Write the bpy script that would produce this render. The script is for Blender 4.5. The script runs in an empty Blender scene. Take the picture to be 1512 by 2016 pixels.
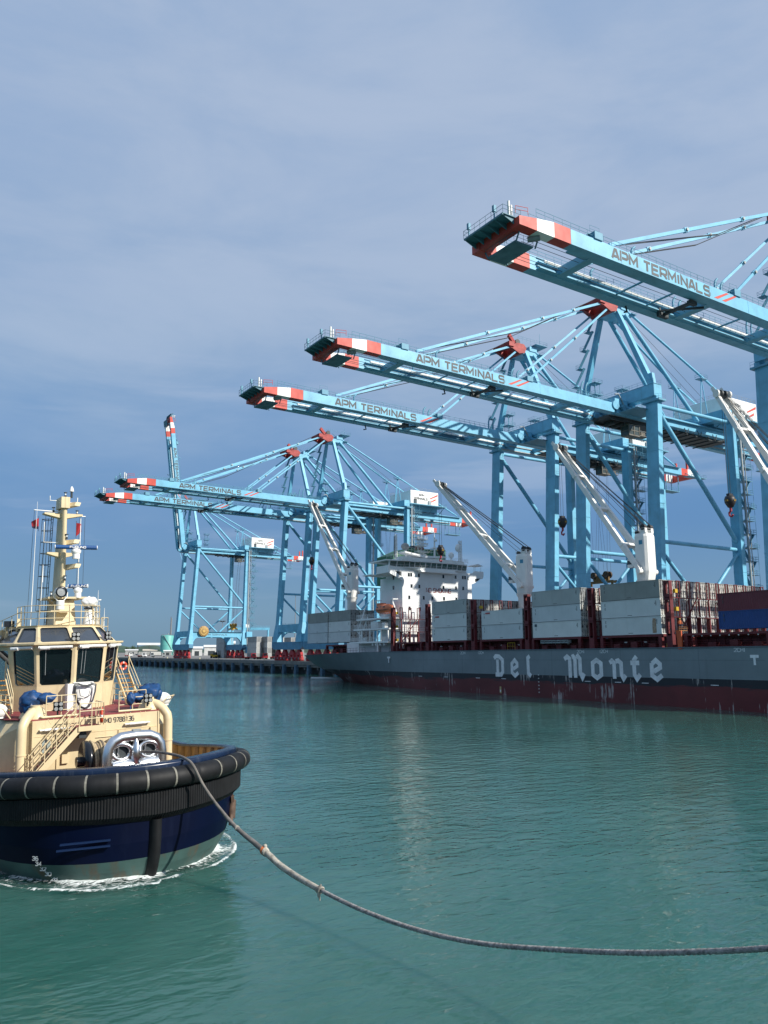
import bpy, bmesh, math, random
from math import sin, cos, tan, pi, radians, atan2, sqrt, hypot
from mathutils import Vector, Matrix
S = bpy.context.scene
COL = S.collection
R = random.Random(7)

# ------------------------------------------------------------ camera, sun, sky
cam_data = bpy.data.cameras.new('camera'); cam = bpy.data.objects.new('camera', cam_data); COL.objects.link(cam)
PITCH = math.atan((1283.2 - 1008) / 1560); YAW = radians(32.54)
CAM = Vector((0, 0, 8.2))
cam.location = CAM; cam.rotation_euler = (pi / 2 + PITCH, 0, -YAW)
cam_data.sensor_fit = 'VERTICAL'; cam_data.sensor_height = 36; cam_data.lens = 36 * 1560 / 2016
cam_data.clip_start = 0.1; cam_data.clip_end = 30000
S.camera = cam

SUN_A, SUN_E = radians(31), radians(35)
SD = Vector((sin(SUN_A) * cos(SUN_E), -cos(SUN_A) * cos(SUN_E), sin(SUN_E)))
sl = bpy.data.lights.new('sun', 'SUN'); sl.energy = 4.7; sl.angle = radians(0.5); sl.color = (1, 0.95, 0.86)
so = bpy.data.objects.new('sun', sl); COL.objects.link(so); so.rotation_euler = SD.to_track_quat('Z', 'Y').to_euler()
so.location = (60, -60, 90)

W = bpy.data.worlds.new('World'); S.world = W; W.use_nodes = True
def build_sky():
    nt = W.node_tree; nt.nodes.clear(); N = nt.nodes.new; L = nt.links.new
    out = N('ShaderNodeOutputWorld'); bg = N('ShaderNodeBackground'); bg.inputs['Strength'].default_value = 0.1
    sky = N('ShaderNodeTexSky'); sky.sky_type = 'NISHITA'; sky.sun_disc = False
    sky.sun_elevation = SUN_E; sky.sun_rotation = atan2(SD.x, SD.y); sky.air_density = 1.2; sky.dust_density = 1.5
    tc = N('ShaderNodeTexCoord'); sep = N('ShaderNodeSeparateXYZ'); L(tc.outputs['Generated'], sep.inputs[0])
    # clear blue low down, thin high cloud veil above; streaked clouds mix in
    ramp = N('ShaderNodeValToRGB'); L(sep.outputs['Z'], ramp.inputs[0])
    cr = ramp.color_ramp
    stops = [(0.0, (.128, .232, .335)), (.05, (.120, .238, .375)), (.15, (.084, .200, .400)), (.30, (.092, .222, .445)), (1.0, (.17, .31, .55))]
    cr.elements[0].position = stops[0][0]; cr.elements[0].color = (*stops[0][1], 1)
    cr.elements[1].position = stops[-1][0]; cr.elements[1].color = (*stops[-1][1], 1)
    for p, c in stops[1:-1]:
        e = cr.elements.new(p); e.color = (*c, 1)
    def noise(scale, sc3, rot, det, rough, dist):
        mp = N('ShaderNodeMapping'); mp.inputs['Scale'].default_value = sc3; mp.inputs['Rotation'].default_value = rot; L(tc.outputs['Generated'], mp.inputs[0])
        nz = N('ShaderNodeTexNoise'); nz.inputs['Scale'].default_value = scale; nz.inputs['Detail'].default_value = det; nz.inputs['Roughness'].default_value = rough; nz.inputs['Distortion'].default_value = dist
        L(mp.outputs[0], nz.inputs['Vector']); return nz.outputs[0]
    def mrange(x, a, b, c, d, smooth=True):
        m = N('ShaderNodeMapRange'); m.interpolation_type = 'SMOOTHSTEP' if smooth else 'LINEAR'
        for k, v in zip(('From Min', 'From Max', 'To Min', 'To Max'), (a, b, c, d)): m.inputs[k].default_value = v
        L(x, m.inputs[0]); return m.outputs[0]
    def math_(op, x, y):
        q = N('ShaderNodeMath'); q.operation = op
        for i, v in enumerate((x, y)):
            if isinstance(v, (int, float)): q.inputs[i].default_value = v
            else: L(v, q.inputs[i])
        return q.outputs[0]
    def mixc(f, a, b):
        m = N('ShaderNodeMix'); m.data_type = 'RGBA'
        for i, v in ((0, f), (6, a), (7, b)):
            if isinstance(v, tuple): m.inputs[i].default_value = (*v, 1)
            elif isinstance(v, float): m.inputs[i].default_value = v
            else: L(v, m.inputs[i])
        return m.outputs[2]
    n1 = noise(1.25, (1.2, 1.2, 3.2), (.12, -.22, .2), 7, .50, .2); n2 = noise(2.6, (1.0, 1.0, 3.4), (.2, -.12, .6), 8, .58, .35); n3 = noise(1.2, (2.6, 2.6, 24), (.05, -.08, 0), 6, .55, .3)
    zz = math_('ADD', sep.outputs['Z'], math_('MULTIPLY', math_('SUBTRACT', n1, .5), .42))
    cover = math_('MULTIPLY', mrange(zz, .15, .38, 0, 1), mrange(n2, .30, .62, .74, 1.0))
    tone = mixc(mrange(sep.outputs['Z'], .18, .58, 0, 1), (.195, .305, .460), (.305, .390, .535))
    tone = mixc(mrange(n2, .32, .74, 0, .42), tone, (.395, .465, .595)); tone = mixc(mrange(n1, .48, .74, 0, .26), tone, (.245, .345, .505))
    col = mixc(cover, ramp.outputs[0], tone)
    wisp = math_('MULTIPLY', mrange(n3, .52, .74, 0, .5), mrange(sep.outputs['Z'], .02, .10, 0, 1))
    m2_out = mixc(wisp, col, (.30, .385, .535))
    sc = N('ShaderNodeVectorMath'); sc.operation = 'SCALE'; sc.inputs['Scale'].default_value = 10.0; L(m2_out, sc.inputs[0])
    m3 = N('ShaderNodeMix'); m3.data_type = 'RGBA'; m3.inputs[0].default_value = 0.10
    L(sc.outputs[0], m3.inputs[6]); L(sky.outputs[0], m3.inputs[7])
    L(m3.outputs[2], bg.inputs['Color']); L(bg.outputs[0], out.inputs[0])
build_sky()
S.view_settings.view_transform = 'Standard'; S.view_settings.look = 'None'
S.view_settings.exposure = 0.36; S.view_settings.gamma = 1; S.view_settings.use_curve_mapping = False
S.render.film_transparent = False
try:
    S.cycles.max_bounces = 6; S.cycles.diffuse_bounces = 3; S.cycles.glossy_bounces = 4; S.cycles.transparent_max_bounces = 12
except Exception: pass

# ------------------------------------------------------------ materials
MATS = {}
def mat(name, col, rough=.5, metal=0., var=.12, scale=.5, streak=0., scol=(.2, .09, .04), sscale=1.2, bump=0., bscale=6., spec=.5, coord='Object', col2=None, sthr=(.56, .72)):
    if name in MATS: return MATS[name]
    m = bpy.data.materials.new(name); MATS[name] = m; m.use_nodes = True
    nt = m.node_tree; N = nt.nodes.new; L = nt.links.new; b = nt.nodes['Principled BSDF']
    b.inputs['Roughness'].default_value = rough; b.inputs['Metallic'].default_value = metal
    b.inputs['Specular IOR Level'].default_value = spec
    tc = N('ShaderNodeTexCoord')
    nz = N('ShaderNodeTexNoise'); nz.inputs['Scale'].default_value = scale; nz.inputs['Detail'].default_value = 5; nz.inputs['Roughness'].default_value = .6
    L(tc.outputs[coord], nz.inputs['Vector'])
    mx = N('ShaderNodeMix'); mx.data_type = 'RGBA'
    c2 = col2 or tuple(c * (1 - var * 2) for c in col)
    mx.inputs[6].default_value = (*[min(1, c * (1 + var * .5)) for c in col], 1); mx.inputs[7].default_value = (*c2, 1)
    rp = N('ShaderNodeValToRGB'); rp.color_ramp.elements[0].position = .35; rp.color_ramp.elements[1].position = .75; L(nz.outputs[0], rp.inputs[0])
    L(rp.outputs[0], mx.inputs[0]); last = mx.outputs[2]
    if streak > 0:
        mp = N('ShaderNodeMapping'); mp.inputs['Scale'].default_value = (sscale, sscale, sscale * .09); L(tc.outputs[coord], mp.inputs[0])
        n2 = N('ShaderNodeTexNoise'); n2.inputs['Scale'].default_value = 1.6; n2.inputs['Detail'].default_value = 6; n2.inputs['Roughness'].default_value = .65; L(mp.outputs[0], n2.inputs['Vector'])
        r2 = N('ShaderNodeValToRGB'); r2.color_ramp.elements[0].position = sthr[0]; r2.color_ramp.elements[1].position = sthr[1]; L(n2.outputs[0], r2.inputs[0])
        mu = N('ShaderNodeMath'); mu.operation = 'MULTIPLY'; mu.inputs[1].default_value = streak; L(r2.outputs[0], mu.inputs[0])
        m2 = N('ShaderNodeMix'); m2.data_type = 'RGBA'; m2.inputs[7].default_value = (*scol, 1); L(mu.outputs[0], m2.inputs[0]); L(last, m2.inputs[6]); last = m2.outputs[2]
    L(last, b.inputs['Base Color'])
    ra = N('ShaderNodeMapRange'); ra.inputs['To Min'].default_value = max(0.02, rough - .07); ra.inputs['To Max'].default_value = min(1, rough + .12); L(nz.outputs[0], ra.inputs[0]); L(ra.outputs[0], b.inputs['Roughness'])
    if bump > 0:
        n3 = N('ShaderNodeTexNoise'); n3.inputs['Scale'].default_value = bscale; n3.inputs['Detail'].default_value = 4; L(tc.outputs[coord], n3.inputs['Vector'])
        bp = N('ShaderNodeBump'); bp.inputs['Strength'].default_value = min(1, bump); bp.inputs['Distance'].default_value = .05; L(n3.outputs[0], bp.inputs['Height']); L(bp.outputs[0], b.inputs['Normal'])
    return m

def glass(name, col, rough=.06):
    m = mat(name, col, rough=rough, var=.25, scale=.35, spec=.8); return m

BLUE = mat('crane_blue_paint', (.155, .455, .64), .45, var=.12, scale=.35, streak=.38, scol=(.095, .24, .32), sscale=.9)
BLUED = mat('crane_blue_walkway', (.11, .31, .43), .55, var=.1, scale=.6)
STEEL = mat('dark_steel', (.035, .045, .05), .55, var=.2, scale=1.2)
GREYST = mat('galvanised_steel', (.30, .33, .34), .5, metal=.3, var=.15, scale=1.5)
RED = mat('crane_red_paint', (.56, .055, .035), .5, var=.1, scale=.6)
REDD = mat('bogie_red_paint', (.42, .03, .035), .55, var=.18, scale=.8, streak=.3, scol=(.05, .02, .02))
WHITE = mat('white_paint', (.80, .80, .77), .45, var=.05, scale=.4, streak=.14, scol=(.55, .48, .38), sscale=.8)
WHITES = mat('ship_white_paint', (.80, .81, .80), .42, var=.04, scale=.3, streak=.16, scol=(.55, .45, .33), sscale=1.1)
LETTER = mat('dark_grey_lettering', (.055, .062, .07), .55, var=.1)
ROPE = mat('wire_rope', (.03, .032, .035), .6)
YELLOW = mat('spreader_yellow', (.52, .30, .03), .5, var=.22, scale=1.2, streak=.35, scol=(.12, .07, .03))
BROWN = mat('worn_spreader_paint', (.20, .115, .03), .65, var=.35, scale=1.5, streak=.5, scol=(.05, .03, .02))
HOOKB = mat('hook_black', (.018, .018, .02), .5, var=.1)
HOOKR = mat('hook_red', (.38, .03, .05), .5)
MAROON = mat('ship_maroon_paint', (.13, .014, .018), .55, var=.18, scale=.6, streak=.25, scol=(.05, .012, .012))
CGREY = mat('concrete', (.21, .205, .19), .85, var=.18, scale=.35, streak=.4, scol=(.11, .11, .10), bump=.15)
GLASSD = glass('dark_glass', (.012, .018, .02))

# ------------------------------------------------------------ mesh builder
ORG = {}
class MB:
    def __init__(s): s.v = []; s.f = []; s.m = []; s.sm = []; s.gr = []
    def _add(s, vs, fs, m=0, smooth=False):
        o = len(s.v); s.v += [tuple(v) for v in vs]; s.gr.append(o)
        for f in fs: s.f.append([i + o for i in f]); s.m.append(m); s.sm.append(smooth)
    def box(s, x0, x1, y0, y1, z0, z1, m=0):
        x0, x1 = min(x0, x1), max(x0, x1); y0, y1 = min(y0, y1), max(y0, y1); z0, z1 = min(z0, z1), max(z0, z1)
        s._add([(x0, y0, z0), (x1, y0, z0), (x1, y1, z0), (x0, y1, z0), (x0, y0, z1), (x1, y0, z1), (x1, y1, z1), (x0, y1, z1)],
               [(0, 3, 2, 1), (4, 5, 6, 7), (0, 1, 5, 4), (1, 2, 6, 5), (2, 3, 7, 6), (3, 0, 4, 7)], m)
    def beam(s, p, q, w, h=None, m=0, up=(0, 0, 1), w2=None, h2=None):
        p = Vector(p); q = Vector(q); h = w if h is None else h; w2 = w if w2 is None else w2; h2 = h if h2 is None else h2
        d = (q - p).normalized(); u = Vector(up)
        if abs(d.dot(u)) > .98: u = Vector((0, 1, 0)) if abs(d.y) < .9 else Vector((1, 0, 0))
        a = d.cross(u).normalized(); b = a.cross(d).normalized()
        vs = []
        for c, ww, hh in ((p, w, h), (q, w2, h2)):
            for i, j in ((-1, -1), (1, -1), (1, 1), (-1, 1)): vs.append(c + a * (i * ww / 2) + b * (j * hh / 2))
        s._add(vs, [(3, 2, 1, 0), (4, 5, 6, 7), (0, 1, 5, 4), (1, 2, 6, 5), (2, 3, 7, 6), (3, 0, 4, 7)], m)
    def tube(s, p, q, r, n=8, m=0, r2=None, cap=True):
        s.path([p, q], r, n, m, cap, r2=r2)
    def path(s, pts, r, n=8, m=0, cap=True, closed=False, r2=None):
        pts = [Vector(p) for p in pts]; k = len(pts); rings = []
        prev = None
        for i, p in enumerate(pts):
            if closed: d = pts[(i + 1) % k] - pts[i - 1]
            elif i == 0: d = pts[1] - pts[0]
            elif i == k - 1: d = pts[-1] - pts[-2]
            else: d = (pts[i + 1] - p).normalized() + (p - pts[i - 1]).normalized()
            d = d.normalized() if d.length > 1e-9 else Vector((0, 0, 1))
            if prev is None:
                u = Vector((0, 0, 1)) if abs(d.z) < .9 else Vector((1, 0, 0)); a = d.cross(u).normalized()
            else: a = (prev - d * prev.dot(d)).normalized()
            prev = a; b = d.cross(a)
            rr = r[i] if isinstance(r, (list, tuple)) else (r if r2 is None else r + (r2 - r) * i / (k - 1))
            rings.append([p + (a * cos(2 * pi * j / n) + b * sin(2 * pi * j / n)) * rr for j in range(n)])
        vs = [v for g in rings for v in g]; fs = []
        for i in range(k if closed else k - 1):
            i2 = (i + 1) % k
            for j in range(n):
                j2 = (j + 1) % n; fs.append((i * n + j, i * n + j2, i2 * n + j2, i2 * n + j))
        s._add(vs, fs, m, True)
        if cap and not closed:
            s._add(rings[0], [tuple(range(n))[::-1]], m); s._add(rings[-1], [tuple(range(n))], m)
    def prism(s, base, ext, m=0, smooth=False):
        e = Vector(ext); base = [Vector(b) for b in base]; n = len(base)
        vs = base + [b + e for b in base]
        s._add(vs, [tuple(range(n))[::-1], tuple(range(n, 2 * n))], m)
        s._add(vs, [(i, (i + 1) % n, n + (i + 1) % n, n + i) for i in range(n)], m, smooth)
    def frustum(s, b0, b1, m=0, caps=True):
        n = len(b0); vs = list(b0) + list(b1)
        fs = [(i, (i + 1) % n, n + (i + 1) % n, n + i) for i in range(n)]
        if caps: fs += [tuple(range(n))[::-1], tuple(range(n, 2 * n))]
        s._add(vs, fs, m)
    def loft(s, rings, m=0, smooth=True, close=False, caps=False):
        n = len(rings[0]); vs = [v for g in rings for v in g]; fs = []
        for i in range(len(rings) - 1):
            for j in range(n if close else n - 1):
                j2 = (j + 1) % n; fs.append((i * n + j, i * n + j2, (i + 1) * n + j2, (i + 1) * n + j))
        s._add(vs, fs, m, smooth)
        if caps: s._add(rings[0], [tuple(range(n))[::-1]], m); s._add(rings[-1], [tuple(range(n))], m)
    def lathe(s, c, prof, n=16, m=0, axis=(0, 0, 1)):
        c = Vector(c); ax = Vector(axis).normalized(); u = ax.orthogonal().normalized(); w = ax.cross(u)
        rings = [[c + ax * h + (u * cos(2 * pi * j / n) + w * sin(2 * pi * j / n)) * max(r, 1e-4) for j in range(n)] for r, h in prof]
        s.loft(rings, m, True, True)
    def sphere(s, c, r, n=12, m=0, sz=1.):
        k = n // 2
        s.lathe(c, [(r * sin(pi * i / k), -r * sz * cos(pi * i / k)) for i in range(k + 1)], n, m)
    def quad(s, a, b, c, d, m=0): s._add([a, b, c, d], [(0, 1, 2, 3)], m)
    def poly(s, pts, m=0): s._add(pts, [tuple(range(len(pts)))], m)
    def rail(s, pts, h=1.05, r=.022, gap=1.5, mids=(.5,), m=0, n=4, posts=True):
        """guard rail along pts (at deck level)"""
        pts = [Vector(p) for p in pts]
        for fr in tuple(mids) + (1.,):
            for a, b in zip(pts, pts[1:]): s.tube(a + Vector((0, 0, h * fr)), b + Vector((0, 0, h * fr)), r, n, m, cap=False)
        if posts:
            for a, b in zip(pts, pts[1:]):
                k = max(1, round((b - a).length / gap))
                for i in range(k + 1):
                    p = a.lerp(b, i / k); s.tube(p, p + Vector((0, 0, h)), r, n, m, cap=False)
    def pieces(s):
        import numpy as np
        nb = len(s.gr)
        if nb < 2 or nb > 1400: return None
        ends = s.gr[1:] + [len(s.v)]; P = np.array(s.v, dtype=float)
        lo = np.array([P[a:b].min(0) for a, b in zip(s.gr, ends)]); hi = np.array([P[a:b].max(0) for a, b in zip(s.gr, ends)])
        size = (hi - lo).max(1); gap = np.maximum(0, np.maximum(lo[:, None] - hi[None], lo[None] - hi[:, None]))
        near = np.sqrt((gap ** 2).sum(2)) <= np.maximum(.02, .5 * np.maximum(size[:, None], size[None]))
        lab = -np.ones(nb, int); k = 0
        for i in range(nb):
            if lab[i] >= 0: continue
            todo = [i]; lab[i] = k
            while todo:
                j = todo.pop()
                for q in np.nonzero(near[j] & (lab < 0))[0]: lab[q] = k; todo.append(q)
            k += 1
        return (k, lab, ends) if 1 < k <= 90 else None
    def build(s, name, mats, parent=None, origin=None):
        got = s.pieces() if parent else None
        if not got: return s.build1(name, mats, parent, origin)
        k, lab, ends = got; subs = [MB() for _ in range(k)]; owner = []
        for g, (a, b) in enumerate(zip(s.gr, ends)): owner += [(lab[g], len(subs[lab[g]].v) - a)] * (b - a); subs[lab[g]].v += s.v[a:b]
        for f, m, sm in zip(s.f, s.m, s.sm):
            q, d = owner[f[0]]; subs[q].f.append([i + d for i in f]); subs[q].m.append(m); subs[q].sm.append(sm)
        subs.sort(key=lambda x: -len(x.v)); return [x.build1(name, mats, parent, origin) for x in subs][0]
    def build1(s, name, mats, parent=None, origin=None):
        me = bpy.data.meshes.new(name)
        po = ORG.get(parent, Vector((0, 0, 0))) if parent else Vector((0, 0, 0))
        o0 = Vector(origin) if origin is not None else po
        me.from_pydata([(v[0] - o0.x, v[1] - o0.y, v[2] - o0.z) for v in s.v], [], s.f)
        if not isinstance(mats, (list, tuple)): mats = [mats]
        for mm in mats: me.materials.append(mm)
        me.polygons.foreach_set('material_index', s.m); me.polygons.foreach_set('use_smooth', s.sm)
        bm = bmesh.new(); bm.from_mesh(me); bmesh.ops.recalc_face_normals(bm, faces=bm.faces); bm.to_mesh(me); bm.free()
        me.update()
        ob = bpy.data.objects.new(name, me); COL.objects.link(ob)
        if parent: ob.parent = parent
        ob.location = o0 - po; ORG[ob] = o0
        return ob

def thing(name, label, cat, loc=(0, 0, 0), rot=(0, 0, 0), group=None):
    o = bpy.data.objects.new(name, None); COL.objects.link(o); o.empty_display_size = .5
    o.location = loc; o.rotation_euler = rot; o['label'] = label; o['category'] = cat
    if group: o['group'] = group
    ORG[o] = Vector(loc) if rot == (0, 0, 0) else Vector((0, 0, 0))
    return o
def tag(o, label, cat, group=None):
    o['label'] = label; o['category'] = cat
    if group: o['group'] = group
    return o
def kids(o): return [c for c in bpy.data.objects if c.parent == o]
def copy_tree(o, parent=None, kmap=None):
    if kmap is None:
        kmap = {}
        for c in bpy.data.objects:
            if c.parent: kmap.setdefault(c.parent.name, []).append(c)
    c = o.copy(); COL.objects.link(c)
    if parent: c.parent = parent
    for ch in kmap.get(o.name, []): copy_tree(ch, c, kmap)
    return c

# ------------------------------------------------------------ stroke lettering
GL = {
 'A': [[(0, 0), (.40, 1), (.60, 1), (1, 0)], [(.24, .28), (.76, .28)]],
 'P': [[(0, 0), (0, 1), (.85, 1), (1, .86), (1, .52), (.85, .38), (.1, .38)]],
 'M': [[(0, 0), (0, 1), (.5, .3), (1, 1), (1, 0)]],
 'T': [[(0, 1), (1, 1)], [(.5, .9), (.5, 0)]],
 'E': [[(1, 1), (0, 1), (0, 0), (1, 0)], [(.1, .52), (.88, .52)]],
 'R': [[(0, 0), (0, 1), (.85, 1), (1, .86), (1, .54), (.85, .40), (.1, .40)], [(.55, .36), (1, 0)]],
 'I': [[(.5, 0), (.5, 1)]],
 'N': [[(0, 0), (0, 1), (1, 0), (1, 1)]],
 'L': [[(0, 1), (0, 0), (1, 0)]],
 'S': [[(1, .84), (.86, 1), (.14, 1), (0, .86), (0, .64), (.14, .52), (.86, .52), (1, .38), (1, .14), (.86, 0), (.14, 0), (0, .16)]],
 'O': [[(.15, 0), (0, .15), (0, .85), (.15, 1), (.85, 1), (1, .85), (1, .15), (.85, 0), (.15, 0)]],
 'K': [[(0, 0), (0, 1)], [(1, 1), (.12, .5), (1, 0)]],
 'G': [[(1, .84), (.86, 1), (.14, 1), (0, .86), (0, .14), (.14, 0), (.86, 0), (1, .14), (1, .46), (.55, .46)]],
 'C': [[(1, .84), (.86, 1), (.14, 1), (0, .86), (0, .14), (.14, 0), (.86, 0), (1, .16)]],
 'H': [[(0, 0), (0, 1)], [(1, 0), (1, 1)], [(.1, .5), (.9, .5)]],
 '0': [[(.15, 0), (0, .15), (0, .85), (.15, 1), (.85, 1), (1, .85), (1, .15), (.85, 0), (.15, 0)]],
 '1': [[(.25, .8), (.55, 1), (.55, 0)]],
 '2': [[(0, .84), (.15, 1), (.85, 1), (1, .86), (1, .6), (0, 0), (1, 0)]],
 '3': [[(0, .86), (.15, 1), (.85, 1), (1, .86), (1, .64), (.85, .52), (.3, .52)], [(.85, .46), (1, .36), (1, .14), (.85, 0), (.15, 0), (0, .14)]],
 '4': [[(.75, 0), (.75, 1), (0, .3), (1, .3)]],
 '6': [[(.9, 1), (.15, 1), (0, .85), (0, .15), (.15, 0), (.85, 0), (1, .14), (1, .4), (.85, .54), (.1, .54)]],
 '7': [[(0, 1), (1, 1), (.35, 0)]],
 '8': [[(.2, .54), (.05, .66), (.05, .88), (.2, 1), (.8, 1), (.95, .88), (.95, .66), (.8, .54), (.2, .54)], [(.15, .46), (0, .36), (0, .14), (.15, 0), (.85, 0), (1, .14), (1, .36), (.85, .46)]],
 '9': [[(.1, 0), (.85, 0), (1, .15), (1, .85), (.85, 1), (.15, 1), (0, .86), (0, .6), (.15, .46), (.9, .46)]],
 '|': [[(.5, -.05), (.5, 1.05)]],
}
def strokes(mb, pl, wd, org, ex, ez, nrm, lift, m=0, closed=False):
    """mitred ribbon along polyline pl given in (u, v) metres"""
    pts = [Vector((a, b)) for a, b in pl]; n = len(pts); Lf = []; Rt = []
    if n > 2 and (pts[0] - pts[-1]).length < 1e-6: closed = True; pts = pts[:-1]; n -= 1
    for i in range(n):
        a = pts[i - 1] if (i > 0 or closed) else None; c = pts[(i + 1) % n] if (i < n - 1 or closed) else None
        d1 = (pts[i] - a).normalized() if a is not None else None; d2 = (c - pts[i]).normalized() if c is not None else None
        d1 = d1 or d2; d2 = d2 or d1
        t = (d1 + d2); t = t.normalized() if t.length > 1e-6 else d1
        nn = Vector((-t.y, t.x)); k = max(.45, nn.dot(Vector((-d1.y, d1.x))))
        Lf.append(pts[i] + nn * (wd / 2 / k)); Rt.append(pts[i] - nn * (wd / 2 / k))
    W3 = lambda q: Vector(org) + Vector(ex) * q.x + Vector(ez) * q.y + Vector(nrm) * lift
    for i in range(n if closed else n - 1):
        j = (i + 1) % n; mb._add([W3(Lf[i]), W3(Rt[i]), W3(Rt[j]), W3(Lf[j])], [(0, 1, 2, 3)], m)
def text(mb, s, org, ex, ez, nrm, width, height, weight=.16, lift=.02, m=0, space=.32, aspect=None):
    cells = []; x = 0
    for ch in s:
        if ch == ' ': x += .75; continue
        w = .35 if ch in 'I|' else (1.15 if ch == 'M' else 1.); cells.append((ch, x, w)); x += w + space
    tot = x - space; u = width / tot
    for ch, px, w in cells:
        for k, pl in enumerate(GL[ch]):
            strokes(mb, [((px + a * w) * u, b * height) for a, b in pl], height * weight, org, ex, ez, nrm, lift + .004 * k, m)
# ------------------------------------------------------------ the setting: water, ground, wharf, hills
_f = Vector((sin(YAW) * cos(PITCH), cos(YAW) * cos(PITCH), sin(PITCH))); _r = Vector((cos(YAW), -sin(YAW), 0)); _u = _r.cross(_f)
def survey(x, y, axis, val):
    """point on the plane axis = val that a sight line through the survey photo reaches"""
    d = _f * 1560 + _r * (x - 756) - _u * (y - 1008); t = (val - CAM[axis]) / d[axis]; return CAM + d * t
def surveyd(x, y, dist):
    d = _f * 1560 + _r * (x - 756) - _u * (y - 1008); return CAM + d * (dist / hypot(d.x, d.y))

def water_material():
    m = bpy.data.materials.new('harbour_water'); m.use_nodes = True; nt = m.node_tree; N = nt.nodes.new; L = nt.links.new; b = nt.nodes['Principled BSDF']
    b.inputs['Roughness'].default_value = .02; b.inputs['IOR'].default_value = 1.33
    b.inputs['Subsurface Weight'].default_value = 1.0; b.inputs['Subsurface Radius'].default_value = (.7, 1.4, 1.4); b.inputs['Subsurface Scale'].default_value = 7.0
    tc = N('ShaderNodeTexCoord')
    def noise(scale, detail, sx=1., sy=1., rot=0., dist=0.):
        mp = N('ShaderNodeMapping'); mp.inputs['Scale'].default_value = (sx, sy, 1); mp.inputs['Rotation'].default_value = (0, 0, rot); L(tc.outputs['Object'], mp.inputs[0])
        n = N('ShaderNodeTexNoise'); n.inputs['Scale'].default_value = scale; n.inputs['Detail'].default_value = detail; n.inputs['Roughness'].default_value = .55; n.inputs['Distortion'].default_value = dist
        L(mp.outputs[0], n.inputs['Vector']); return n.outputs[0]
    # silt: cloudy patches of paler and deeper green in the water itself
    p = noise(.05, 7, 1, 1.6, .5, .9); rp = N('ShaderNodeValToRGB'); rp.color_ramp.elements[0].position = .36; rp.color_ramp.elements[1].position = .68; L(p, rp.inputs[0])
    mx = N('ShaderNodeMix'); mx.data_type = 'RGBA'; mx.inputs[6].default_value = (.025, .098, .082, 1); mx.inputs[7].default_value = (.046, .128, .112, 1); L(rp.outputs[0], mx.inputs[0])
    p2 = noise(.42, 5, 1, 2.2, .3, 1.2); r2 = N('ShaderNodeValToRGB'); r2.color_ramp.elements[0].position = .54; r2.color_ramp.elements[1].position = .78; L(p2, r2.inputs[0])
    mu = N('ShaderNodeMath'); mu.operation = 'MULTIPLY'; mu.inputs[1].default_value = .30; L(r2.outputs[0], mu.inputs[0])
    m2 = N('ShaderNodeMix'); m2.data_type = 'RGBA'; m2.inputs[7].default_value = (.068, .155, .144, 1); L(mu.outputs[0], m2.inputs[0]); L(mx.outputs[2], m2.inputs[6])
    L(m2.outputs[2], b.inputs['Base Color'])
    a1 = noise(.22, 3, 1.0, 1.6, .6); a2 = noise(.70, 2, 1, 2.1, .35, .5); a3 = noise(2.1, 2, 1, 1.8, .7, .5); a4 = noise(6.0, 1, 1, 1.5, .1)
    # calmer lanes between rippled patches
    lane = noise(.018, 3, 1, 1, .2); lr = N('ShaderNodeMapRange'); lr.inputs['From Min'].default_value = .35; lr.inputs['From Max'].default_value = .65; lr.inputs['To Min'].default_value = .28; lr.inputs['To Max'].default_value = 1.2; L(lane, lr.inputs[0])
    def mul(x, k):
        q = N('ShaderNodeMath'); q.operation = 'MULTIPLY'; q.inputs[1].default_value = k; L(x, q.inputs[0]); return q.outputs[0]
    def add(x, y):
        q = N('ShaderNodeMath'); q.operation = 'ADD'; L(x, q.inputs[0]); L(y, q.inputs[1]); return q.outputs[0]
    hsum = add(add(mul(a1, .10), mul(a2, .105)), add(mul(a3, .034), mul(a4, .006)))
    q = N('ShaderNodeMath'); q.operation = 'MULTIPLY'; L(hsum, q.inputs[0]); L(lr.outputs[0], q.inputs[1])
    bp = N('ShaderNodeBump'); bp.inputs['Strength'].default_value = 1.0; bp.inputs['Distance'].default_value = 1.0; L(q.outputs[0], bp.inputs['Height']); L(bp.outputs[0], b.inputs['Normal'])
    return m
mb = MB(); mb.quad((-9000, -3000, 0), (12000, -3000, 0), (12000, 14000, 0), (-9000, 14000, 0))
water = mb.build('water', water_material()); water['kind'] = 'structure'

ASPH = mat('yard_paving', (.20, .195, .185), .9, var=.15, scale=.06)
ASPH2 = mat('earth_bank', (.17, .15, .10), .95, var=.2, scale=.05)
mb = MB()
mb.prism([(145.5, -500, -1), (145.5, 1000, -1), (60, 1500, -1), (-1400, 2500, -1), (-1400, 5200, -1), (7000, 5200, -1), (7000, -500, -1)], (0, 0, 5.6))
ground = mb.build('ground', [ASPH]); ground['kind'] = 'structure'
HILLM = mat('wooded_hill', (.045, .085, .055), .95, var=.35, scale=.006)
def hill(pts, base, name='hill'):
    mb = MB(); g = []
    for (x, y, h) in pts:
        d = Vector((x, y, 0)).normalized(); row = []
        for k in range(9):
            t = k / 8; q = Vector((x, y, 0)) + d * (t - .5) * 900; row.append((q.x, q.y, 4 + h * max(0, sin(pi * t)) * (1 + .12 * sin(k * 2.1 + x * .01))))
        g.append(row)
    mb.loft(g); o = mb.build(name, HILLM); o['kind'] = 'structure'; return o
hp = []
for i in range(90):
    x = -260 + i * 13.5; q = surveyd(x, 1283, 3600)
    h = 10 + 22 * max(0, sin((x + 40) * .0125)) ** 2 + 14 * sin(x * .031 + 1) ** 2 + 5 * sin(x * .09) + (18 if 225 < x < 320 else 0) * sin((x - 225) / 95 * pi)
    hp.append((q.x, q.y, max(6, h)))
hill(hp, 4)

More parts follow.
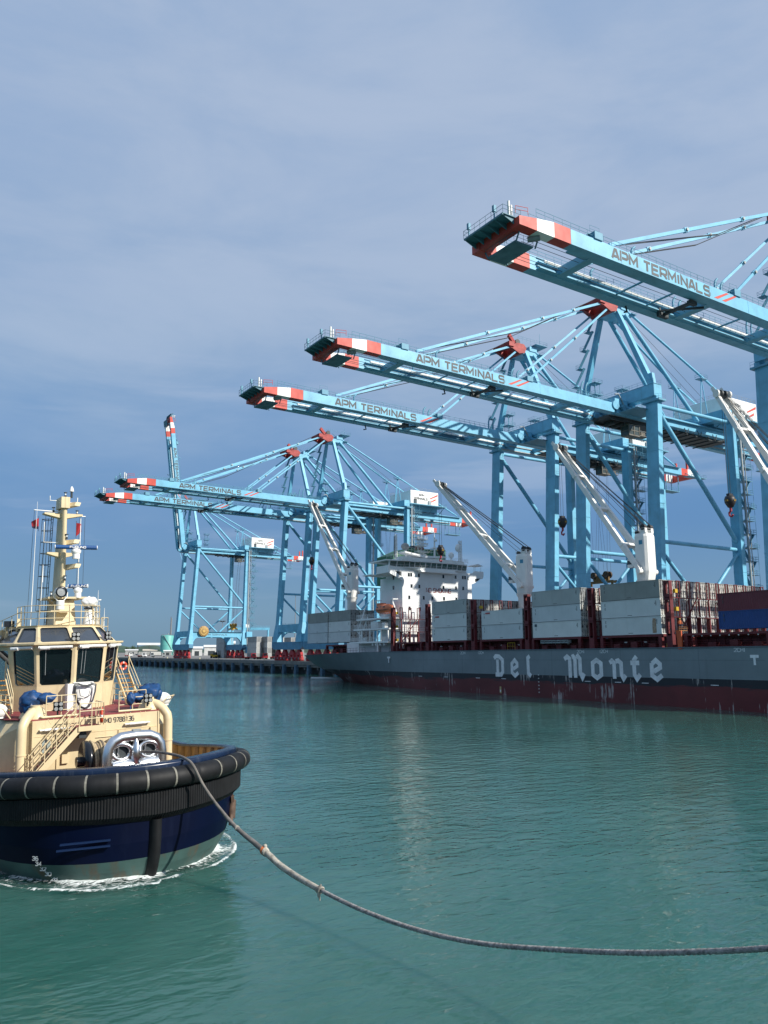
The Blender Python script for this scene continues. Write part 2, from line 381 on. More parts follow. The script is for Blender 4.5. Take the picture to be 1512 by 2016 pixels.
# wharf: concrete deck edge on two kinds of pile
wharf = thing('wharf', 'long concrete wharf on dark piles and blue fender piles along the harbour basin', 'wharf', (137.5, 300, 0))
mb = MB()
mb.box(137.5, 146, -60, 998, 3.35, 4.66); mb.box(137.9, 145.4, -60, 998, 2.5, 3.35)
for i in range(96):
    y = -55 + i * 11; mb.box(137.42, 137.62, y - .05, y + .05, 3.3, 4.6)
mb.build('deck_slab', [CGREY], wharf)
BPILE = mat('fender_pile_blue', (.075, .15, .22), .65, var=.3, scale=.8, streak=.35, scol=(.05, .06, .06)); DPILE = mat('weathered_pile', (.15, .155, .15), .85, var=.25, scale=1., streak=.4, scol=(.05, .05, .045))
fp = None
for i in range(98):
    y = -40 + i * 10.6
    if fp is None:
        mb = MB(); mb.box(137.05, 138.3, y - .75, y + .75, -1, 3.3); mb.box(137.0, 137.1, y - .6, y + .6, .6, 2.9); fp = mb.build('fender_pile', [BPILE], wharf, (137.5, y, 0))
        mb = MB(); mb.tube((139.6, y + 5.3, -1), (139.6, y + 5.3, 2.6), .55, 10); mb.box(138.4, 140.4, y + 4.7, y + 5.9, 1.5, 2.55); gp = mb.build('pile', [DPILE], wharf, (139.6, y + 5.3, 0))
    else:
        a = fp.copy(); COL.objects.link(a); a.location.y = fp.location.y + i * 10.6
        b = gp.copy(); COL.objects.link(b); b.location.y = gp.location.y + i * 10.6
BOLM = mat('bollard_cream', (.62, .58, .42), .6)
bol = None
for i in range(24):
    y = 232 + i * 26
    if bol is None:
        mb = MB(); mb.lathe((138.6, y, 4.66), [(.001, 0), (.42, 0), (.42, .08), (.26, .12), (.24, .42), (.40, .5), (.40, .66), (.001, .72)], 12); bol = mb.build('bollard', [BOLM], None, (138.6, y, 4.66))
        b = bol
    else: b = bol.copy(); COL.objects.link(b); b.location.y = y
    tag(b, 'small cream mooring bollard on the edge of the wharf', 'bollard', 'mooring bollards along the wharf edge')

# foam where the tug pushes through the water
def foam_material():
    m = bpy.data.materials.new('foam'); m.use_nodes = True; nt = m.node_tree; N = nt.nodes.new; L = nt.links.new; b = nt.nodes['Principled BSDF']
    b.inputs['Base Color'].default_value = (.72, .78, .77, 1); b.inputs['Roughness'].default_value = .8
    tc = N('ShaderNodeTexCoord'); mp = N('ShaderNodeMapping'); mp.inputs['Scale'].default_value = (1, 1.8, 1); L(tc.outputs['Object'], mp.inputs[0])
    n = N('ShaderNodeTexNoise'); n.inputs['Scale'].default_value = 2.6; n.inputs['Detail'].default_value = 9; n.inputs['Roughness'].default_value = .68; n.inputs['Distortion'].default_value = 1.6; L(mp.outputs[0], n.inputs['Vector'])
    at = N('ShaderNodeAttribute'); at.attribute_name = 'cover'
    s = N('ShaderNodeMath'); s.operation = 'ADD'; L(n.outputs[0], s.inputs[0]); L(at.outputs['Fac'], s.inputs[1])
    r = N('ShaderNodeValToRGB'); r.color_ramp.elements[0].position = .80; r.color_ramp.elements[1].position = 1.0; L(s.outputs[0], r.inputs[0])
    L(r.outputs[0], b.inputs['Alpha']); return m
FOAM = foam_material()
# ------------------------------------------------------------ ship-to-shore quay cranes
XW, XL = 143.3, 171.2        # waterside / landside leg centres at the top
YN, YF = -11.5, 9.9          # near and far frame, from the crane's middle
G0, G1 = (-5.2, -3.6), (2.9, 4.5)   # the two girders
def gz(x): return 64.0 + .010 * (143.4 - x)   # girder top (booms carry a slight camber)
ZQ = 4.68
def leg_x(side, z): return XW - (63.5 - z) * .055 if side == 'w' else XL - (63.5 - z) * .012

def make_crane(Yc):
    root = thing('quay_crane', 'light blue quay crane', 'quay crane', (141, Yc, ZQ), group='light blue quay cranes along the wharf')
    Y = lambda y: Yc + y
    def P(x, y, z): return (x, Yc + y, z)
    # legs
    for side in 'wl':
        for y in (YN, YF):
            mb = MB(); hw = 1.7 if side == 'w' else 1.25; xw = .72
            zs = [12, 16, 19.5, 61, 63.4]; rings = []
            for z in zs:
                x = leg_x(side, z); k = 1.0 if z > 17 else (1.22 if z > 13 else 1.5)
                a = xw * (1.0 if z > 17 else 1.5 if z > 13 else 1.9)
                rings.append([P(x - a, y - hw * k * .95, z), P(x + a, y - hw * k * .95, z), P(x + a, y + hw * k * .95, z), P(x - a, y + hw * k * .95, z)])
            for r0, r1 in zip(rings, rings[1:]): mb.frustum(r0, r1, caps=True)
            for z in (26.5, 40, 52):
                x = leg_x(side, z); mb.box(x - xw - .05, x + xw + .05, Y(y - hw), Y(y + hw), z, z + .12)
            x = leg_x(side, 63.4); mb.box(x - 1.25, x + 1.25, Y(y - hw - .7), Y(y + hw + .7), 63.35, 63.75, 1)
            mb.rail([P(x - 1.2, y - hw - .6, 63.75), P(x + 1.2, y - hw - .6, 63.75)], r=.03, m=1); mb.rail([P(x - 1.2, y - hw - .6, 63.75), P(x - 1.2, y + hw + .6, 63.75)], r=.03, m=1)
            mb.build('leg', [BLUE, BLUED], root)
    # beams that tie the frames
    mb = MB(); mb.box(XW - 1.3, XW + 1.3, Y(YN - 1.3), Y(YF + 1.3), 64.6, 67.4)
    for y in (YN - 1, YF + 1): mb.box(XW - 1.0, XW + 1.0, Y(y - .6), Y(y + .6), 63.75, 64.6)
    for y in (G0[0] - .5, G1[0] - .3): mb.box(XW - .9, XW + .9, Y(y), Y(y + 1.9), 64.15, 64.6)
    mb.box(XW - 1.35, XW + 1.35, Y(YN - 1.4), Y(YF + 1.4), 67.4, 67.52, 1)
    mb.rail([P(XW - 1.3, YN - 1.3, 67.5), P(XW - 1.3, YF + 1.3, 67.5)], r=.03, m=1); mb.rail([P(XW + 1.3, YN - 1.3, 67.5), P(XW + 1.3, YF + 1.3, 67.5)], r=.03, m=1)
    mb.build('top_beam', [BLUE, BLUED], root)
    mb = MB(); mb.box(XL - 1.2, XL + 1.2, Y(YN), Y(YF), 64.3, 66.6); mb.build('top_beam', [BLUE], root)
    for side in 'wl':
        mb = MB(); x = leg_x(side, 17); mb.box(x - .8, x + .8, Y(YN + 1.5), Y(YF - 1.5), 16, 19); mb.build('tie_beam', [BLUE], root)
        mb = MB(); x = leg_x(side, 12); L0 = 14.0 if side == 'w' else 12.4
        mb.prism([(x - 1.1, Y(-.8 - L0), 12.1), (x - 1.1, Y(-.8 - L0), 10.2), (x - 1.1, Y(-.8 - L0 + 2), 9.1), (x - 1.1, Y(-.8 + L0 - 2), 9.1), (x - 1.1, Y(-.8 + L0), 10.2), (x - 1.1, Y(-.8 + L0), 12.1)], (2.2, 0, 0))
        mb.build('sill_beam', [mat('sill_blue_paint', (.10, .27, .42), .5, var=.12, scale=.5)], root)
        # bogies: rocker, trucks and wheels in red
        for yc in (-.8 - 9.5, -.8 - 3.4, -.8 + 3.4, -.8 + 9.5):
            mb = MB(); yy = Y(yc)
            mb.prism([(x - .55, yy - .5, 9.2), (x - .55, yy - 2.2, 7.4), (x - .55, yy - 2.2, 6.9), (x - .55, yy + 2.2, 6.9), (x - .55, yy + 2.2, 7.4), (x - .55, yy + .5, 9.2)], (1.1, 0, 0))
            for s in (-1, 1):
                c = yy + s * 1.45
                mb.prism([(x - .5, c - .3, 7.0), (x - .5, c - 1.25, 6.1), (x - .5, c - 1.3, 5.2), (x - .5, c + 1.3, 5.2), (x - .5, c + 1.25, 6.1), (x - .5, c + .3, 7.0)], (1.0, 0, 0))
                for w in (-.68, .68):
                    mb.tube((x - .62, c + w, 5.2), (x + .62, c + w, 5.2), .5, 12); mb.box(x - .95, x - .6, c + w - .22, c + w + .22, 5.3, 6.0, 1 if (w > 0) else 0)
            mb.build('bogie', [REDD, GREYST], root)
    for y in (YN, YF):
        mb = MB(); x0, x1 = leg_x('w', 17), leg_x('l', 17)
        mb.box(x0 + .7, x1 - .7, Y(y - .8), Y(y + .8), 15.9, 18.6)
        for xx, s in ((x0 + .9, 1), (x1 - .9, -1)):
            mb.prism([(xx, Y(y - .8), 15.9), (xx + s * 3.2, Y(y - .8), 15.9), (xx + s * 1.7, Y(y - .8), 14.9), (xx + s * .6, Y(y - .8), 13.2), (xx, Y(y - .8), 11.0)], (0, 1.6, 0))
        mb.box(x0 + 1, x1 - 1, Y(y - 1.5), Y(y - .8), 18.6, 18.7, 1); mb.rail([P(x0 + 1, y - 1.45, 18.7), P(x1 - 1, y - 1.45, 18.7)], r=.03, m=1)
        pb = mb.build('portal_beam', [BLUE, BLUED], root)
        if y == YN:
            mb = MB(); text(mb, 'APM TERMINALS', P(x0 + 8, y - .8, 16.75), (1, 0, 0), (0, 0, 1), (0, -1, 0), 12, .85, .17, .012); mb.build('lettering', [LETTER], pb)
        # tubular bracing of the side frame
        def br(a, b, r, nm='brace'):
            mb = MB(); mb.tube(a, b, r, 14); mb.build(nm, [BLUE], root)
        br(P(leg_x('w', 62.3) + .7, y, 62.3), P(leg_x('l', 33.8) - .6, y, 33.8), .55)
        br(P(leg_x('w', 31.9) + .7, y, 31.9), P(leg_x('l', 31.9) - .7, y, 31.9), .45)
        br(P(leg_x('w', 30.4) + .7, y, 30.4), P(155.3, y, 18.7), .42)
        br(P(leg_x('l', 30.9) - .6, y, 30.9), P(156.9, y, 18.7), .42)
        br(P(XW + .7, y, 63.0), P(XL - .7, y, 63.1), .45)
    # girders: fixed rear part
    mb = MB()
    def bridge(mb, x0, x1, a, b, m=0):
        n = 1; mb.frustum([P(x0, a, gz(x0) - 2.15), P(x1, a, gz(x1) - 2.15), P(x1, b, gz(x1) - 2.15), P(x0, b, gz(x0) - 2.15)], [P(x0, a, gz(x0)), P(x1, a, gz(x1)), P(x1, b, gz(x1)), P(x0, b, gz(x0))], m)
    for (a, b) in (G0, G1): bridge(mb, 138.3, 203.2, a, b)
    for x0, x1, m in ((203.2, 206.2, 2), (206.2, 209.4, 3), (209.4, 211, 2)):
        for (a, b) in (G0, G1): bridge(mb, x0, x1, a, b, m)
    mb.box(209.6, 211.2, Y(G0[1]), Y(G1[0]), 61.3, 62.9, 2)
    # trolley rails, cable ledges
    mb.box(138.3, 203, Y(G0[1]), Y(G0[1] + .5), 61.9, 62.15, 4); mb.box(138.3, 203, Y(G1[0] - .5), Y(G1[0]), 61.9, 62.15, 4)
    mb.box(138.3, 203, Y(G1[0] - .28), Y(G1[0]), 63.2, 63.45, 4)
    for (a, b), s in ((G0, -1), (G1, 1)):
        yo = a if s < 0 else b
        mb.rail([P(145, yo, 64.0), P(202, yo, 63.5)], r=.03, gap=2.0, m=1)
        mb.box(139, 202, min(Y(yo), Y(yo + s * .8)), max(Y(yo), Y(yo + s * .8)), 63.1, 63.18, 1)
    for x in (150, 160, 182, 194): mb.box(x - .5, x + .5, Y(G0[1]), Y(G1[0]), 62.6, 63.6)
    # stowed maintenance platforms at the back reach
    mb.box(196.5, 203, Y(-4.4), Y(-1.5), 56.0, 56.15, 1); mb.rail([P(196.5, -4.4, 56.1), P(203, -4.4, 56.1)], r=.03, m=1)
    for x in (197, 202.6): mb.beam(P(x, -4.2, 56.1), P(x, -4.2, 62), .16, m=1); mb.beam(P(x, -1.7, 56.1), P(x, -1.7, 62), .16, m=1)
    mb.box(204, 212.5, Y(-7.2), Y(-5.2), 60.7, 60.85, 1); mb.rail([P(204, -7.1, 60.8), P(212.4, -7.1, 60.8), P(212.4, -5.2, 60.8)], r=.03, m=1)
    for x in (205, 208, 211): mb.beam(P(x, -7, 60.8), P(x, -5.2, 62.0), .14, m=1)
    mb.beam(P(210.4, -2, 63.4), P(210.4, -2, 67.2), .55, m=2); mb.beam(P(210.4, 2, 63.4), P(210.4, 2, 67.2), .55, m=2)
    mb.build('rear_girders', [BLUE, BLUED, RED, WHITE, GREYST], root)
    # under the girders at the back: dark service tray, cable trays and hangers
    mb = MB(); mb.box(158, 181, Y(G0[1]), Y(G1[0]), 61.2, 61.6); mb.box(150, 158, Y(-2), Y(1.4), 61.6, 61.9)
    for x in range(160, 181, 3): mb.box(x, x + .25, Y(-4.9), Y(4.2), 61.0, 61.25)
    mb.path([P(166, -5.4, 60.4), P(172, -6.6, 59.6), P(176, -7.6, 60.2), P(179, -7.9, 61.4)], .16, 6)
    for x in (163, 168, 174): mb.beam(P(x, -5.3, 60.2), P(x + .8, -5.3, 62), .1); mb.beam(P(x, -5.3, 60.2), P(x - .8, -5.3, 62), .1)
    mb.build('service_tray', [STEEL], root)
    # machinery house
    mb = MB(); mb.box(175.6, 189.2, Y(-7.6), Y(7.4), 66.2, 71.9)
    for i in range(1, 9): mb.box(175.55, 189.25, Y(-7.62 + 0), Y(-7.58), 66.2 + i * .62, 66.23 + i * .62)
    mb.box(177.2, 178.4, Y(-7.9), Y(-7.6), 66.4, 68.4, 2)
    mb.box(184.2, 185.3, Y(-8.0), Y(-7.6), 66.5, 68.2, 1)
    mb.rail([P(175.7, -7.5, 71.9), P(189.1, -7.5, 71.9), P(189.1, 7.3, 71.9), P(175.7, 7.3, 71.9), P(175.7, -7.5, 71.9)], r=.035, gap=2., m=1)
    mb.box(172.5, 192, Y(-9.6), Y(9.4), 65.85, 66.2, 3); mb.rail([P(172.6, -9.5, 66.2), P(191.9, -9.5, 66.2), P(191.9, 9.3, 66.2)], r=.03, gap=2., m=3)
    for x in (174, 180, 186, 191): mb.beam(P(x, -9.3, 65.8), P(x, -5.2, 63.2), .2, m=3)
    mb.box(173.5, 190, Y(-5.6), Y(5), 63.95, 65.85, 4)
    mh = mb.build('machinery_house', [WHITE, GREYST, STEEL, BLUED, BLUE], root)
    mb = MB(); text(mb, 'APM', P(179.6, -7.6, 69.8), (1, 0, 0), (0, 0, 1), (0, -1, 0), 2.6, .85, .2, .06); text(mb, 'TERMINALS', P(177.2, -7.6, 68.3), (1, 0, 0), (0, 0, 1), (0, -1, 0), 6.6, .85, .2, .06); mb.build('lettering', [LETTER], mh)
    mb = MB()
    for x0, z0, l in ((185.0, 68.9, 3.9), (185.3, 67.6, 2.6)): mb.quad(P(x0, -7.66, z0), P(x0 + l, -7.66, z0 + l * .42), P(x0 + l, -7.66, z0 + l * .42 + .65), P(x0, -7.66, z0 + .4))
    mb.build('red_slashes', [RED], mh)
    # A-frame mast
    ax = [(-3.2, 88.0), (2.0, 88.0)]
    for (y0, (y1, z1)) in zip((YN + .2, YF - .2), ax):
        mb = MB(); mb.beam(P(XW + .1, y0, 67.6), P(142.6, y1, z1), 1.3, 1.3, up=(1, 0, 0), w2=1.0, h2=1.0); mb.prism([P(XW - .45, y0 - .9, 67.6), P(XW - .45, y0 + .9, 67.6), P(XW - .45, y0 + .5, 70.4), P(XW - .45, y0 - .5, 70.4)], (.9, 0, 0)); mb.build('mast_leg', [BLUE], root)
    for ya, yb in ((-2.9, -4.4), (1.7, 3.7)):
        mb = MB(); mb.tube(P(145.5, ya, 88.2), P(169.2, yb, 64.4), .5, 12); mb.build('mast_strut', [BLUE], root)
        mb = MB(); mb.tube(P(146.6, ya, 89.2), P(171.4, yb, 77.2), .3, 10); mb.tube(P(171.4, yb, 77.2), P(201.2, yb, 64.0), .3, 10)
        mb.tube(P(171.4, yb, 77), P(173.2, yb, 66.4), .13, 6); mb.tube(P(171.4, yb, 77), P(170.2, yb, 66.4), .13, 6); mb.tube(P(171.4, yb, 77), P(171.4, yb + .9, 66.4), .1, 6)
        mb.box(170.2, 172.8, Y(yb - .9), Y(yb + .9), 76.3, 76.4, 1); mb.rail([P(170.2, yb - .9, 76.4), P(172.8, yb - .9, 76.4), P(172.8, yb + .9, 76.4), P(170.2, yb + .9, 76.4), P(170.2, yb - .9, 76.4)], r=.03, m=1)
        mb.build('back_stay', [BLUE, BLUED], root)
    mb = MB()
    prof = [(136.0, 90.0), (136.8, 90.3), (138.0, 89.7), (139.4, 90.4), (141.8, 90.4), (142.6, 89.5), (142.0, 88.0), (140.0, 87.5), (137.6, 88.5), (136.2, 88.7)]
    for y0, y1 in ((-3.6, -2.5), (1.3, 2.4)): mb.prism([P(x, y0, z) for x, z in prof], (0, y1 - y0, 0))
    mb.box(139.2, 141.6, Y(-2.5), Y(1.3), 87.9, 90.0); mb.box(141.6, 147.4, Y(-3.0), Y(1.8), 87.9, 89.2, 3); mb.box(144.2, 146.8, Y(-3.2), Y(2.0), 89.2, 90.5, 3); mb.box(136.2, 138, Y(-3.9), Y(2.7), 88.9, 90.2)
    mb.beam(P(139.5, -2, 90.8), P(137.4, -2.4, 92.6), .7, 1.1); mb.box(140.4, 141.9, Y(-1.8), Y(.6), 90.4, 91.6); mb.beam(P(141, .6, 92.0), P(143.4, .6, 92.2), .22)
    mb.box(145.5, 149.8, Y(-4.4), Y(3.2), 91.0, 91.1, 1); mb.rail([P(145.6, -4.3, 91.1), P(149.7, -4.3, 91.1), P(149.7, 3.1, 91.1), P(145.6, 3.1, 91.1)], r=.03, m=1)
    mb.box(147.2, 149.0, Y(-3.8), Y(2.6), 88.6, 88.7, 1); mb.rail([P(149.0, -3.8, 88.7), P(149.0, 2.6, 88.7)], r=.03, m=1); mb.rail([P(139.6, -3.7, 91.3), P(145.6, -3.7, 91.3)], r=.03, m=1)
    for p in ((147, -4.2), (149.6, 2)): mb.tube(P(p[0], p[1], 91), P(p[0], p[1], 94.2), .05, 5, 1)
    for y in (-1.6, .4): mb.tube(P(141.2, y - .25, 91.6), P(141.2, y + .25, 91.6), .8, 14, 2)
    mb.build('mast_head', [mat('mast_head_red', (.36, .035, .03), .55, var=.2, scale=.8), BLUED, STEEL, BLUE], root)
    # stairs and ladders up the mast
    mb = MB(); zz = 68
    k = 0
    while zz < 86:
        f = (zz - 67.6) / 20.4; xx = XW - 1.9 - f * .2; yy = YF - .2 + (2.0 - YF) * f + 1.2
        mb.box(xx - 1.5, xx + .2, Y(yy - 1.0), Y(yy + .6), zz, zz + .08); mb.rail([P(xx - 1.5, yy - 1, zz), P(xx - 1.5, yy + .6, zz), P(xx + .2, yy + .6, zz)], r=.03)
        f2 = (zz + 4.2 - 67.6) / 20.4; y2 = YF - .2 + (2.0 - YF) * f2 + 1.2
        mb.beam(P(xx - 1.0, yy, zz), P(xx - .9, y2 - 1.6, zz + 4.2), .7, .14); zz += 4.2
    mb.build('mast_stair', [BLUED], root)
    # stair tower with lift mast beside the near landside leg
    mb = MB(); x0 = XL + 1.0; yy = YN - .2; zz = 6.5; k = 0
    mb.box(XL + .8, XL + 1.25, Y(YN - 1.9), Y(YN - 1.5), 8, 64, 1); mb.box(XL + 1.9, XL + 2.05, Y(YN - 1.9), Y(YN - 1.75), 8, 64, 1)
    while zz < 62:
        s = 1 if k % 2 == 0 else -1
        mb.box(x0 + .6, x0 + 4.0, Y(yy - 1.3), Y(yy + 1.3), zz, zz + .1)
        mb.rail([P(x0 + .7, yy - 1.25, zz + .1), P(x0 + 4.0, yy - 1.25, zz + .1), P(x0 + 4.0, yy + 1.25, zz + .1), P(x0 + .7, yy + 1.25, zz + .1)], r=.035, gap=1.1)
        mb.beam(P(x0 + (1.0 if s > 0 else 3.6), yy - .6 * s, zz), P(x0 + (3.6 if s > 0 else 1.0), yy - .6 * s, zz + 3.25), .75, .12)
        for e in (-.35, .35): mb.tube(P(x0 + (1.0 if s > 0 else 3.6), yy - .6 * s + e, zz + 1), P(x0 + (3.6 if s > 0 else 1.0), yy - .6 * s + e, zz + 4.25), .035, 4, cap=False)
        if k % 3 == 2:
            mb.box(x0 + 3.6, x0 + 5.6, Y(yy - .8), Y(yy + .8), zz, zz + .08); mb.rail([P(x0 + 3.6, yy - .8, zz), P(x0 + 5.6, yy - .8, zz), P(x0 + 5.6, yy + .8, zz)], r=.035, gap=1)
        for c in ((x0 + .7, yy - 1.25), (x0 + 4.0, yy - 1.25), (x0 + 4.0, yy + 1.25)): mb.tube(P(c[0], c[1], zz), P(c[0], c[1], zz + 3.25), .05, 4, cap=False)
        zz += 3.25; k += 1
    mb.box(x0 - .6, x0 + 2.6, Y(YN - 2.4), Y(YN - .2), 16, 19, 2); mb.box(x0 - .4, x0 + 2.0, Y(YN - 2.2), Y(YN - .2), 7.4, 11, 2)
    mb.build('stair_tower', [BLUED, GREYST, BLUE], root)
    # cable reel by the near waterside leg
    mb = MB(); c = Vector(P(147.5, YN - 1.6, 18.9))
    mb.lathe(c, [(.001, -.35), (2.7, -.35), (2.8, -.2), (2.8, .2), (2.7, .35), (.001, .35)], 32, 0, (0, 1, 0)); mb.lathe(c, [(.7, -.55), (.001, -.6)], 16, 1, (0, 1, 0)); mb.lathe(c, [(1.5, -.38), (1.7, -.40), (1.9, -.38)], 24, 1, (0, 1, 0))
    for i in range(12):
        a = i * pi / 6; mb.beam(c + Vector((.6 * cos(a), -.4, .6 * sin(a))), c + Vector((2.6 * cos(a), -.4, 2.6 * sin(a))), .12, .1, 1)
    mb.build('cable_reel', [mat('reel_ochre', (.38, .24, .10), .6, var=.15, scale=1.5), mat('reel_gold', (.55, .36, .10), .5)], root)
    # floodlight towers on the girders
    mb = MB()
    for (x, y) in ((143.6, 5.6), (153.2, 5.4)):
        for dx in (0, 1.6):
            for dy in (0, 1.6): mb.tube(P(x + dx, y + dy, 64), P(x + dx, y + dy, 73.5), .07, 5)
        for z in (67.5, 70.2, 73.2):
            mb.box(x - .5, x + 2.1, Y(y - .5), Y(y + 2.1), z, z + .1); mb.rail([P(x - .5, y - .5, z), P(x + 2.1, y - .5, z), P(x + 2.1, y + 2.1, z), P(x - .5, y + 2.1, z), P(x - .5, y - .5, z)], h=.9, r=.03)
        for z in (64, 66, 68, 70): mb.tube(P(x, y, z), P(x + 1.6, y, z + 2), .04, 4)
    mb.build('access_tower', [BLUED], root)
    # hinge machinery between the girders and the boom
    mb = MB()
    for y in (G0[0] - .3, G1[0] - .15):
        mb.tube(P(137.9, y, 63.6), P(137.9, y + 1.9, 63.6), 1.05, 18); mb.box(137.6, 141.8, Y(y + .1), Y(y + 1.8), 64.0, 65.2); mb.tube(P(140, y - .5, 63.2), P(140, y + .1, 63.2), .7, 12, 1)
    mb.box(139, 147, Y(YN + 1), Y(G0[0]), 62.0, 62.12, 1); mb.rail([P(139, YN + 1, 62.1), P(147, YN + 1, 62.1)], r=.03, m=1)
    mb.path([P(137.5, -5.6, 66), P(138.6, -5.6, 66.3), P(139.8, -5.6, 64.8), P(140.6, -5.6, 63)], .16, 6, 2)
    mb.build('boom_hinge', [BLUE, BLUED, GREYST], root)

    # boom (origin at the hinge so that it can be luffed)
    HX, HZ = 138.0, 63.5; hinge = Vector(P(HX, 0, HZ)); mb = MB(); XT = 65.4
    def seg(x0, x1, a, b, m, drop0=0., drop1=0.):
        mb.frustum([P(x0, a, gz(x0) - 2.2), P(x1, a, gz(x1) - 2.2), P(x1, b, gz(x1) - 2.2), P(x0, b, gz(x0) - 2.2)], [P(x0, a, gz(x0) - drop0), P(x1, a, gz(x1) - drop1), P(x1, b, gz(x1) - drop1), P(x0, b, gz(x0) - drop0)], m)
    for (a, b) in (G0, G1):
        seg(XT, 68.5, a, b, 2, 1.0, .45); seg(68.5, 71.6, a, b, 3, .45, 0); seg(71.6, 74.7, a, b, 2); seg(74.7, 137.6, a, b, 0)
    mb.box(XT + .1, XT + 1.5, Y(G0[1]), Y(G1[0]), gz(XT) - 2.15, gz(XT) - .8, 2)
    mb.box(XT + 1.5, XT + 3, Y(G0[1] - .3), Y(G1[0] + .3), gz(XT) - .9, gz(XT) - .8, 2)
    for x in (80.5, 107, 126): mb.box(x - .7, x + .7, Y(G0[1]), Y(G1[0]), gz(x) - 2.1, gz(x) - .9)
    for x in (92, 99, 116, 133): mb.tube(P(x, G0[1], gz(x) - 1.9), P(x, G1[0], gz(x) - 1.9), .16, 6)
    for x0 in (74.7, 84.7, 94.7, 104.7, 114.7, 126):
        mb.box(x0 - .04, x0 + .04, Y(G0[0] - .025), Y(G0[0]), gz(x0) - 2.15, gz(x0) - .02, 0)
    # trolley rail, ledges and cable tray on the inner faces
    for z, w, mm in ((-1.95, .75, 0), (-1.5, .25, 1), (-.95, .55, 0), (-.22, .12, 1)):
        mb.beam(P(76, G1[0] - w / 2, gz(76) + z), P(137.5, G1[0] - w / 2, gz(137.5) + z), w, .16, mm, up=(0, 0, 1))
    mb.beam(P(76, G0[1] + .37, gz(76) - 1.95), P(137.5, G0[1] + .37, gz(137.5) - 1.95), .75, .16, 0)
    mb.tube(P(77, G1[0] - .42, gz(77) - .70), P(137.5, G1[0] - .42, gz(137.5) - .70), .30, 8, 3)
    for i in range(40):
        x = 77.5 + i * 1.5; mb.box(x, x + .08, Y(G1[0] - .7), Y(G1[0]), gz(x) - .98, gz(x) - .42, 1)
    boom = mb.build('boom', [BLUE, BLUED, RED, WHITE], root, hinge)
    # rails along both girders
    mb = MB()
    for y in (G0[0] + .1, G0[1] - .1, G1[0] + .1, G1[1] - .1): mb.rail([P(68.5, y, gz(68.5) - .05), P(102, y, gz(102)), P(137, y, gz(137))], r=.040, gap=1.6, mids=(.5,))
    for x in (79.2, 111): mb.box(x, x + 1.6, Y(G0[0] - .2), Y(G0[1] + .3), gz(x), gz(x) + 1.1); mb.beam(P(x - 2, G0[0] + .8, gz(x)), P(x, G0[0] + .8, gz(x) + 1.1), .7, .1); mb.rail([P(x - .3, G0[0] + .4, gz(x) + 1.1), P(x + 1.6, G0[0] + .4, gz(x) + 1.1)], r=.03)
    for x, h in ((88, 2.0), (107.5, 2.4), (109, 2.2), (128, 3.6), (129.4, 3.6)):
        for y in (G0[0] + .9, G1[0] + .7): mb.path([P(x, y, gz(x)), P(x, y, gz(x) + h * .55), P(x + .25, y, gz(x) + h * .8), P(x + .75, y, gz(x) + h)], .19, 6)
    mb.build('guard_rail', [BLUED], boom)
    # bow platforms at the tip
    mb = MB(); zt = gz(63) - .95
    mb.box(63.3, XT + 1.2, Y(-4.4), Y(3.7), zt, zt + .12)
    for y in [-4.2 + i * 1.55 for i in range(6)]: mb.prism([P(63.3, y, zt), P(XT + .3, y, zt), P(XT + .3, y, zt - .9)], (0, .14, 0))
    mb.beam(P(63.35, -4.35, zt - .06), P(63.35, 3.6, zt - .06), .18, .22)
    mb.rail([P(XT + 1, -4.4, zt + .1), P(63.32, -4.4, zt + .1), P(63.32, 3.7, zt + .1), P(XT + 1, 3.7, zt + .1)], r=.035, gap=1.1, h=1.15)
    for y in (-2.4, 2.9): mb.tube(P(63.6, y, zt), P(63.6, y, zt + 2.2), .1, 6, 1); mb.box(63.4, 63.8, Y(y - .2), Y(y + .2), zt + 1.2, zt + 2.1, 1)
    mb.tube(P(64.6, -4.1, zt), P(64.6, -4.1, zt + 2.2), .18, 8, 2); mb.tube(P(65.2, -3.9, zt), P(65.2, -3.9, zt + 1.9), .16, 8, 2); mb.rail([P(65.6, -4.3, zt + .8), P(67.6, -4.5, zt + 1.0)], r=.045, m=3, h=1.0)
    z2 = gz(68) - 3.4
    mb.box(66.4, 69.6, Y(-3.2), Y(2.5), z2, z2 + .2); mb.rail([P(66.2, -3.2, z2 + .2), P(66.2, 2.5, z2 + .2)], r=.03); mb.rail([P(66.2, -3.2, z2 + .2), P(69.6, -3.2, z2 + .2), P(69.6, 2.5, z2 + .2)], r=.03, posts=True)
    for x in (66.6, 70): mb.beam(P(x, -3.1, z2), P(x, -3.9, z2 + 1.4), .16); mb.beam(P(x, 2.4, z2), P(x, 3.2, z2 + 1.4), .16)
    mb.tube(P(68.6, -3.2, z2 + .9), P(69.8, -4.3, z2 + 1.0), .42, 10, 4)
    mb.build('tip_platform', [mat('platform_dark_blue', (.075, .20, .26), .6, var=.15, scale=.8), BLUED, WHITE, RED, GREYST], boom)
    mb = MB(); xa, xs = 82.75, 104.7
    sl_ = -.010
    text(mb, 'APM TERMINALS', P(xa, G0[0], gz(xa) - 1.82), (1, 0, sl_), (0, 0, 1), (0, -1, 0), xs - xa, 1.42, .275, .02)
    mb.build('lettering', [LETTER], boom)
    mb = MB()
    for x0 in (105.7, 107.7): mb.quad(P(x0, G0[0] - .015, gz(x0) - 1.75), P(x0 + 1.0, G0[0] - .015, gz(x0) - 1.75), P(x0 + 4.0, G0[0] - .015, gz(x0) - .18), P(x0 + 3.3, G0[0] - .015, gz(x0) - .18))
    mb.build('red_slashes', [RED], boom)
    # festoon carrier and dark cross member hung under the boom
    mb = MB(); x = 103
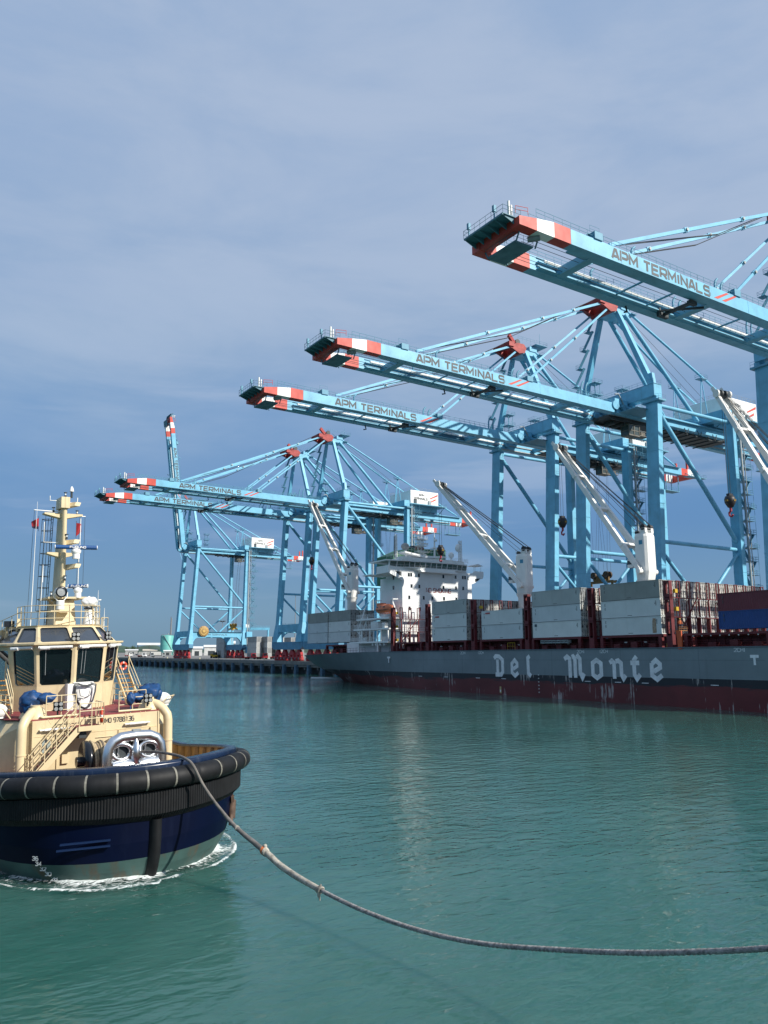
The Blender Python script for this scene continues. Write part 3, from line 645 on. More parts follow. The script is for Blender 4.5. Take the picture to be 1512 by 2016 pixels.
    mb.beam(P(x, G0[1] + .2, gz(x) - 2.5), P(x, G1[0] - .2, gz(x) - 2.5), .5, .45); mb.box(x - 1.2, x + 1.0, Y(G1[0] - .9), Y(G1[0] - .3), gz(x) - 3.0, gz(x) - 2.3); mb.box(x - .8, x + .8, Y(G0[1] + .1), Y(G0[1] + .8), gz(x) - 2.9, gz(x) - 2.3); mb.tube(P(x - .9, G1[0] - .6, gz(x) - 2.6), P(x - .9, G1[0] - .6, gz(x) - 1.6), .3, 8)
    mb.beam(P(x - 1, G1[0] - 1, gz(x) - 2.2), P(x + 3.2, G0[1] + .6, gz(x) - 2.5), .3, .3)
    mb.path([P(96, G1[1] - .6, gz(96) - 2.2), P(96.3, G1[1] - .6, gz(96) - 3.1), P(95.6, G1[1] - .6, gz(96) - 3.3)], .15, 6)
    for y in (-2.6, -1.6, .6, 1.6, 2.3): mb.path([P(69, y, gz(69) - 1.9), P(137, y, gz(137) - 1.6)], .045, 4)
    mb.build('festoon_gear', [STEEL], boom)
    # forestays and hoist ropes to the mast head
    stays = []
    def stay(a, b, r=.26, joints=(.33, .62, .8), par=root):
        mb = MB(); a = Vector(a); b = Vector(b); mb.beam(a, b, r * 1.1, r * 2.1)
        for j in joints:
            q = a.lerp(b, j); d = (b - a).normalized(); mb.beam(q - d * .5, q + d * .5, r * 1.9, r * 3.0)
            mb.tube(q + Vector((0, -.45, 0)), q + Vector((0, .45, 0)), .28, 8, 1)
        stays.append(mb.build('forestay', [BLUE, GREYST], par))
    for yb, ya in ((-4.4, -3.2), (3.7, 2.0)):
        stay(P(83.2, yb, gz(83) + .6), P(138.6, ya, 89.6)); stay(P(112.2, yb, gz(112) + .7), P(139.6, ya, 88.4), .22, (.25, .55))
    mb = MB()
    for yb, ya in ((-3.4, -2.0), (-3.0, -1.7), (2.4, .4), (2.8, .8)): mb.path([P(84, yb, gz(84) + 1.2), P(112, (ya + yb) / 2, 76.4), P(139, ya, 91.6)], .06, 4)
    for ya in (-1.5, .5): mb.tube(P(143, ya, 91.6), P(178, ya, 71.5), .05, 4)
    stays.append(mb.build('luffing_rope', [ROPE], root))
    # trolley with the operator's cab
    tx = 170.0; mb = MB()
    mb.box(tx - 6.5, tx + 6.5, Y(-2.8), Y(2.1), 61.6, 62.2)
    for x in (tx - 5, tx + 1.5): mb.box(x, x + 3, Y(-3.6), Y(2.9), 62.1, 62.7)
    for x in (tx - 5.6, tx + 5.6):
        for y in (-3.3, 2.5): mb.tube(P(x, y - .2, 62.4), P(x, y + .2, 62.4), .4, 10)
    mb.rail([P(tx - 6.5, -3.3, 62.2), P(tx + 6.5, -3.3, 62.2)], r=.03); mb.box(tx - 2, tx + 4, Y(-2.4), Y(1.7), 62.2, 62.9)
    for x in (tx - 3.5, tx - 1, tx + 2.5, tx + 4.5): mb.tube(P(x, -1.9, 61.0), P(x, 1.3, 61.0), .5, 12)
    mb.beam(P(tx - 6, -2.9, 61.3), P(tx + 6, -2.9, 61.3), .4, .5); mb.beam(P(tx - 6, 2.2, 61.3), P(tx + 6, 2.2, 61.3), .4, .5)
    trol = mb.build('trolley', [mat('trolley_greasy_steel', (.045, .05, .05), .55, var=.3, scale=1.3)], root, P(tx, 0, 62))
    mb = MB(); cx, cy = tx + .8, -2.2
    mb.box(cx - 1.5, cx + 2.2, Y(cy - 1.2), Y(cy + 1.2), 60.5, 60.75, 1); mb.box(cx - 1.5, cx + 2.2, Y(cy - 1.2), Y(cy + 1.2), 58.0, 58.25, 1)
    mb.box(cx - 1.4, cx + 2.1, Y(cy - 1.1), Y(cy + 1.1), 58.25, 60.5, 0)
    for x in (cx - 1.45, cx + .3, cx + 2.15):
        for y in (cy - 1.15, cy + 1.15): mb.box(x - .09, x + .09, Y(y - .09), Y(y + .09), 58.2, 60.6, 1)
    mb.box(cx - 1.48, cx + 2.18, Y(cy - 1.18), Y(cy + 1.18), 59.2, 59.35, 1); mb.box(cx + 2.2, cx + 5.5, Y(cy - 1), Y(cy + 1), 58.4, 58.55, 1); mb.rail([P(cx + 2.2, cy - 1, 58.5), P(cx + 5.5, cy - 1, 58.5), P(cx + 5.5, cy + 1, 58.5)], r=.04, m=1); mb.box(cx + 3.4, cx + 4.8, Y(cy - .6), Y(cy + .6), 58.55, 59.5, 1)
    for x in (cx - 1, cx + 1.8): mb.beam(P(x, cy, 60.7), P(x, cy, 61.6), .3, m=1)
    mb.build('operator_cab', [mat('cab_window', (.08, .10, .10), .15, var=.3), mat('cab_brown_grey', (.17, .155, .13), .6, var=.2, scale=1.)], trol)
    return root, boom, stays, trol

CY = [75.2, 123.27, 155.1, 263.1, 291.5, 421.65]
c0 = make_crane(CY[1])
CLAB = ['nearest light blue quay crane, its boom tip the highest thing in view',
        'light blue quay crane whose boom is second highest, standing behind the front white deck crane',
        'light blue quay crane with the third highest boom, above the middle white deck crane',
        'light blue quay crane behind the stern deck crane, upper of two booms at left',
        'light blue quay crane with the lowest horizontal boom, its tip nearest the tug mast',
        'farthest light blue quay crane, its boom raised almost upright']
cranes = []
for i, yc in enumerate(CY):
    if i == 1: r = c0[0]
    else: r = copy_tree(c0[0]); r.location.y = yc
    r['label'] = CLAB[i]; cranes.append(r)
for i, tx in ((0, 118.0), (1, 145.0), (2, 171.0), (3, 169.3), (4, 169.6), (5, 169.0)):
    for ch in kids(cranes[i]):
        if ch.name.startswith('trolley'): ch.location.x += tx - 170.0 + (60 if i == 0 else 0)
# the far crane's boom is raised; its stays fold beside the mast
last = cranes[5]
for ch in kids(last):
    n = ch.name.split('.')[0]
    if n == 'boom': ch.rotation_euler = (0, radians(81.5), 0)
    if n in ('forestay', 'luffing_rope'): bpy.data.objects.remove(ch)
ang5 = radians(81.5); Y5 = CY[5]
def raised(x, y, z):
    dx, dz = x - 138.0, z - 63.5; return (138.0 + dx * cos(ang5) + dz * sin(ang5), Y5 + y, 63.5 - dx * sin(ang5) + dz * cos(ang5))
for yb, ya in ((-4.4, -3.2), (3.7, 2.0)):
    for xb, fo in ((83.2, (134.6, 100)), (112.2, (139.5, 84))):
        mb = MB(); a = Vector(raised(xb, yb, gz(xb) + .6)); b = Vector((138.8, Y5 + ya, 89)); mid = a.lerp(b, .5) + Vector((2.2, 0, -2.0))
        mb.beam(a, mid, .3, .5); mb.beam(mid, b, .3, .5); mb.build('forestay', [BLUE], last)
mb = MB()
for ya in (-1.8, .6): mb.tube(raised(84, ya, gz(84) + 1), (141, Y5 + ya, 91.5), .06, 4)
mb.build('luffing_rope', [ROPE], last)

# spreaders hanging from the trolleys
def spreader(x, y, z, length, zt, mats, label, tall=1.0):
    t = thing('spreader', label, 'spreader', (x, y, z), group='container spreaders hanging from the quay cranes')
    mb = MB(); L2 = length / 2
    for s in (-1, 1): mb.box(x + s * .75 - .22, x + s * .75 + .22, y - L2, y + L2, z, z + .55)
    for yy in (y - L2, y + L2): mb.box(x - 1.22, x + 1.22, yy - .25, yy + .25, z - .25, z + .4); [mb.box(x + s * 1.1 - .15, x + s * 1.1 + .15, yy - .3, yy + .3, z - .7, z) for s in (-1, 1)]
    for yy in (y - L2 * .45, y, y + L2 * .45): mb.box(x - .9, x + .9, yy - .2, yy + .2, z + .05, z + .5)
    mb.build('beam_frame', mats, t)
    mb = MB(); mb.box(x - .95, x + .95, y - 2.2, y + 2.2, z + .6, z + 1.0); mb.box(x - .6, x + .6, y - 1.6, y + 1.6, z + 1.0, z + 1.9); mb.box(x - .8, x + .8, y - 1.2, y - .6, z + 1.0, z + 2.3)
    for yy in (y - 2.2, y + 2.2):
        mb.box(x - .35, x + .35, yy - .6, yy + .6, z + .9, z + 1.7)
    mb.build('head_block', mats, t)
    for yy in (y - 2.3, y + 2.3):
        for s in (-1, 1):
            mb = MB(); xx = x + s * .65; mb.lathe((xx, yy, z + 2.2), [(.001, -.2), (.85, -.2), (.95, -.28), (.95, -.12), (.72, 0), (.95, .12), (.95, .28), (.85, .2), (.001, .2)], 20, 0, (1, 0, 0)); mb.tube((xx - .35, yy, z + 2.2), (xx + .35, yy, z + 2.2), .22, 8)
            mb.build('sheave', [mats[0] if mats[0] is YELLOW else mat('sheave_rust', (.09, .055, .03), .6, var=.3, scale=2.)], t)
    mb = MB()
    for yy, yt in ((y - 2.9, y - 1.9), (y - 1.7, y - 1.5), (y + 1.7, y + 1.1), (y + 2.9, y + 1.4)):
        for s in (-1, 1): mb.tube((x + s * .65, yy, z + 2.3), (x + s * 2.6, yt, zt), .035, 4)
    mb.build('hoist_rope', [ROPE], t)
spreader(171.5, 155.0, 27.2, 9.6, 61, [BROWN], 'worn brown container spreader hanging low behind the grey containers')
spreader(169.3, 262.5, 32.6, 7.0, 61, [YELLOW], 'yellow container spreader hanging left of the white ship bridge')
spreader(169.0, 421.2, 20.6, 6.6, 61, [YELLOW], 'yellow container spreader hanging inside the farthest quay crane')
# ------------------------------------------------------------ the cargo ship
SX, TRIM = 118.4, .0075
def trim(y): return TRIM * (130 - y)
ship = thing('cargo_ship', 'grey and maroon container ship with white bridge and deck cranes, moored at the wharf', 'cargo ship', (SX, 130, 0))
ship.rotation_euler = (-TRIM, 0, 0); ORG[ship] = Vector((SX, 130, 0))
HULLG = mat('hull_grey_paint', (.18, .222, .24), .42, var=.12, scale=.12, streak=.4, scol=(.12, .145, .155), sscale=.8, bump=.22, bscale=.55)
def hull_bottom():
    m = mat('hull_antifouling', (.125, .018, .019), .5, var=.2, scale=.15); nt = m.node_tree; N = nt.nodes.new; L = nt.links.new
    b = nt.nodes['Principled BSDF']; src = b.inputs['Base Color'].links[0].from_socket
    tc = N('ShaderNodeTexCoord'); sp = N('ShaderNodeSeparateXYZ'); L(tc.outputs['Object'], sp.inputs[0])
    mp = N('ShaderNodeMapping'); mp.inputs['Scale'].default_value = (1, .10, .9); L(tc.outputs['Object'], mp.inputs[0])
    n = N('ShaderNodeTexNoise'); n.inputs['Scale'].default_value = .9; n.inputs['Detail'].default_value = 7; n.inputs['Roughness'].default_value = .7; L(mp.outputs[0], n.inputs['Vector'])
    s = N('ShaderNodeMath'); s.operation = 'MULTIPLY_ADD'; s.inputs[1].default_value = 2.8; L(n.outputs[0], s.inputs[0]); L(sp.outputs['Z'], s.inputs[2])
    r = N('ShaderNodeMapRange'); r.inputs['From Min'].default_value = 3.95; r.inputs['From Max'].default_value = 4.25; L(s.outputs[0], r.inputs[0])
    mx = N('ShaderNodeMix'); mx.data_type = 'RGBA'; mx.inputs[7].default_value = (.012, .014, .02, 1); L(r.outputs[0], mx.inputs[0]); L(src, mx.inputs[6])
    # pale scrapes where fenders and anchors rubbed
    mp2 = N('ShaderNodeMapping'); mp2.inputs['Scale'].default_value = (1, 1.3, .07); L(tc.outputs['Object'], mp2.inputs[0])
    n2 = N('ShaderNodeTexNoise'); n2.inputs['Scale'].default_value = 1.6; n2.inputs['Detail'].default_value = 4; n2.inputs['Roughness'].default_value = .8; L(mp2.outputs[0], n2.inputs['Vector'])
    n3 = N('ShaderNodeTexNoise'); n3.inputs['Scale'].default_value = .22; n3.inputs['Detail'].default_value = 4; L(tc.outputs['Object'], n3.inputs['Vector'])
    a = N('ShaderNodeMath'); a.operation = 'MULTIPLY'; L(n2.outputs[0], a.inputs[0]); L(n3.outputs[0], a.inputs[1])
    r2 = N('ShaderNodeMapRange'); r2.inputs['From Min'].default_value = .325; r2.inputs['From Max'].default_value = .36; r2.inputs['To Max'].default_value = .8; L(a.outputs[0], r2.inputs[0])
    m2 = N('ShaderNodeMix'); m2.data_type = 'RGBA'; m2.inputs[7].default_value = (.42, .39, .37, 1); L(r2.outputs[0], m2.inputs[0]); L(mx.outputs[2], m2.inputs[6]); L(m2.outputs[2], b.inputs['Base Color'])
    return m
def lerp_t(tab, y):
    for (a, va), (b, vb) in zip(tab, tab[1:]):
        if y <= b: t = max(0, min(1, (y - a) / (b - a))); return va + (vb - va) * t
    return tab[-1][1]
HB = [(18, .3), (24, 5.5), (32, 10), (42, 13.4), (54, 14.8), (60, 14.9), (165, 14.9), (178, 14.55), (190, 13.7), (200, 12.6), (207, 11.7), (212, 10.9)]
PP = [(18, .7), (30, .45), (45, .15), (58, .0), (148, .0), (158, .06), (166, .14), (180, .36), (195, .72), (204, .78), (212, .46)]
ZK = [(18, -1), (26, -4), (190, -4), (198, -2.6), (205, .4), (212, 3.0)]
ZD = [(18, 10), (50, 8.45), (172, 8.45), (190, 8.25), (212, 7.8)]
YS = [18, 21, 24, 28, 32, 37, 42, 48, 54, 60, 75, 90, 105, 120, 135, 148, 154, 160, 166, 172, 178, 184, 190, 195, 200, 204, 208, 212]
ZL = [-4, -2, 0, 1.3, 2.6, 3.86, 5.2, 6.6, 99]
rings = []
for y in YS:
    hb, p, zk, zd = lerp_t(HB, y), lerp_t(PP, y), lerp_t(ZK, y), lerp_t(ZD, y); half = [(0, zk)]
    for k, z in enumerate(ZL):
        z = min(max(z, zk + .02 * (k + 1)), zd); half.append((hb * max(0, (z - zk) / (zd - zk)) ** p if p > 0 else hb, z))
    rings.append([(SX - a, y, z) for a, z in half[::-1]] + [(SX + a, y, z) for a, z in half[1:]])
mb = MB(); n = len(rings[0]); nh = len(ZL)
vs = [v for g in rings for v in g]
for j in range(n - 1):
    k = j if j < nh else (n - 2 - j); m = 0 if k <= 2 else 1
    mb._add([g[q] for g in rings for q in (j, j + 1)], [(2 * i, 2 * i + 1, 2 * i + 3, 2 * i + 2) for i in range(len(rings) - 1)], m, True)
mb._add(rings[-1], [tuple(range(n))], 0)
dk = [g[0] for g in rings] + [g[-1] for g in rings[::-1]]
mb._add([(x, y, z - .02) for x, y, z in dk], [tuple(range(len(dk)))], 2)
HULLB = hull_bottom()
hull = mb.build('hull', [HULLG, HULLB, MAROON], ship)
mb = MB()
for k, (a, b) in enumerate(((65, 96), (96.3, 128), (128.4, 150))): mb.box(103.487, 103.51, a, b, 6.55, 6.585)
for y in (75.5, 90.2, 106, 118.4, 132, 146): mb.box(103.49, 103.51, y, y + .03, 3.9, 8.4)
mb.box(103.4, 103.6, 60, 160, 8.34, 8.52, 0)
mb.build('weld_seam', [mat('hull_seam', (.09, .115, .135), .5)], hull)

# marks and the name on the side (seen from the water the letters run from stern to bow)
MARK = mat('hull_white_mark', (.74, .77, .78), .6, var=.12, scale=1.)
mb = MB(); ex, ez, nr = (0, -1, 0), (0, 0, 1), (-1, 0, 0)
def hl(pls, y0, y1, z0, h, wd):
    for k, pl in enumerate(pls): strokes(mb, [(a * (y0 - y1), b * h) for a, b in pl], wd * 1.28, (103.5, y0, z0), ex, ez, nr, .012 + .004 * k)
zb = 3.55
hl([[(.0, .88), (.18, 1.0), (.55, .98), (.92, .80), (.92, .20), (.75, .06), (.12, .06)], [(.38, .83), (.38, .10)]], 121.9, 119.2, zb, 3.75, .62)
hl([[(.20, .86), (.20, .22), (.58, .02), (1.0, .22)], [(.24, .80), (.58, 1.0), (.88, .80), (.88, .62), (.36, .44)]], 117.2, 115.0, zb, 3.0, .56)
hl([[(.70, 1.0), (.44, .90), (.46, .16), (.82, .02)]], 113.1, 111.2, zb, 3.75, .62)
hl([[(.0, .84), (.16, .96), (.30, .86), (.30, .0)], [(.42, .93), (.50, .97), (.59, .88), (.59, .0)], [(.68, .93), (.76, .98), (.86, .86), (.86, .22), (.96, .02), (1.06, .20)]], 102.9, 98.6, zb, 3.75, .62)
hl([[(.15, .84), (.15, .20), (.52, .02), (.92, .2), (.92, .82), (.52, 1.0), (.15, .84)]], 96.7, 94.3, zb, 3.0, .60)
hl([[(.0, .86), (.16, .97), (.30, .86), (.30, .0)], [(.42, .93), (.60, .98), (.78, .84), (.78, .22), (.90, .02), (1.05, .2)]], 92.6, 89.5, zb, 3.0, .58)
hl([[(.70, 1.2), (.40, 1.0), (.40, .24), (.64, .02), (1.0, .26)], [(.02, .86), (.34, .86)], [(.50, .86), (.96, .86)]], 88.3, 86.4, zb, 3.0, .58)
hl([[(.18, .86), (.18, .22), (.60, .02), (1.05, .24)], [(.22, .82), (.56, 1.0), (.90, .80), (.90, .62), (.34, .42)]], 84.5, 82.3, zb, 3.0, .58)
mb.build('lettering', [MARK], hull)
mb = MB()
for s, y, dz in (('2CH|', 69.6, 0), ('2CH|', 99.8, 0), ('|2CH', 94.6, 0), ('2CH|', 132.6, 0), ('|2CH', 126.8, 0)): text(mb, s, (103.5, y, 7.75), ex, ez, nr, 1.7, .5, .16, .012)
for y, x in ((67.2, 103.5), (160.7, 103.5)):
    strokes(mb, [(0, 0), (1.3, 0)], .42, (x, y, 7.1), ex, ez, nr, .03); strokes(mb, [(.65, -.2), (.65, -1.2)], .36, (x, y, 7.1), ex, ez, nr, .034)
for y in (72.5, 84.9, 90.4, 97.0, 118.6, 126.4, 137, 146.5): mb.box(103.485, 103.51, y, y + 1.3, 2.95, 3.05)
for i in range(6): mb.box(103.48, 103.51, 109.45, 109.7, .7 + i * .62, .85 + i * .62)
mb.box(103.46, 103.52, 120.0, 120.45, .25, 1.5, 1); mb.box(103.44, 103.52, 120.05, 120.35, .5, .9, 0)
mb.build('load_mark', [MARK, mat('mark_yellow', (.45, .36, .16), .6)], hull)

# hatch coamings, side pillars and deck gear
mb = MB()
for (a, b) in ((64, 78), (82, 94.6), (99, 111.4), (114, 126.6), (131, 143.4), (147, 157.5), (184.5, 198.5)):
    ix = 106.8 if a < 180 else 110; mb.box(ix, 2 * SX - ix, a, b, 8.4, 10.0); mb.box(ix - .4, 2 * SX - ix + .4, a - .3, b + .3, 10.0, 10.3)
    o = 103.9 if a < 180 else 107.4
    mb.box(o, ix - .5, a, b, 10.22, 10.56)
    for y in (a + .2, b - .5): mb.box(o, o + .6, y, y + .6, 8.4, 10.22); mb.box(o + 2.3, o + 2.7, y, y + .4, 8.4, 10.22)
    k = int((b - a) / 1.4)
    for i in range(k): mb.box(ix - .12, ix, a + .7 + i * 1.4, a + .95 + i * 1.4, 8.4, 9.9); 
    for i in range(3): mb.box(104.6 if a < 180 else 108, 105.5 if a < 180 else 109, a + 2 + i * 3.6, a + 3.3 + i * 3.6, 8.4, 9.2 + .3 * (i % 2))
mb.build('hatch_coaming', [MAROON], ship)
mb = MB()
for a, b in ((64, 160),): mb.rail([(103.75, a, 8.45), (103.75, b, 8.45)], h=1.0, r=.02, gap=2.4, mids=(.35, .68))
mb.rail([(104.2, 172, 8.45), (105.2, 190, 8.25), (107.6, 211, 7.85)], h=1.1, r=.03, gap=1.6)
mb.build('guard_rail', [MAROON], ship)
mb = MB(); PW = 0
for y in (70, 78.5, 86, 90, 103, 106, 116, 121, 134, 138, 141): mb.box(105.0, 105.12, y, y + .55, 9.35, 9.52, 0)
for y in (64.5, 66, 67.5, 69, 70.5, 72, 73.5, 75, 76.5): mb.tube((103.95, y, 10.15), (104.05, y, 10.15), .1, 8, 0)
for y in (116.5, 117.2, 117.9): mb.rail([(104.2, y, 8.5), (104.2, y + .7, 8.5)], h=1.3, r=.05, gap=.7, m=1)
mb.box(104.1, 104.5, 81.0, 81.5, 8.5, 9.1, 1)
for (y, z) in ((159.1, 17.2), (159.1, 14.0), (159.1, 10.9), (127.6, 16.9), (80.2, 16.9), (80.2, 14.1)): mb.box(104.7, 105.3, y - .5, y - .05, z, z + .6, 1)
mb.build('deck_fitting', [mat('deck_lamp_white', (.75, .75, .72), .5), mat('deck_yellow', (.55, .36, .02), .5)], ship)
# gangway stowed along the side, between the pillars
mb = MB()
for z in (9.6, 9.95): mb.box(103.62, 103.75, 101.8, 108.9, z, z + .14)
mb.box(103.75, 104.3, 101.8, 108.9, 9.5, 9.6); mb.box(104.25, 104.35, 101.8, 108.9, 9.6, 10.1)
for i in range(8): mb.box(103.62, 104.35, 101.8 + i, 101.86 + i, 9.5, 10.1)
mb.build('gangway', [GREYST], ship)

# lashing bridges
def lashing(y, skip=False, xr=131.0):
    mb = MB(); x0 = 103.75
    for xx in (x0, 132.4):
        for (za, zb_) in ((8.4, 10.6), (12.9, 13.8), (15.8, 16.7), (18.5, 18.8)): mb.box(xx, xx + .75, y - .55, y + .55, za, zb_)
        for dy in (-.55, .33): mb.box(xx + .01, xx + .74, y + dy, y + dy + .22, 10.6, 18.5)
    i = 1; x = x0 + 2.55
    while x < 132:
        if not (skip and 115.6 < x < 121.4):
            mb.box(x - .16, x + .16, y - .3, y + .3, 8.4, 13.2)
            for dx in (-.36, .36): mb.box(x + dx - .085, x + dx + .085, y - .30, y - .16, 16.2, 18.9)
            mb.box(x - .415, x + .415, y - .30, y - .16, 18.78, 18.9); mb.box(x - .11, x + .11, y - .32, y - .18, 13.3, 16.2)
            mb.path([(x - .33, y + .1, 13.2), (x - .33, y + .1, 15.3), (x - .2, y + .1, 15.7), (x + .2, y + .1, 15.7), (x + .33, y + .1, 15.3), (x + .33, y + .1, 13.2)], .075, 4)
        x += 2.5
    segs = ((x0, 132.9),) if not skip else ((x0, 116.0), (121, 132.9))
    for a, b in segs:
        for z in (13.2, 16.2): mb.box(a, b, y - .5, y + .3, z - .1, z); mb.rail([(a, y - .58, z), (b, y - .58, z)], h=1.0, r=.018, gap=2.5)
        mb.box(a, b, y - .3, y + .3, 10.3, 10.6)
    mb.beam((106.5, y, 10.6), (111, y, 16.1), .16); mb.beam((109.2, y, 10.6), (106.8, y, 13.1), .14); mb.beam((126, y, 10.6), (130.5, y, 16.1), .16)
    mb.build('lashing_bridge', [MAROON], ship)
for y, s in ((80.6, False), (96.5, True), (112.6, False), (128.7, True), (144.8, False), (159.0, False)): lashing(y, s)

# white bridge and accommodation
mb = MB(); YB = 160.0
mb.box(107.5, 129.0, YB, 170, 8.4, 26.6)
mb.prism([(107.9, YB - .02, 26.6), (127.6, YB - .02, 26.6), (127.6, YB - .02, 28.6), (107.9, YB - .02, 28.6)], (0, 8, 0))
for z in (11, 14.2, 17.3, 20.4, 23.5): mb.box(107.46, 129.04, YB - .03, 170.03, z, z + .05)
# wings
mb.prism([(107.6, YB - .05, 25.3), (106.6, YB - .05, 26.0), (103.4, YB - .05, 27.3), (103.4, YB - .05, 29.1), (107.95, YB - .05, 28.55)], (0, .35, 0))
mb.prism([(107.9, YB + .3, 27.0), (103.4, YB + .3, 27.3), (103.4, YB + .3, 27.6), (107.9, YB + .3, 27.6)], (0, 5.2, 0)); mb.box(103.4, 103.6, YB + .3, YB + 5.5, 27.6, 29.1); mb.box(103.4, 107.9, YB + 5.3, YB + 5.5, 27.6, 29.1)
mb.box(101.6, 107.5, YB + 5.5, YB + 9, 27.0, 27.2)
mb.prism([(128.6, YB - .05, 25.4), (130, YB - .05, 25.9), (133, YB - .05, 27.6), (133, YB - .05, 29.0), (130.2, YB - .05, 29.0), (128.6, YB - .05, 27.9), (127.6, YB - .05, 27.9)], (0, .35, 0))
mb.box(127.6, 133, YB + .3, YB + 5.5, 27.2, 27.6); mb.box(132.8, 133, YB + .3, YB + 5.5, 27.6, 29.0); mb.box(130.2, 133, YB + 5.3, YB + 5.5, 27.6, 29)
for p in ((130.3, YB + .6), (132.7, YB + .6), (132.7, YB + 3)): mb.tube((p[0], p[1], 29), (p[0], p[1], 30.6), .05, 5)
mb.prism([(129.8, YB + .2, 30.5), (131.5, YB + .2, 31.0), (133.2, YB + .2, 30.5)], (0, 3, 0))
# wheelhouse roof and ledges
mb.prism([(102.9, YB + .1, 30.2), (108, YB - .45, 30.2), (112, YB - 1.35, 30.2), (122, YB - 1.35, 30.2), (127.4, YB - .45, 30.2), (127.6, YB + 8, 30.2), (102.9, YB + 8, 30.2)], (0, 0, .3))
mb.prism([(107.6, YB + .2, 30.5), (112, YB - .9, 30.5), (122, YB - .9, 30.5), (126.6, YB - .1, 30.5), (126.8, YB + 7, 30.5), (107.6, YB + 7, 30.5)], (0, 0, .75))
mb.box(112.1, 123.4, YB - 1.6, YB, 27.75, 28.15)
mb.prism([(112, YB - 1.3, 28.15), (122.6, YB - 1.3, 28.15), (124, YB - .1, 28.15), (110.8, YB - .1, 28.15)], (0, 0, .6))
mb.rail([(103, YB, 30.65), (112, YB - 1.4, 30.65), (122, YB - 1.4, 30.65), (127.5, YB - .6, 30.65), (127.8, YB + 7, 30.65)], h=1.1, r=.03, gap=1.2, mids=(.35, .7))
mb.box(106.5, 109.5, YB - 1.2, YB + 1, 30.2, 31.3); mb.box(113.5, 117, YB + 3, YB + 6, 30.6, 33.0)
mb.prism([(109, YB + 1, 32.7), (115, YB + 1, 31.6), (122, YB + 1, 32.2), (122, YB + 1, 32.4), (115, YB + 1, 32.2), (109, YB + 1, 33)], (0, 3, 0))
mb.rail([(109, YB + 1, 33), (122, YB + 1, 32.5)], h=1, r=.03, gap=1)
# side galleries with the lifeboat station
for z, a, b in ((11.0, 161.2, 179.5), (14.2, 161.0, 177.5), (16.7, 160.8, 176)):
    mb.box(104.0, 107.6, a, b, z - .4, z); mb.rail([(104.05, a, z), (104.05, b, z), (107.4, b, z)], h=1.0, r=.035, gap=1.1, mids=(.35, .7))
for y in (161.3, 164.5, 166.2, 167.9, 169.6, 174.6): mb.box(104.1, 104.35, y, y + .22, 11, 13.8)
for y in (166, 175): mb.box(104.1, 104.5, y, y + .35, 8.4, 10.6)
mb.beam((104.4, 176.5, 13.9), (104.4, 173.9, 12.2), .25); mb.beam((104.4, 173.9, 11), (104.4, 173.9, 14), .35); mb.tube((104.6, 172.6, 11.0), (104.6, 172.6, 12.0), .5, 10); mb.tube((104.6, 173.8, 11.0), (104.6, 173.8, 11.7), .4, 10)
for y in (163.2, 165, 167, 168.5): mb.box(104.3, 105, y, y + .5, 10.0, 10.6)
mb.beam((106.6, 168.5, 17.2), (105.0, 168.3, 21.0), .3); mb.beam((106.6, 160.9, 17.2), (105.0, 161.0, 21.0), .3); mb.beam((105.0, 168.3, 21), (106.8, 168.4, 21.1), .25); mb.beam((105, 161, 21), (106.8, 161, 21.1), .25)
mb.beam((104.3, 175.5, 14.2), (105.2, 173.2, 20), .22); mb.beam((104.3, 173.0, 14.2), (105.0, 172.0, 17.2), .2)
mb.box(107.0, 107.5, 170, 186, 8.4, 10.9)
mb.box(104.6, 107.2, 166.5, 170, 14.3, 15.9); mb.box(104.3, 105.2, 163, 164.2, 14.2, 15.4)
acc = mb.build('accommodation', [WHITES], ship)
mb = MB()
W25 = [(497, 600), (527, 600), (627, 607), (943, 625), (1102, 632), (1195, 637), (1225, 638), (532, 746), (632, 752), (945, 766), (1107, 774), (1200, 778), (502, 893), (688, 900), (800, 905), (952, 910), (1112, 918), (505, 1035), (638, 1045)]
wn = None
for a, b in W25:
    q = survey(730 + a * 230 / 1512, 1040 + b * 230 / 1512, 1, YB); q.z -= trim(YB)
    if wn is None:
        mb = MB(); mb.box(q.x - .36, q.x + .36, YB - .05, YB + .1, q.z - .52, q.z + .52, 1); mb.box(q.x - .28, q.x + .28, YB - .07, YB + .1, q.z - .43, q.z + .43, 0); wn = mb.build('window', [GLASSD, WHITES], acc, (q.x, YB, q.z)); w0 = q.copy()
    else:
        c = wn.copy(); COL.objects.link(c); c.location = wn.location + Vector((q.x - w0.x, 0, q.z - w0.z))
for y, z in ((163.6, 23.6), (163.6, 26.0)):
    mb = MB(); mb.box(107.42, 107.6, y, y + .6, z, z + .9); mb.build('window', [GLASSD], acc)
mb = MB(); mb.prism([(105.4, YB - .07, 27.75), (107.2, YB - .07, 27.7), (107.2, YB - .07, 26.6), (106.6, YB - .07, 26.8)], (0, .1, 0)); mb.prism([(130.1, YB - .07, 27.0), (131.8, YB - .07, 27.2), (131.2, YB - .07, 26.6), (130.1, YB - .07, 26.2)], (0, .1, 0)); mb.build('wing_opening', [STEEL], acc)
mb = MB(); pts = [(104.0, YB + .2), (107.9, YB - .3), (112, YB - 1.2), (122, YB - 1.2), (127.2, YB - .3)]
GREENW = glass('bridge_glass_green', (.055, .105, .09), .12)
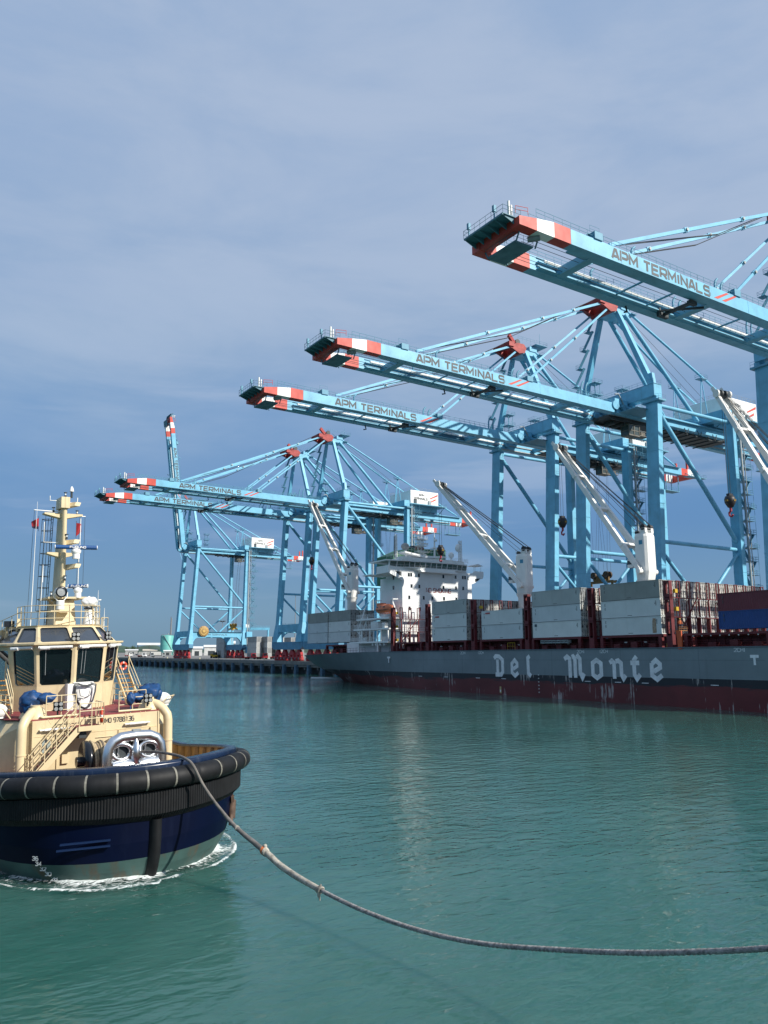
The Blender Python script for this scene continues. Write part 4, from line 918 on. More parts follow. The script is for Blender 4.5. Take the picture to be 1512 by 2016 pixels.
for a, b in zip(pts, pts[1:]):
    k = max(2, round((b[0] - a[0]) / 1.6))
    for i in range(k):
        p = Vector((*a, 0)).lerp(Vector((*b, 0)), (i + .06) / k); q = Vector((*a, 0)).lerp(Vector((*b, 0)), (i + .94) / k)
        mb._add([(p.x, p.y + .2, 28.7), (q.x, q.y + .2, 28.7), (q.x, q.y - .1, 30.1), (p.x, p.y - .1, 30.1)], [(0, 1, 2, 3)], 0)
    mb.prism([(a[0], a[1] + .3, 28.5), (b[0], b[1] + .3, 28.5), (b[0], b[1] + .6, 28.5), (a[0], a[1] + .6, 28.5)], (0, 0, 1.7), 1)
    for i in range(k + 1):
        p = Vector((*a, 0)).lerp(Vector((*b, 0)), i / k); mb.beam((p.x, p.y + .22, 28.75), (p.x, p.y - .12, 30.15), .14, .12, 1)
    mb.beam((a[0], a[1] + .2, 28.75), (b[0], b[1] + .2, 28.75), .2, .22, 1); mb.rail([(a[0], a[1] - .5, 28.5), (b[0], b[1] - .5, 28.5)], h=.8, r=.02, gap=1.2, m=1)
mb.build('bridge_window', [GREENW, WHITES], acc)
mb = MB(); text(mb, 'NO SMOKING', (114.6, YB, 22.75 - trim(YB)), (1, 0, 0), (0, 0, 1), (0, -1, 0), 7.6, 1.0, .17, .03); mb.build('lettering', [mat('red_lettering', (.30, .03, .03), .6)], acc)
mb = MB(); mb.prism([(113.4, 173, 26), (130.6, 173, 26), (130.6, 173, 36.0), (118.6, 173, 35.8), (113.4, 173, 33.6)], (0, 8, 0)); mb.box(121, 124, 174, 179, 35.9, 36.8, 1)
mb.build('funnel', [mat('funnel_green', (.035, .16, .075), .5, var=.12, scale=.4), STEEL], ship)
# masts, aerials and domes
mb = MB()
def lattice(x, y, z0, z1, w, m=0, tb=.085):
    for dx in (-w, w):
        for dy in (-w, w): mb.tube((x + dx, y + dy, z0), (x + dx * .8, y + dy * .8, z1), tb, 5, m)
    z = z0; k = 0
    while z < z1 - .8:
        for dx, dy, ex_, ey_ in ((-w, -w, w, -w), (w, -w, w, w), (w, w, -w, w), (-w, w, -w, -w)): mb.tube((x + dx, y + dy, z), (x + ex_, y + ey_, z + .9), tb * .7, 4, m); mb.tube((x + dx, y + dy, z), (x + ex_, y + ey_, z), tb * .7, 4, m)
        z += .9; k += 1
lattice(114.9, YB + 2.5, 31, 38.0, .55)
for z in (33.2, 34.8, 36.4): mb.box(113.4, 116.6, YB + 1.6, YB + 3.4, z, z + .08); mb.rail([(113.5, YB + 1.7, z), (116.5, YB + 1.7, z)], h=.7, r=.03)
mb.beam((113.2, YB + 1.8, 35.4), (116.9, YB + 2.1, 35.4), .22, .3)
for x, z in ((113.8, 38.2), (115.4, 39.0), (116.2, 37.4)): mb.tube((x, YB + 2.4, 35), (x, YB + 2.4, z), .04, 5)
mb.tube((118.8, YB + 2, 31), (118.8, YB + 2, 37.6), .32, 10, r2=.16); mb.box(118, 119.7, YB + 1.4, YB + 2.8, 34.4, 34.55); mb.sphere((118.8, YB + 1.4, 36.4), .4, 10)
mb.tube((118.8, YB + 2, 31), (118.8, YB + 2, 38.6), .05, 5)
lattice(106.6, YB + 1.5, 31.2, 37, .28); mb.box(105.9, 106.05, YB + 1.1, YB + 1.25, 31.4, 36.4, 1)
lattice(126.4, YB + 1.2, 30.6, 36.8, .35); mb.lathe((125.3, YB + 1.0, 34.9), [(.001, -.05), (1.0, .1), (1.05, .25), (.9, .2), (.001, .1)], 16, 0, (1, 0, 0))
mb.sphere((123.7, YB + 1.5, 32.9), .75, 14, 0, 1.1); mb.tube((123.7, YB + 1.5, 30.6), (123.7, YB + 1.5, 32.4), .2, 8)
mb.sphere((109.9, YB + 2.2, 34.3), 1.05, 14, 2, .85); mb.tube((110.1, YB + 2.2, 31), (110.1, YB + 2.2, 33.6), .3, 8)
for x in (112.5, 113.6, 114.6): mb.sphere((x, YB + 1.2, 33.9), .38, 10, 3)
mb.build('radar_mast', [WHITES, STEEL, mat('radome_grey', (.42, .40, .38), .6), mat('lamp_brown', (.2, .12, .10), .5)], ship)

# deck cranes (pedestal and house; jib, ropes as pieces of each)
JIBW = mat('jib_white_paint', (.80, .79, .75), .4, var=.06, scale=.5, streak=.22, scol=(.50, .40, .28), sscale=1.0)
LOGO = mat('maker_plate_blue', (.06, .28, .42), .45)
def deck_crane(y, tip, hz=20.8, first=True):
    tip = Vector(tip); tip.z -= trim(tip.y); x = SX; ori = (x, y, 8.4)
    d = Vector((tip.x - x, tip.y - y, 0)); d.normalize(); s = Vector((d.y, -d.x, 0))      # s: across the jib
    U = Vector((0, 0, 1)); c = Vector((x, y, 0)); q = lambda a, b, z: c + d * a + s * b + U * z
    mb = MB(); mb.lathe((x, y, 0), [(1.35, 8.4), (1.35, hz - .9), (1.6, hz - .4), (1.75, hz)], 24)
    zt = hz + 8.6
    sec = lambda z, w, l0, l1: [q(l0, -w * .72, z), q(l0 + .4, -w, z), q(l1 - .5, -w, z), q(l1, -w * .6, z), q(l1, w * .6, z), q(l1 - .5, w, z), q(l0 + .4, w, z), q(l0, w * .72, z)]
    r = [sec(hz, 1.3, -1.3, 1.3), sec(hz + 1.6, 1.45, -1.65, 1.35), sec(zt - .6, 1.45, -1.65, 1.3), sec(zt, 1.3, -1.45, 1.15)]
    for a, b in zip(r, r[1:]): mb.frustum(a, b)
    for b in (-.85, .85):
        mb.prism([q(-1.5, b - .3, zt), q(-.3, b - .3, zt), q(-.2, b - .3, zt + .5), q(-.6, b - .3, zt + 1.3), q(-1.1, b - .3, zt + 1.5), q(-1.4, b - .3, zt + 1.1)], s * .6)
    mb.rail([q(-1.4, -1.25, zt), q(1.1, -1.2, zt)], h=.9, r=.03); mb.rail([q(-1.4, 1.25, zt), q(1.1, 1.2, zt)], h=.9, r=.03); mb.rail([q(-1.4, -1.25, zt), q(-1.4, 1.25, zt)], h=.9, r=.03)
    mb.box(q(1.7, -1.4, 0).x - .5, q(1.7, -1.4, 0).x + .5, q(1.7, 0, 0).y - .6, q(1.7, 0, 0).y + .7, hz + 2.4, hz + 4.0)
    for b in (-1, 1): mb.box(q(-.2, b * 1.65, 0).x - .3, q(-.2, b * 1.65, 0).x + .3, q(-.2, b * 1.65, 0).y - .5, q(-.2, b * 1.65, 0).y + .5, hz + 1.3, hz + 2.3)
    cr = mb.build('deck_crane', [JIBW], ship, ori)
    mb = MB()
    for b in (-.85, .85): mb.tube(q(-.9, b - .35, zt + 1.1), q(-.9, b + .35, zt + 1.1), .55, 16); mb.tube(q(.55, b - .3, zt + .25), q(.55, b + .3, zt + .25), .4, 14)
    mb.build('sheave', [HOOKB], cr)
    mb = MB(); b1 = -1.9
    mb.quad(q(-.9, -1.465, zt - 2.1), q(-.1, -1.465, zt - 2.1), q(-.1, -1.465, zt - 1.3), q(-.9, -1.465, zt - 1.3)); w0 = q(-2.32, 0, 0)
    mb.quad(q(1.365, -.5, zt - 2.2), q(1.365, .4, zt - 2.2), q(1.365, .4, zt - 1.35), q(1.365, -.5, zt - 1.35)); pl = mb.build('maker_plate', [LOGO, WHITES], cr)
    mb = MB(); mb.box(q(1.7, -1.4, 0).x - .52, q(1.7, -1.4, 0).x + .52, q(1.7, 0, 0).y - .62, q(1.7, 0, 0).y + .72, hz + 3.0, hz + 3.7); mb.build('cab_window', [GLASSD], cr)
    # twin box-girder jib
    f = [q(-.4, b, hz + 1.6) for b in (-1.95, 1.95)]; tp = [tip + s * b for b in (-.95, .95)]
    mb = MB(); ax = (tip - q(-.4, 0, hz + 1.6)).normalized(); nn = s.cross(ax)
    for a, b in zip(f, tp):
        a1 = a.lerp(b, .16); mb.beam(a, a1, .5, .75, up=nn, w2=.72, h2=1.05); mb.beam(a1, b, .72, 1.05, up=nn, w2=.6, h2=.75)
    for t in (.19, .47, .74):
        a = f[0].lerp(tp[0], t); b = f[1].lerp(tp[1], t)
        mb.beam(a + (a - b).normalized() * .5, b + (b - a).normalized() * .5, .62, .8, up=nn); 
    for a, b in zip(f, tp): mb.tube(a - s * .6, a + s * .6, .5, 12)
    for b in (-.95, .95): mb.beam(tip + s * b, tip + s * b + ax * 1.7, .25, .6, up=nn)
    mb.tube(tip - s * 1.2 + ax * .3, tip + s * 1.2 + ax * .3, .35, 12, 1)
    for b in (-.45, .45, 1.35, -1.35): mb.tube(tip + s * (b - .14) - ax * .3 + nn * .35, tip + s * (b + .14) - ax * .3 + nn * .35, .72, 16, 0 if abs(b) > 1 else 1)
    jb = mb.build('jib', [JIBW, STEEL], cr)
    mb = MB()
    for b0, b1 in ((-1.2, -.9), (-1.0, -.5), (1.0, .5), (1.2, .9), (-.8, -.1), (.9, .2)): mb.tube(q(-.9, b0, zt + 1.6), tip + s * b1 + nn * .5 - ax * .4, .045, 4)
    for b0, b1 in ((-1.3, -.7), (1.3, .7)): mb.tube(q(.6, b0, zt + .6), tip + s * b1 + nn * .4 - ax * 1.5, .045, 4)
    mb.build('luffing_rope', [ROPE], jb)
    return tip, ax
def hook(tip, ax, px, py, label):
    t = tip + ax * .3; t.z += trim(t.y); q = survey(px, py, 0, t.x); zh = q.z
    h = thing('hook_block', label, 'crane hook', (t.x, t.y, zh), group='hook blocks hanging from the white deck cranes')
    mb = MB(); mb.lathe((t.x, t.y, zh), [(.001, -.95), (.45, -.9), (.9, -.1), (.95, .5), (.75, 1.05), (.001, 1.1)], 8); mb.box(t.x - .5, t.x + .5, t.y - .3, t.y + .3, zh + 1.0, zh + 1.5); 
    bl = mb.build('block', [HOOKB], h)
    mb = MB()
    for k in range(3): mb.beam((t.x - .97, t.y - .25 + k * .2, zh + .05), (t.x - .97, t.y - .1 + k * .2, zh + .4), .04, .07)
    for k in range(3): mb.beam((t.x - .25 + k * .2, t.y - .97, zh + .05), (t.x - .1 + k * .2, t.y - .97, zh + .4), .04, .07)
    mb.build('hazard_stripes', [YELLOW], bl)
    mb = MB(); mb.tube((t.x, t.y, zh - .9), (t.x, t.y, zh - 1.6), .22, 8); mb.path([(t.x, t.y, zh - 1.5), (t.x, t.y + .35, zh - 1.8), (t.x, t.y + .3, zh - 2.3), (t.x, t.y - .1, zh - 2.5), (t.x, t.y - .4, zh - 2.2)], .17, 8); mb.build('hook', [HOOKR], h)
    mb = MB()
    for dx in (-.35, .35): mb.tube((t.x + dx, t.y, zh + 1.3), (t.x + dx * .8, t.y, t.z - .1), .045, 4)
    mb.build('hoist_rope', [ROPE], h)
a = deck_crane(63.8, (122, 80.6, 52.8), 20.8); hook(*a, 1442.5, 988, 'black hook block with yellow stripes under the jib cut off by the right edge')
a = deck_crane(96.3, (118.2, 116.4, 50.4), 20.8); hook(*a, 1102.7, 1031, 'black hook block with yellow stripes hanging beside the third quay crane leg')
a = deck_crane(128.8, (112.5, 150.9, 48.0), 20.6); hook(*a, 876.5, 1084, 'black hook block hanging in front of the green funnel')
a = deck_crane(203, (113.4, 219.4, 54.0), 24.6); hook(*a, 615, 1106, 'small dark hook block hanging from the stern deck crane')

# lifeboat in its davit
lb = thing('lifeboat', 'orange enclosed lifeboat hanging beside the white ship bridge', 'lifeboat', (105.2, 164.6, 17.4 + trim(164.6)))
mb = MB(); lx, ly, lz = 105.2, 164.6, 17.5 + trim(164.6); rg = []
for i in range(13):
    t = -1 + i / 6; k = max(.04, 1 - abs(t) ** 2.6) ** .6; ring = []
    for j in range(16):
        a = 2 * pi * j / 16; up = sin(a); ring.append((lx + cos(a) * 1.35 * k, ly + t * 3.5, lz + 1.15 + (up * 1.35 * (.6 + .4 * k) if up > 0 else up * 1.2 * k)))
    rg.append(ring)
mb.loft(rg, 0, True, True, True); mb.box(lx - .8, lx + .8, ly + .6, ly + 2.4, lz + 2.0, lz + 2.75)
lbh = mb.build('hull', [mat('lifeboat_orange', (.72, .20, .085), .5, var=.12, scale=1., streak=.2, scol=(.2, .08, .05))], lb)
mb = MB(); mb.path([(lx - 1.1, ly - 3, lz + 1.1), (lx - 1.38, ly - 1.5, lz + 1.0), (lx - 1.4, ly, lz + .98), (lx - 1.38, ly + 1.5, lz + 1.0), (lx - 1.0, ly + 3.1, lz + 1.1)], .06, 6); mb.build('grab_line', [STEEL], lb)
mb = MB()
for y in (-1.4, 0, 1.4): mb.box(lx - 1.24, lx - 1.0, ly + y - .3, ly + y + .3, lz + 1.55, lz + 1.85)
mb.build('window', [GLASSD], lb)
mb = MB()
for y in (-2.9, 2.9): mb.tube((lx, ly + y, lz + 1.9), (lx, ly + y, lz + 3.4), .05, 4)
mb.build('fall_rope', [ROPE], lb)
# ------------------------------------------------------------ containers on the ship
LG = [mat('reefer_pale_grey', (.60, .63, .62), .5, var=.05, scale=.35, streak=.15, scol=(.32, .33, .32), sscale=.9), mat('reefer_white_grey', (.66, .68, .66), .5, var=.05, scale=.4, streak=.12, scol=(.40, .33, .24), sscale=.9), mat('reefer_blue_grey', (.54, .585, .595), .5, var=.06, scale=.3, streak=.15, scol=(.3, .32, .33), sscale=.8)]
DG = mat('reefer_dull_grey', (.27, .285, .265), .55, var=.1, scale=.3, streak=.3, scol=(.15, .15, .13), sscale=.9)
MGY = mat('reefer_mid_grey', (.38, .41, .40), .55, var=.08, scale=.3, streak=.25, scol=(.22, .22, .2), sscale=.9)
ENDW = mat('container_end_white', (.70, .69, .64), .5, var=.12, scale=.9, streak=.75, scol=(.36, .19, .09), sscale=2.2)
ENDG = mat('container_end_grey', (.42, .43, .42), .5, var=.15, scale=.9, streak=.6, scol=(.16, .10, .06), sscale=2.2)
CMAR = mat('container_maroon', (.15, .025, .035), .5, var=.1, scale=.4); CBLU = mat('container_blue', (.015, .055, .21), .5, var=.1, scale=.4)
HANDLE = mat('lock_rod_steel', (.10, .10, .10), .5, metal=.3, var=.3, scale=4)
CL, CWD = 12.15, 2.44
def container_proto(body, end, H, corr=False):
    """origin at the middle of the end that faces the bow (-y), floor level"""
    mb = MB(); w = CWD / 2
    for x in (-w, w - .16):
        for y in (0, CL - .16): mb.box(x, x + .16, y, y + .16, 0, H)
    for z, h in ((0, .16), (H - .12, .12)):
        for x in (-w, w - .12): mb.box(x, x + .12, .16, CL - .16, z, z + h)
        for y in (0.02, CL - .14): mb.box(-w + .16, w - .16, y, y + .12, z, z + h)
    d = .045
    for x in (-w + .03, w - .03):
        if corr:
            pts = []; y = .16; k = 0
            while y < CL - .16: pts.append((y, (0, .0, d, d)[k % 4])); y += (.07, .11, .07, .11)[k % 4]; k += 1
            pts.append((CL - .16, 0)); s = 1 if x < 0 else -1
            mb._add([(x + s * dd, yy, zz) for yy, dd in pts for zz in (.14, H - .1)], [(2 * i, 2 * i + 1, 2 * i + 3, 2 * i + 2) for i in range(len(pts) - 1)], 0)
        else:
            mb.quad((x, .1, .1), (x, CL - .1, .1), (x, CL - .1, H - .1), (x, .1, H - .1))
            sx = -1 if x < 0 else 1
            for i in range(1, 11): mb.box(x - .004, x + .004, i * 1.1 - .012, i * 1.1 + .012, .2, H - .15)
            mb.box(x - .012, x + .012, 5.7, 6.6, .22, .3, 1)
    mb.quad((-w, 0.02, H - .015), (w, .02, H - .015), (w, CL, H - .015), (-w, CL, H - .015)); mb.quad((-w, .05, .1), (w, .05, .1), (w, CL, .1), (-w, CL, .1)); mb.quad((-w + .1, CL - .06, .1), (w - .1, CL - .06, .1), (w - .1, CL - .06, H), (-w + .1, CL - .06, H))
    # marks by the corner: short columns of dark figures
    for x, s in ((-w + .024, -1), (w - .024, 1)):
        for k in range(7):
            if k != 3: mb.box(x - .008, x + .008, CL - .95, CL - .78 + .05 * (k % 2), H - .5 - k * .16, H - .41 - k * .16, 1)
        for k in range(4): mb.box(x - .008, x + .008, .75, .95 + .08 * (k % 3), H - .55 - k * .2, H - .45 - k * .2, 1)
    b = mb.build('body', [body, HANDLE]); ORG[b] = Vector((0, 0, 0))
    ds = []
    for s in (-1, 1):
        mb = MB(); x0, x1 = (-w + .17, -.01) if s < 0 else (.01, w - .17)
        # door leaf with shallow vertical folds
        n = 4; ww = (x1 - x0) / n
        for i in range(n):
            a = x0 + i * ww; mb._add([(a, .06, .17), (a + ww * .3, .06, .17), (a + ww * .45, .10, .17), (a + ww * .85, .10, .17), (a + ww, .06, .17), (a, .06, H - .13), (a + ww * .3, .06, H - .13), (a + ww * .45, .10, H - .13), (a + ww * .85, .10, H - .13), (a + ww, .06, H - .13)], [(0, 1, 6, 5), (1, 2, 7, 6), (2, 3, 8, 7), (3, 4, 9, 8)], 0)
        for t in (.25, .75):
            xx = x0 + (x1 - x0) * t; mb.tube((xx, .02, .1), (xx, .02, H - .08), .028, 5, 1)
            for z in (.12, .75, 1.05, H - .75, H - .2): mb.box(xx - .08, xx + .08, -.01, .06, z, z + .1, 1)
        for z in (.3, .85, 1.5, 2.2): mb.box(x0 if s < 0 else x1 - .12, x0 + .12 if s < 0 else x1, -.005, .07, z, z + .12, 1)
        mb.box(x0 + .1, x0 + .45, .03, .05, 1.55, 1.95, 1)
        d_ = mb.build('door', [end, HANDLE]); ORG[d_] = Vector((0, 0, 0)); ds.append(d_)
    return b, ds
_cp = {}
def container(x, y, z, body, end, H, label, grp, corr=False, ship_=True):
    key = (body.name, end.name, H, corr)
    t = thing('shipping_container', label, 'container', (x, y, z + (trim(y) if ship_ else 0)), group=grp)
    if ship_: t.rotation_euler = (-TRIM, 0, 0)
    if key not in _cp:
        b, ds = container_proto(body, end, H, corr); _cp[key] = [b] + ds
        for o in _cp[key]: o.parent = t
    else:
        for o in _cp[key]:
            c = o.copy(); COL.objects.link(c); c.parent = t
    return t
ORD = ['first', 'second', 'third', 'fourth', 'fifth', 'sixth', 'seventh', 'eighth', 'ninth', 'tenth', 'eleventh']
TIER = {3: ['bottom', 'middle', 'top'], 2: ['lower', 'upper']}
GRP = 'reefer containers stacked on the ship'
def block(nm, y, z0, rows, tiers, topmats, x0=105.2, H=2.87, base=None, endm=(ENDW, ENDG)):
    rr = random.Random(int(y * 10)); HC = H - .075
    for i in range(rows):
        for k in range(tiers):
            body = topmats if (k == tiers - 1 and topmats) else LG[rr.choice([0, 0, 1, 2])]
            if base and i == 0 and k in base: body = base[k]
            cn = 'dull grey' if body is DG else 'mid grey' if body is MGY else 'white grey' if body is LG[1] else 'blue grey' if body is LG[2] else 'pale grey'
            end = endm[0] if rr.random() < .72 else endm[1]
            pos = 'at the ship side' if i == 0 else '%s row inboard' % ORD[i]
            container(x0 + i * 2.5, y, z0 + k * H, body, end, HC, '%s reefer container, %s tier, %s, %s' % (cn, TIER[tiers][k], pos, nm), GRP)
block('aft half of stern stack', 197.7, 11.2, 2, 3, DG, x0=108.6)
block('fore half of stern stack', 185.0, 11.2, 3, 3, DG, x0=108.6)
block('stack just right of white bridge', 131.1, 10.6, 11, 3, MGY)
block('low two-tier stack', 114.0, 10.6, 4, 2, None, base={0: LG[2], 1: LG[0]})
block('stack right of low two-tier stack', 99.1, 10.6, 4, 3, MGY, base={1: LG[2], 0: LG[1]})
block('largest stack under front crane', 82.2, 10.6, 11, 3, DG, base={1: LG[0], 0: LG[0]})
ENDM = mat('container_end_maroon', (.16, .03, .035), .5, var=.1); ENDB = mat('container_end_blue', (.02, .06, .2), .5, var=.1)
container(105.3, 60.0, 11.0, CBLU, ENDB, 2.59, 'blue corrugated container under the maroon one at the right edge', 'dry containers near the bow', True)
container(105.3, 60.0, 13.6, CMAR, ENDM, 2.59, 'maroon corrugated container on top of the blue one at the right edge', 'dry containers near the bow', True)
LOGOR = mat('container_red_mark', (.42, .06, .06), .6); RUSTM = mat('rust_stain', (.20, .11, .05), .85, var=.4, scale=2.5, col2=(.45, .40, .33))
for o_ in list(COL.objects):
    if o_.name.startswith('shipping_container') and 'at the ship side' in o_.get('label', ''):
        lab = o_['label']
        if ('white bridge' in lab and 'middle' in lab) or (lab.find('low two-tier') > 0 and 'upper' in lab):
            ORG[o_] = Vector((0, 0, 0)); mb = MB(); [mb.box(-1.235, -1.2, 10.6 - k * .36, 10.88 - k * .36, 2.15, 2.45) for k in range(4)]; mb.build1('maker_mark', [LOGOR], o_)
        if 'largest' in lab and 'bottom' in lab:
            ORG[o_] = Vector((0, 0, 0)); mb = MB(); mb.prism([(-1.232, 1.0, .25), (-1.232, 1.75, .15), (-1.232, 1.7, 1.9), (-1.232, 1.6, 2.5), (-1.232, 1.05, 2.45)], (.03, 0, 0)); mb.build1('rust_stain', [RUSTM], o_)
        if 'right of low two-tier' in lab and 'bottom' in lab:
            ORG[o_] = Vector((0, 0, 0)); mb = MB(); mb.box(-1.236, -1.2, 11.0, 11.6, 2.0, 2.5); mb.build1('maker_mark', [mat('container_dark_mark', (.05, .08, .10), .6)], o_)
# worker on the lashing bridge
def person(x, y, z, face, label):
    t = thing('person', label, 'person', (x, y, z)); t.rotation_euler = (0, 0, face)
    V = [((0, 0, .95), .15), ((0, .02, 1.2), .16), ((0, .03, 1.42), .17), ((0, .0, 1.52), .07), ((0, -.03, 1.66), .105), ((0, -.03, 1.74), .09),
         ((-.2, .02, 1.42), .075), ((-.3, .03, 1.15), .055), ((-.22, -.22, 1.06), .042), ((-.18, -.30, 1.08), .04), ((.2, .02, 1.42), .075), ((.33, .05, 1.16), .055), ((.34, -.12, .98), .042), ((.34, -.18, .93), .04),
         ((-.1, 0, .86), .11), ((-.12, -.04, .48), .075), ((-.12, .02, .08), .055), ((-.12, -.14, .04), .045), ((.1, 0, .86), .11), ((.13, .08, .48), .075), ((.13, .16, .08), .055), ((.13, .02, .04), .045)]
    E = [(0, 1), (1, 2), (2, 3), (3, 4), (4, 5), (2, 6), (6, 7), (7, 8), (8, 9), (2, 10), (10, 11), (11, 12), (12, 13), (0, 14), (14, 15), (15, 16), (16, 17), (0, 18), (18, 19), (19, 20), (20, 21)]
    me = bpy.data.meshes.new('body'); me.from_pydata([v for v, r in V], E, []); o = bpy.data.objects.new('body', me); COL.objects.link(o)
    sk = o.modifiers.new('s', 'SKIN'); sub = o.modifiers.new('u', 'SUBSURF'); sub.levels = 2; sub.render_levels = 2
    for i, (v, r) in enumerate(V): me.skin_vertices[0].data[i].radius = (r, r)
    me.skin_vertices[0].data[0].use_root = True
    dg = bpy.context.evaluated_depsgraph_get(); dg.update(); nm = bpy.data.meshes.new_from_object(o.evaluated_get(dg)); bpy.data.objects.remove(o)
    nm.materials.clear()
    for m in (mat('overalls_orange', (.62, .16, .05), .8), mat('trousers_navy', (.02, .025, .05), .85), mat('skin', (.38, .22, .15), .6)): nm.materials.append(m)
    for p in nm.polygons:
        z_ = p.center.z; ax_ = hypot(p.center.x, p.center.y); p.material_index = 2 if z_ > 1.5 or (p.center.y < -.2 and z_ > .8) else (1 if z_ < .95 else 0); p.use_smooth = True
    b = bpy.data.objects.new('body', nm); COL.objects.link(b); b.parent = t
    mb = MB(); mb.lathe((0, -.03, 1.68), [(.13, .02), (.135, .05), (.12, .1), (.07, .155), (.001, .165)], 12); mb.box(-.1, .1, -.2, -.1, 1.69, 1.71); ORG[t] = Vector((0, 0, 0)); mb.build('hard_hat', [mat('hat_yellow', (.6, .42, .05), .5)], t)
    return t
mb = MB(); mb.box(104.6, 106.6, 79.4, 80.2, 11.0, 11.1); mb.rail([(104.6, 79.4, 11.1), (106.6, 79.4, 11.1)], h=.5, r=.03, m=0)
mb.build('lashing_platform', [mat('platform_ochre', (.32, .15, .04), .6)], ship)
person(105.3, 79.8, 11.1 + trim(79.8), radians(-40), 'worker in orange top bending at the foot of the maroon lashing bridge')
mb = MB(); mb.prism([(103.42, 78.9, 8.2), (103.42, 78.2, 8.2), (103.55, 78.3, 11.0), (103.55, 79.2, 11.0)], (.25, 0, 0)); dchute = mb.build('canvas_chute', [mat('canvas_orange', (.55, .10, .03), .7)], ship)
# ------------------------------------------------------------ the tug (local frame: x across, y aft from the stem, z up)
TP0 = Vector((9.53, 30.8, 0)); THD = atan2(1.0, 15.2)
tug = thing('tugboat', 'cream and navy tugboat with black bow fenders heading towards the viewer, towing', 'tugboat', TP0)
tug.rotation_euler = (0, -.038, THD); ORG[tug] = Vector((0, 0, 0))
TM = Matrix.Translation(TP0) @ Matrix.Rotation(THD, 4, 'Z') @ Matrix.Rotation(-.038, 4, 'Y')
def tw(p): return TM @ Vector(p)
CREAM = mat('tug_cream_paint', (.66, .54, .33), .42, var=.10, scale=.8, streak=.5, scol=(.46, .34, .19), sscale=2.2, sthr=(.53, .70))
CREAMP = mat('tug_cream_pipe', (.66, .54, .33), .4, var=.05, scale=1.)
NAVY = mat('tug_navy_paint', (.0006, .0030, .018), .5, spec=.12, var=.15, scale=.4, streak=.12, scol=(.02, .03, .07), sscale=1.5)
BOOT = mat('tug_boot_top', (.05, .105, .095), .6, var=.2, scale=.6, streak=.75, scol=(.11, .052, .022), sscale=.55, sthr=(.51, .64))
RUB = mat('fender_rubber', (.0085, .009, .0105), .6, var=.35, scale=1.6, spec=.3, streak=.3, scol=(.022, .023, .025), sscale=2.)
STRAP = mat('fender_strap', (.22, .21, .175), .7, var=.3, scale=5)
CHROME = mat('polished_steel', (.78, .79, .80), .27, metal=1., var=.12, scale=2.2, spec=.5)
CAPB = mat('cap_rail_blue', (.006, .016, .046), .25, var=.2, scale=1., streak=.3, scol=(.10, .12, .15), sscale=3)
REDDK = mat('tug_deck_red', (.22, .035, .04), .65, var=.15, scale=1.)
TARP = mat('blue_tarpaulin', (.008, .06, .19), .5, var=.35, scale=2.5, bump=.5, bscale=3.5)
WRAP = mat('white_wrap', (.78, .78, .76), .5, var=.08, scale=3, bump=.6, bscale=7)
LENS = mat('lamp_lens', (.45, .46, .45), .15, metal=.4, var=.2, scale=6)
BLKP = mat('black_gloss_paint', (.012, .014, .018), .18, var=.2, scale=1)
TANB = mat('bulwark_ochre', (.40, .27, .11), .5, var=.15, scale=1., streak=.2, scol=(.2, .09, .03))
COIL = mat('coiled_rope_tan', (.48, .37, .22), .85, var=.3, scale=8); COIL2 = mat('coiled_rope_dark', (.14, .11, .08), .85, var=.3, scale=8)
def half(a, af, B, L=7.5, p=2.8):
    s = (a - af) / L
    if s <= 0: return 0.
    b = B * (1 - max(0, 1 - s) ** p) ** .5 if s < 1 else B
    if a > 21: b *= max(0, 1 - ((a - 21) / 7.2) ** 2.4) ** .5
    return b
def outline(af, B, off=0., amax=20., n=160, full=False):
    """points port ... stem ... starboard, evenly spaced along the curve"""
    raw = []; k = 400
    for i in range(k + 1):
        u = i / k; a = af + (amax - af) * u ** 2.2; raw.append(Vector((half(a, af, B), a)))
    pts = [Vector((-p.x, p.y)) for p in raw[::-1]] + raw[1:]
    if off:
        q = []
        for i, p in enumerate(pts):
            d = (pts[min(i + 1, len(pts) - 1)] - pts[max(i - 1, 0)]).normalized(); q.append(p + Vector((d.y, -d.x)) * off)
        pts = q
    ln = [0]
    for a, b in zip(pts, pts[1:]): ln.append(ln[-1] + (b - a).length)
    out = []; j = 0
    for i in range(n + 1):
        s = ln[-1] * i / n
        while j < len(ln) - 2 and ln[j + 1] < s: j += 1
        t = (s - ln[j]) / max(1e-9, ln[j + 1] - ln[j]); out.append(pts[j].lerp(pts[j + 1], max(0, min(1, t))))
    return out, ln[-1]
def sheer(a): return -.082 * max(0, min(a, 9.5) - 1.0) + .02 * max(0, a - 16)
LV = [(-1.6, 1.9, 3.6), (-.8, .95, 4.2), (0, .25, 4.6), (.4, .02, 4.8), (.8, -.15, 4.95), (1.4, -.25, 5.1), (2.2, -.3, 5.25), (3.2, -.3, 5.28), (4.05, -.3, 5.3)]
mb = MB(); rings = []
for z, af, B in LV:
    o, _ = outline(af, B, 0, 27.6, 140); rings.append([(p.x, p.y, z + (sheer(p.y) if z > 3.5 else sheer(p.y) * .8 if z > 3 else 0)) for p in o])
for i, (r0, r1) in enumerate(zip(rings, rings[1:])): mb.loft([r0, r1], 1 if LV[i][0] < .75 else 0, True, False)
tz = 2.5
mb._add([(p[0] * .975, p[1] * .975 + .1, tz) for p in rings[-3]], [tuple(range(len(rings[-2])))], 2)
o, _ = outline(-.3, 5.3, 0, 27.6, 140); oi, _ = outline(-.3, 5.3, -.16, 27.6, 140); oi2, _ = outline(-.3, 5.3, -.3, 27.6, 140)
mb.loft([[(p.x, p.y, tz) for p in oi], [(p.x, p.y, 4.02 + sheer(p.y)) for p in oi]], 3, True)
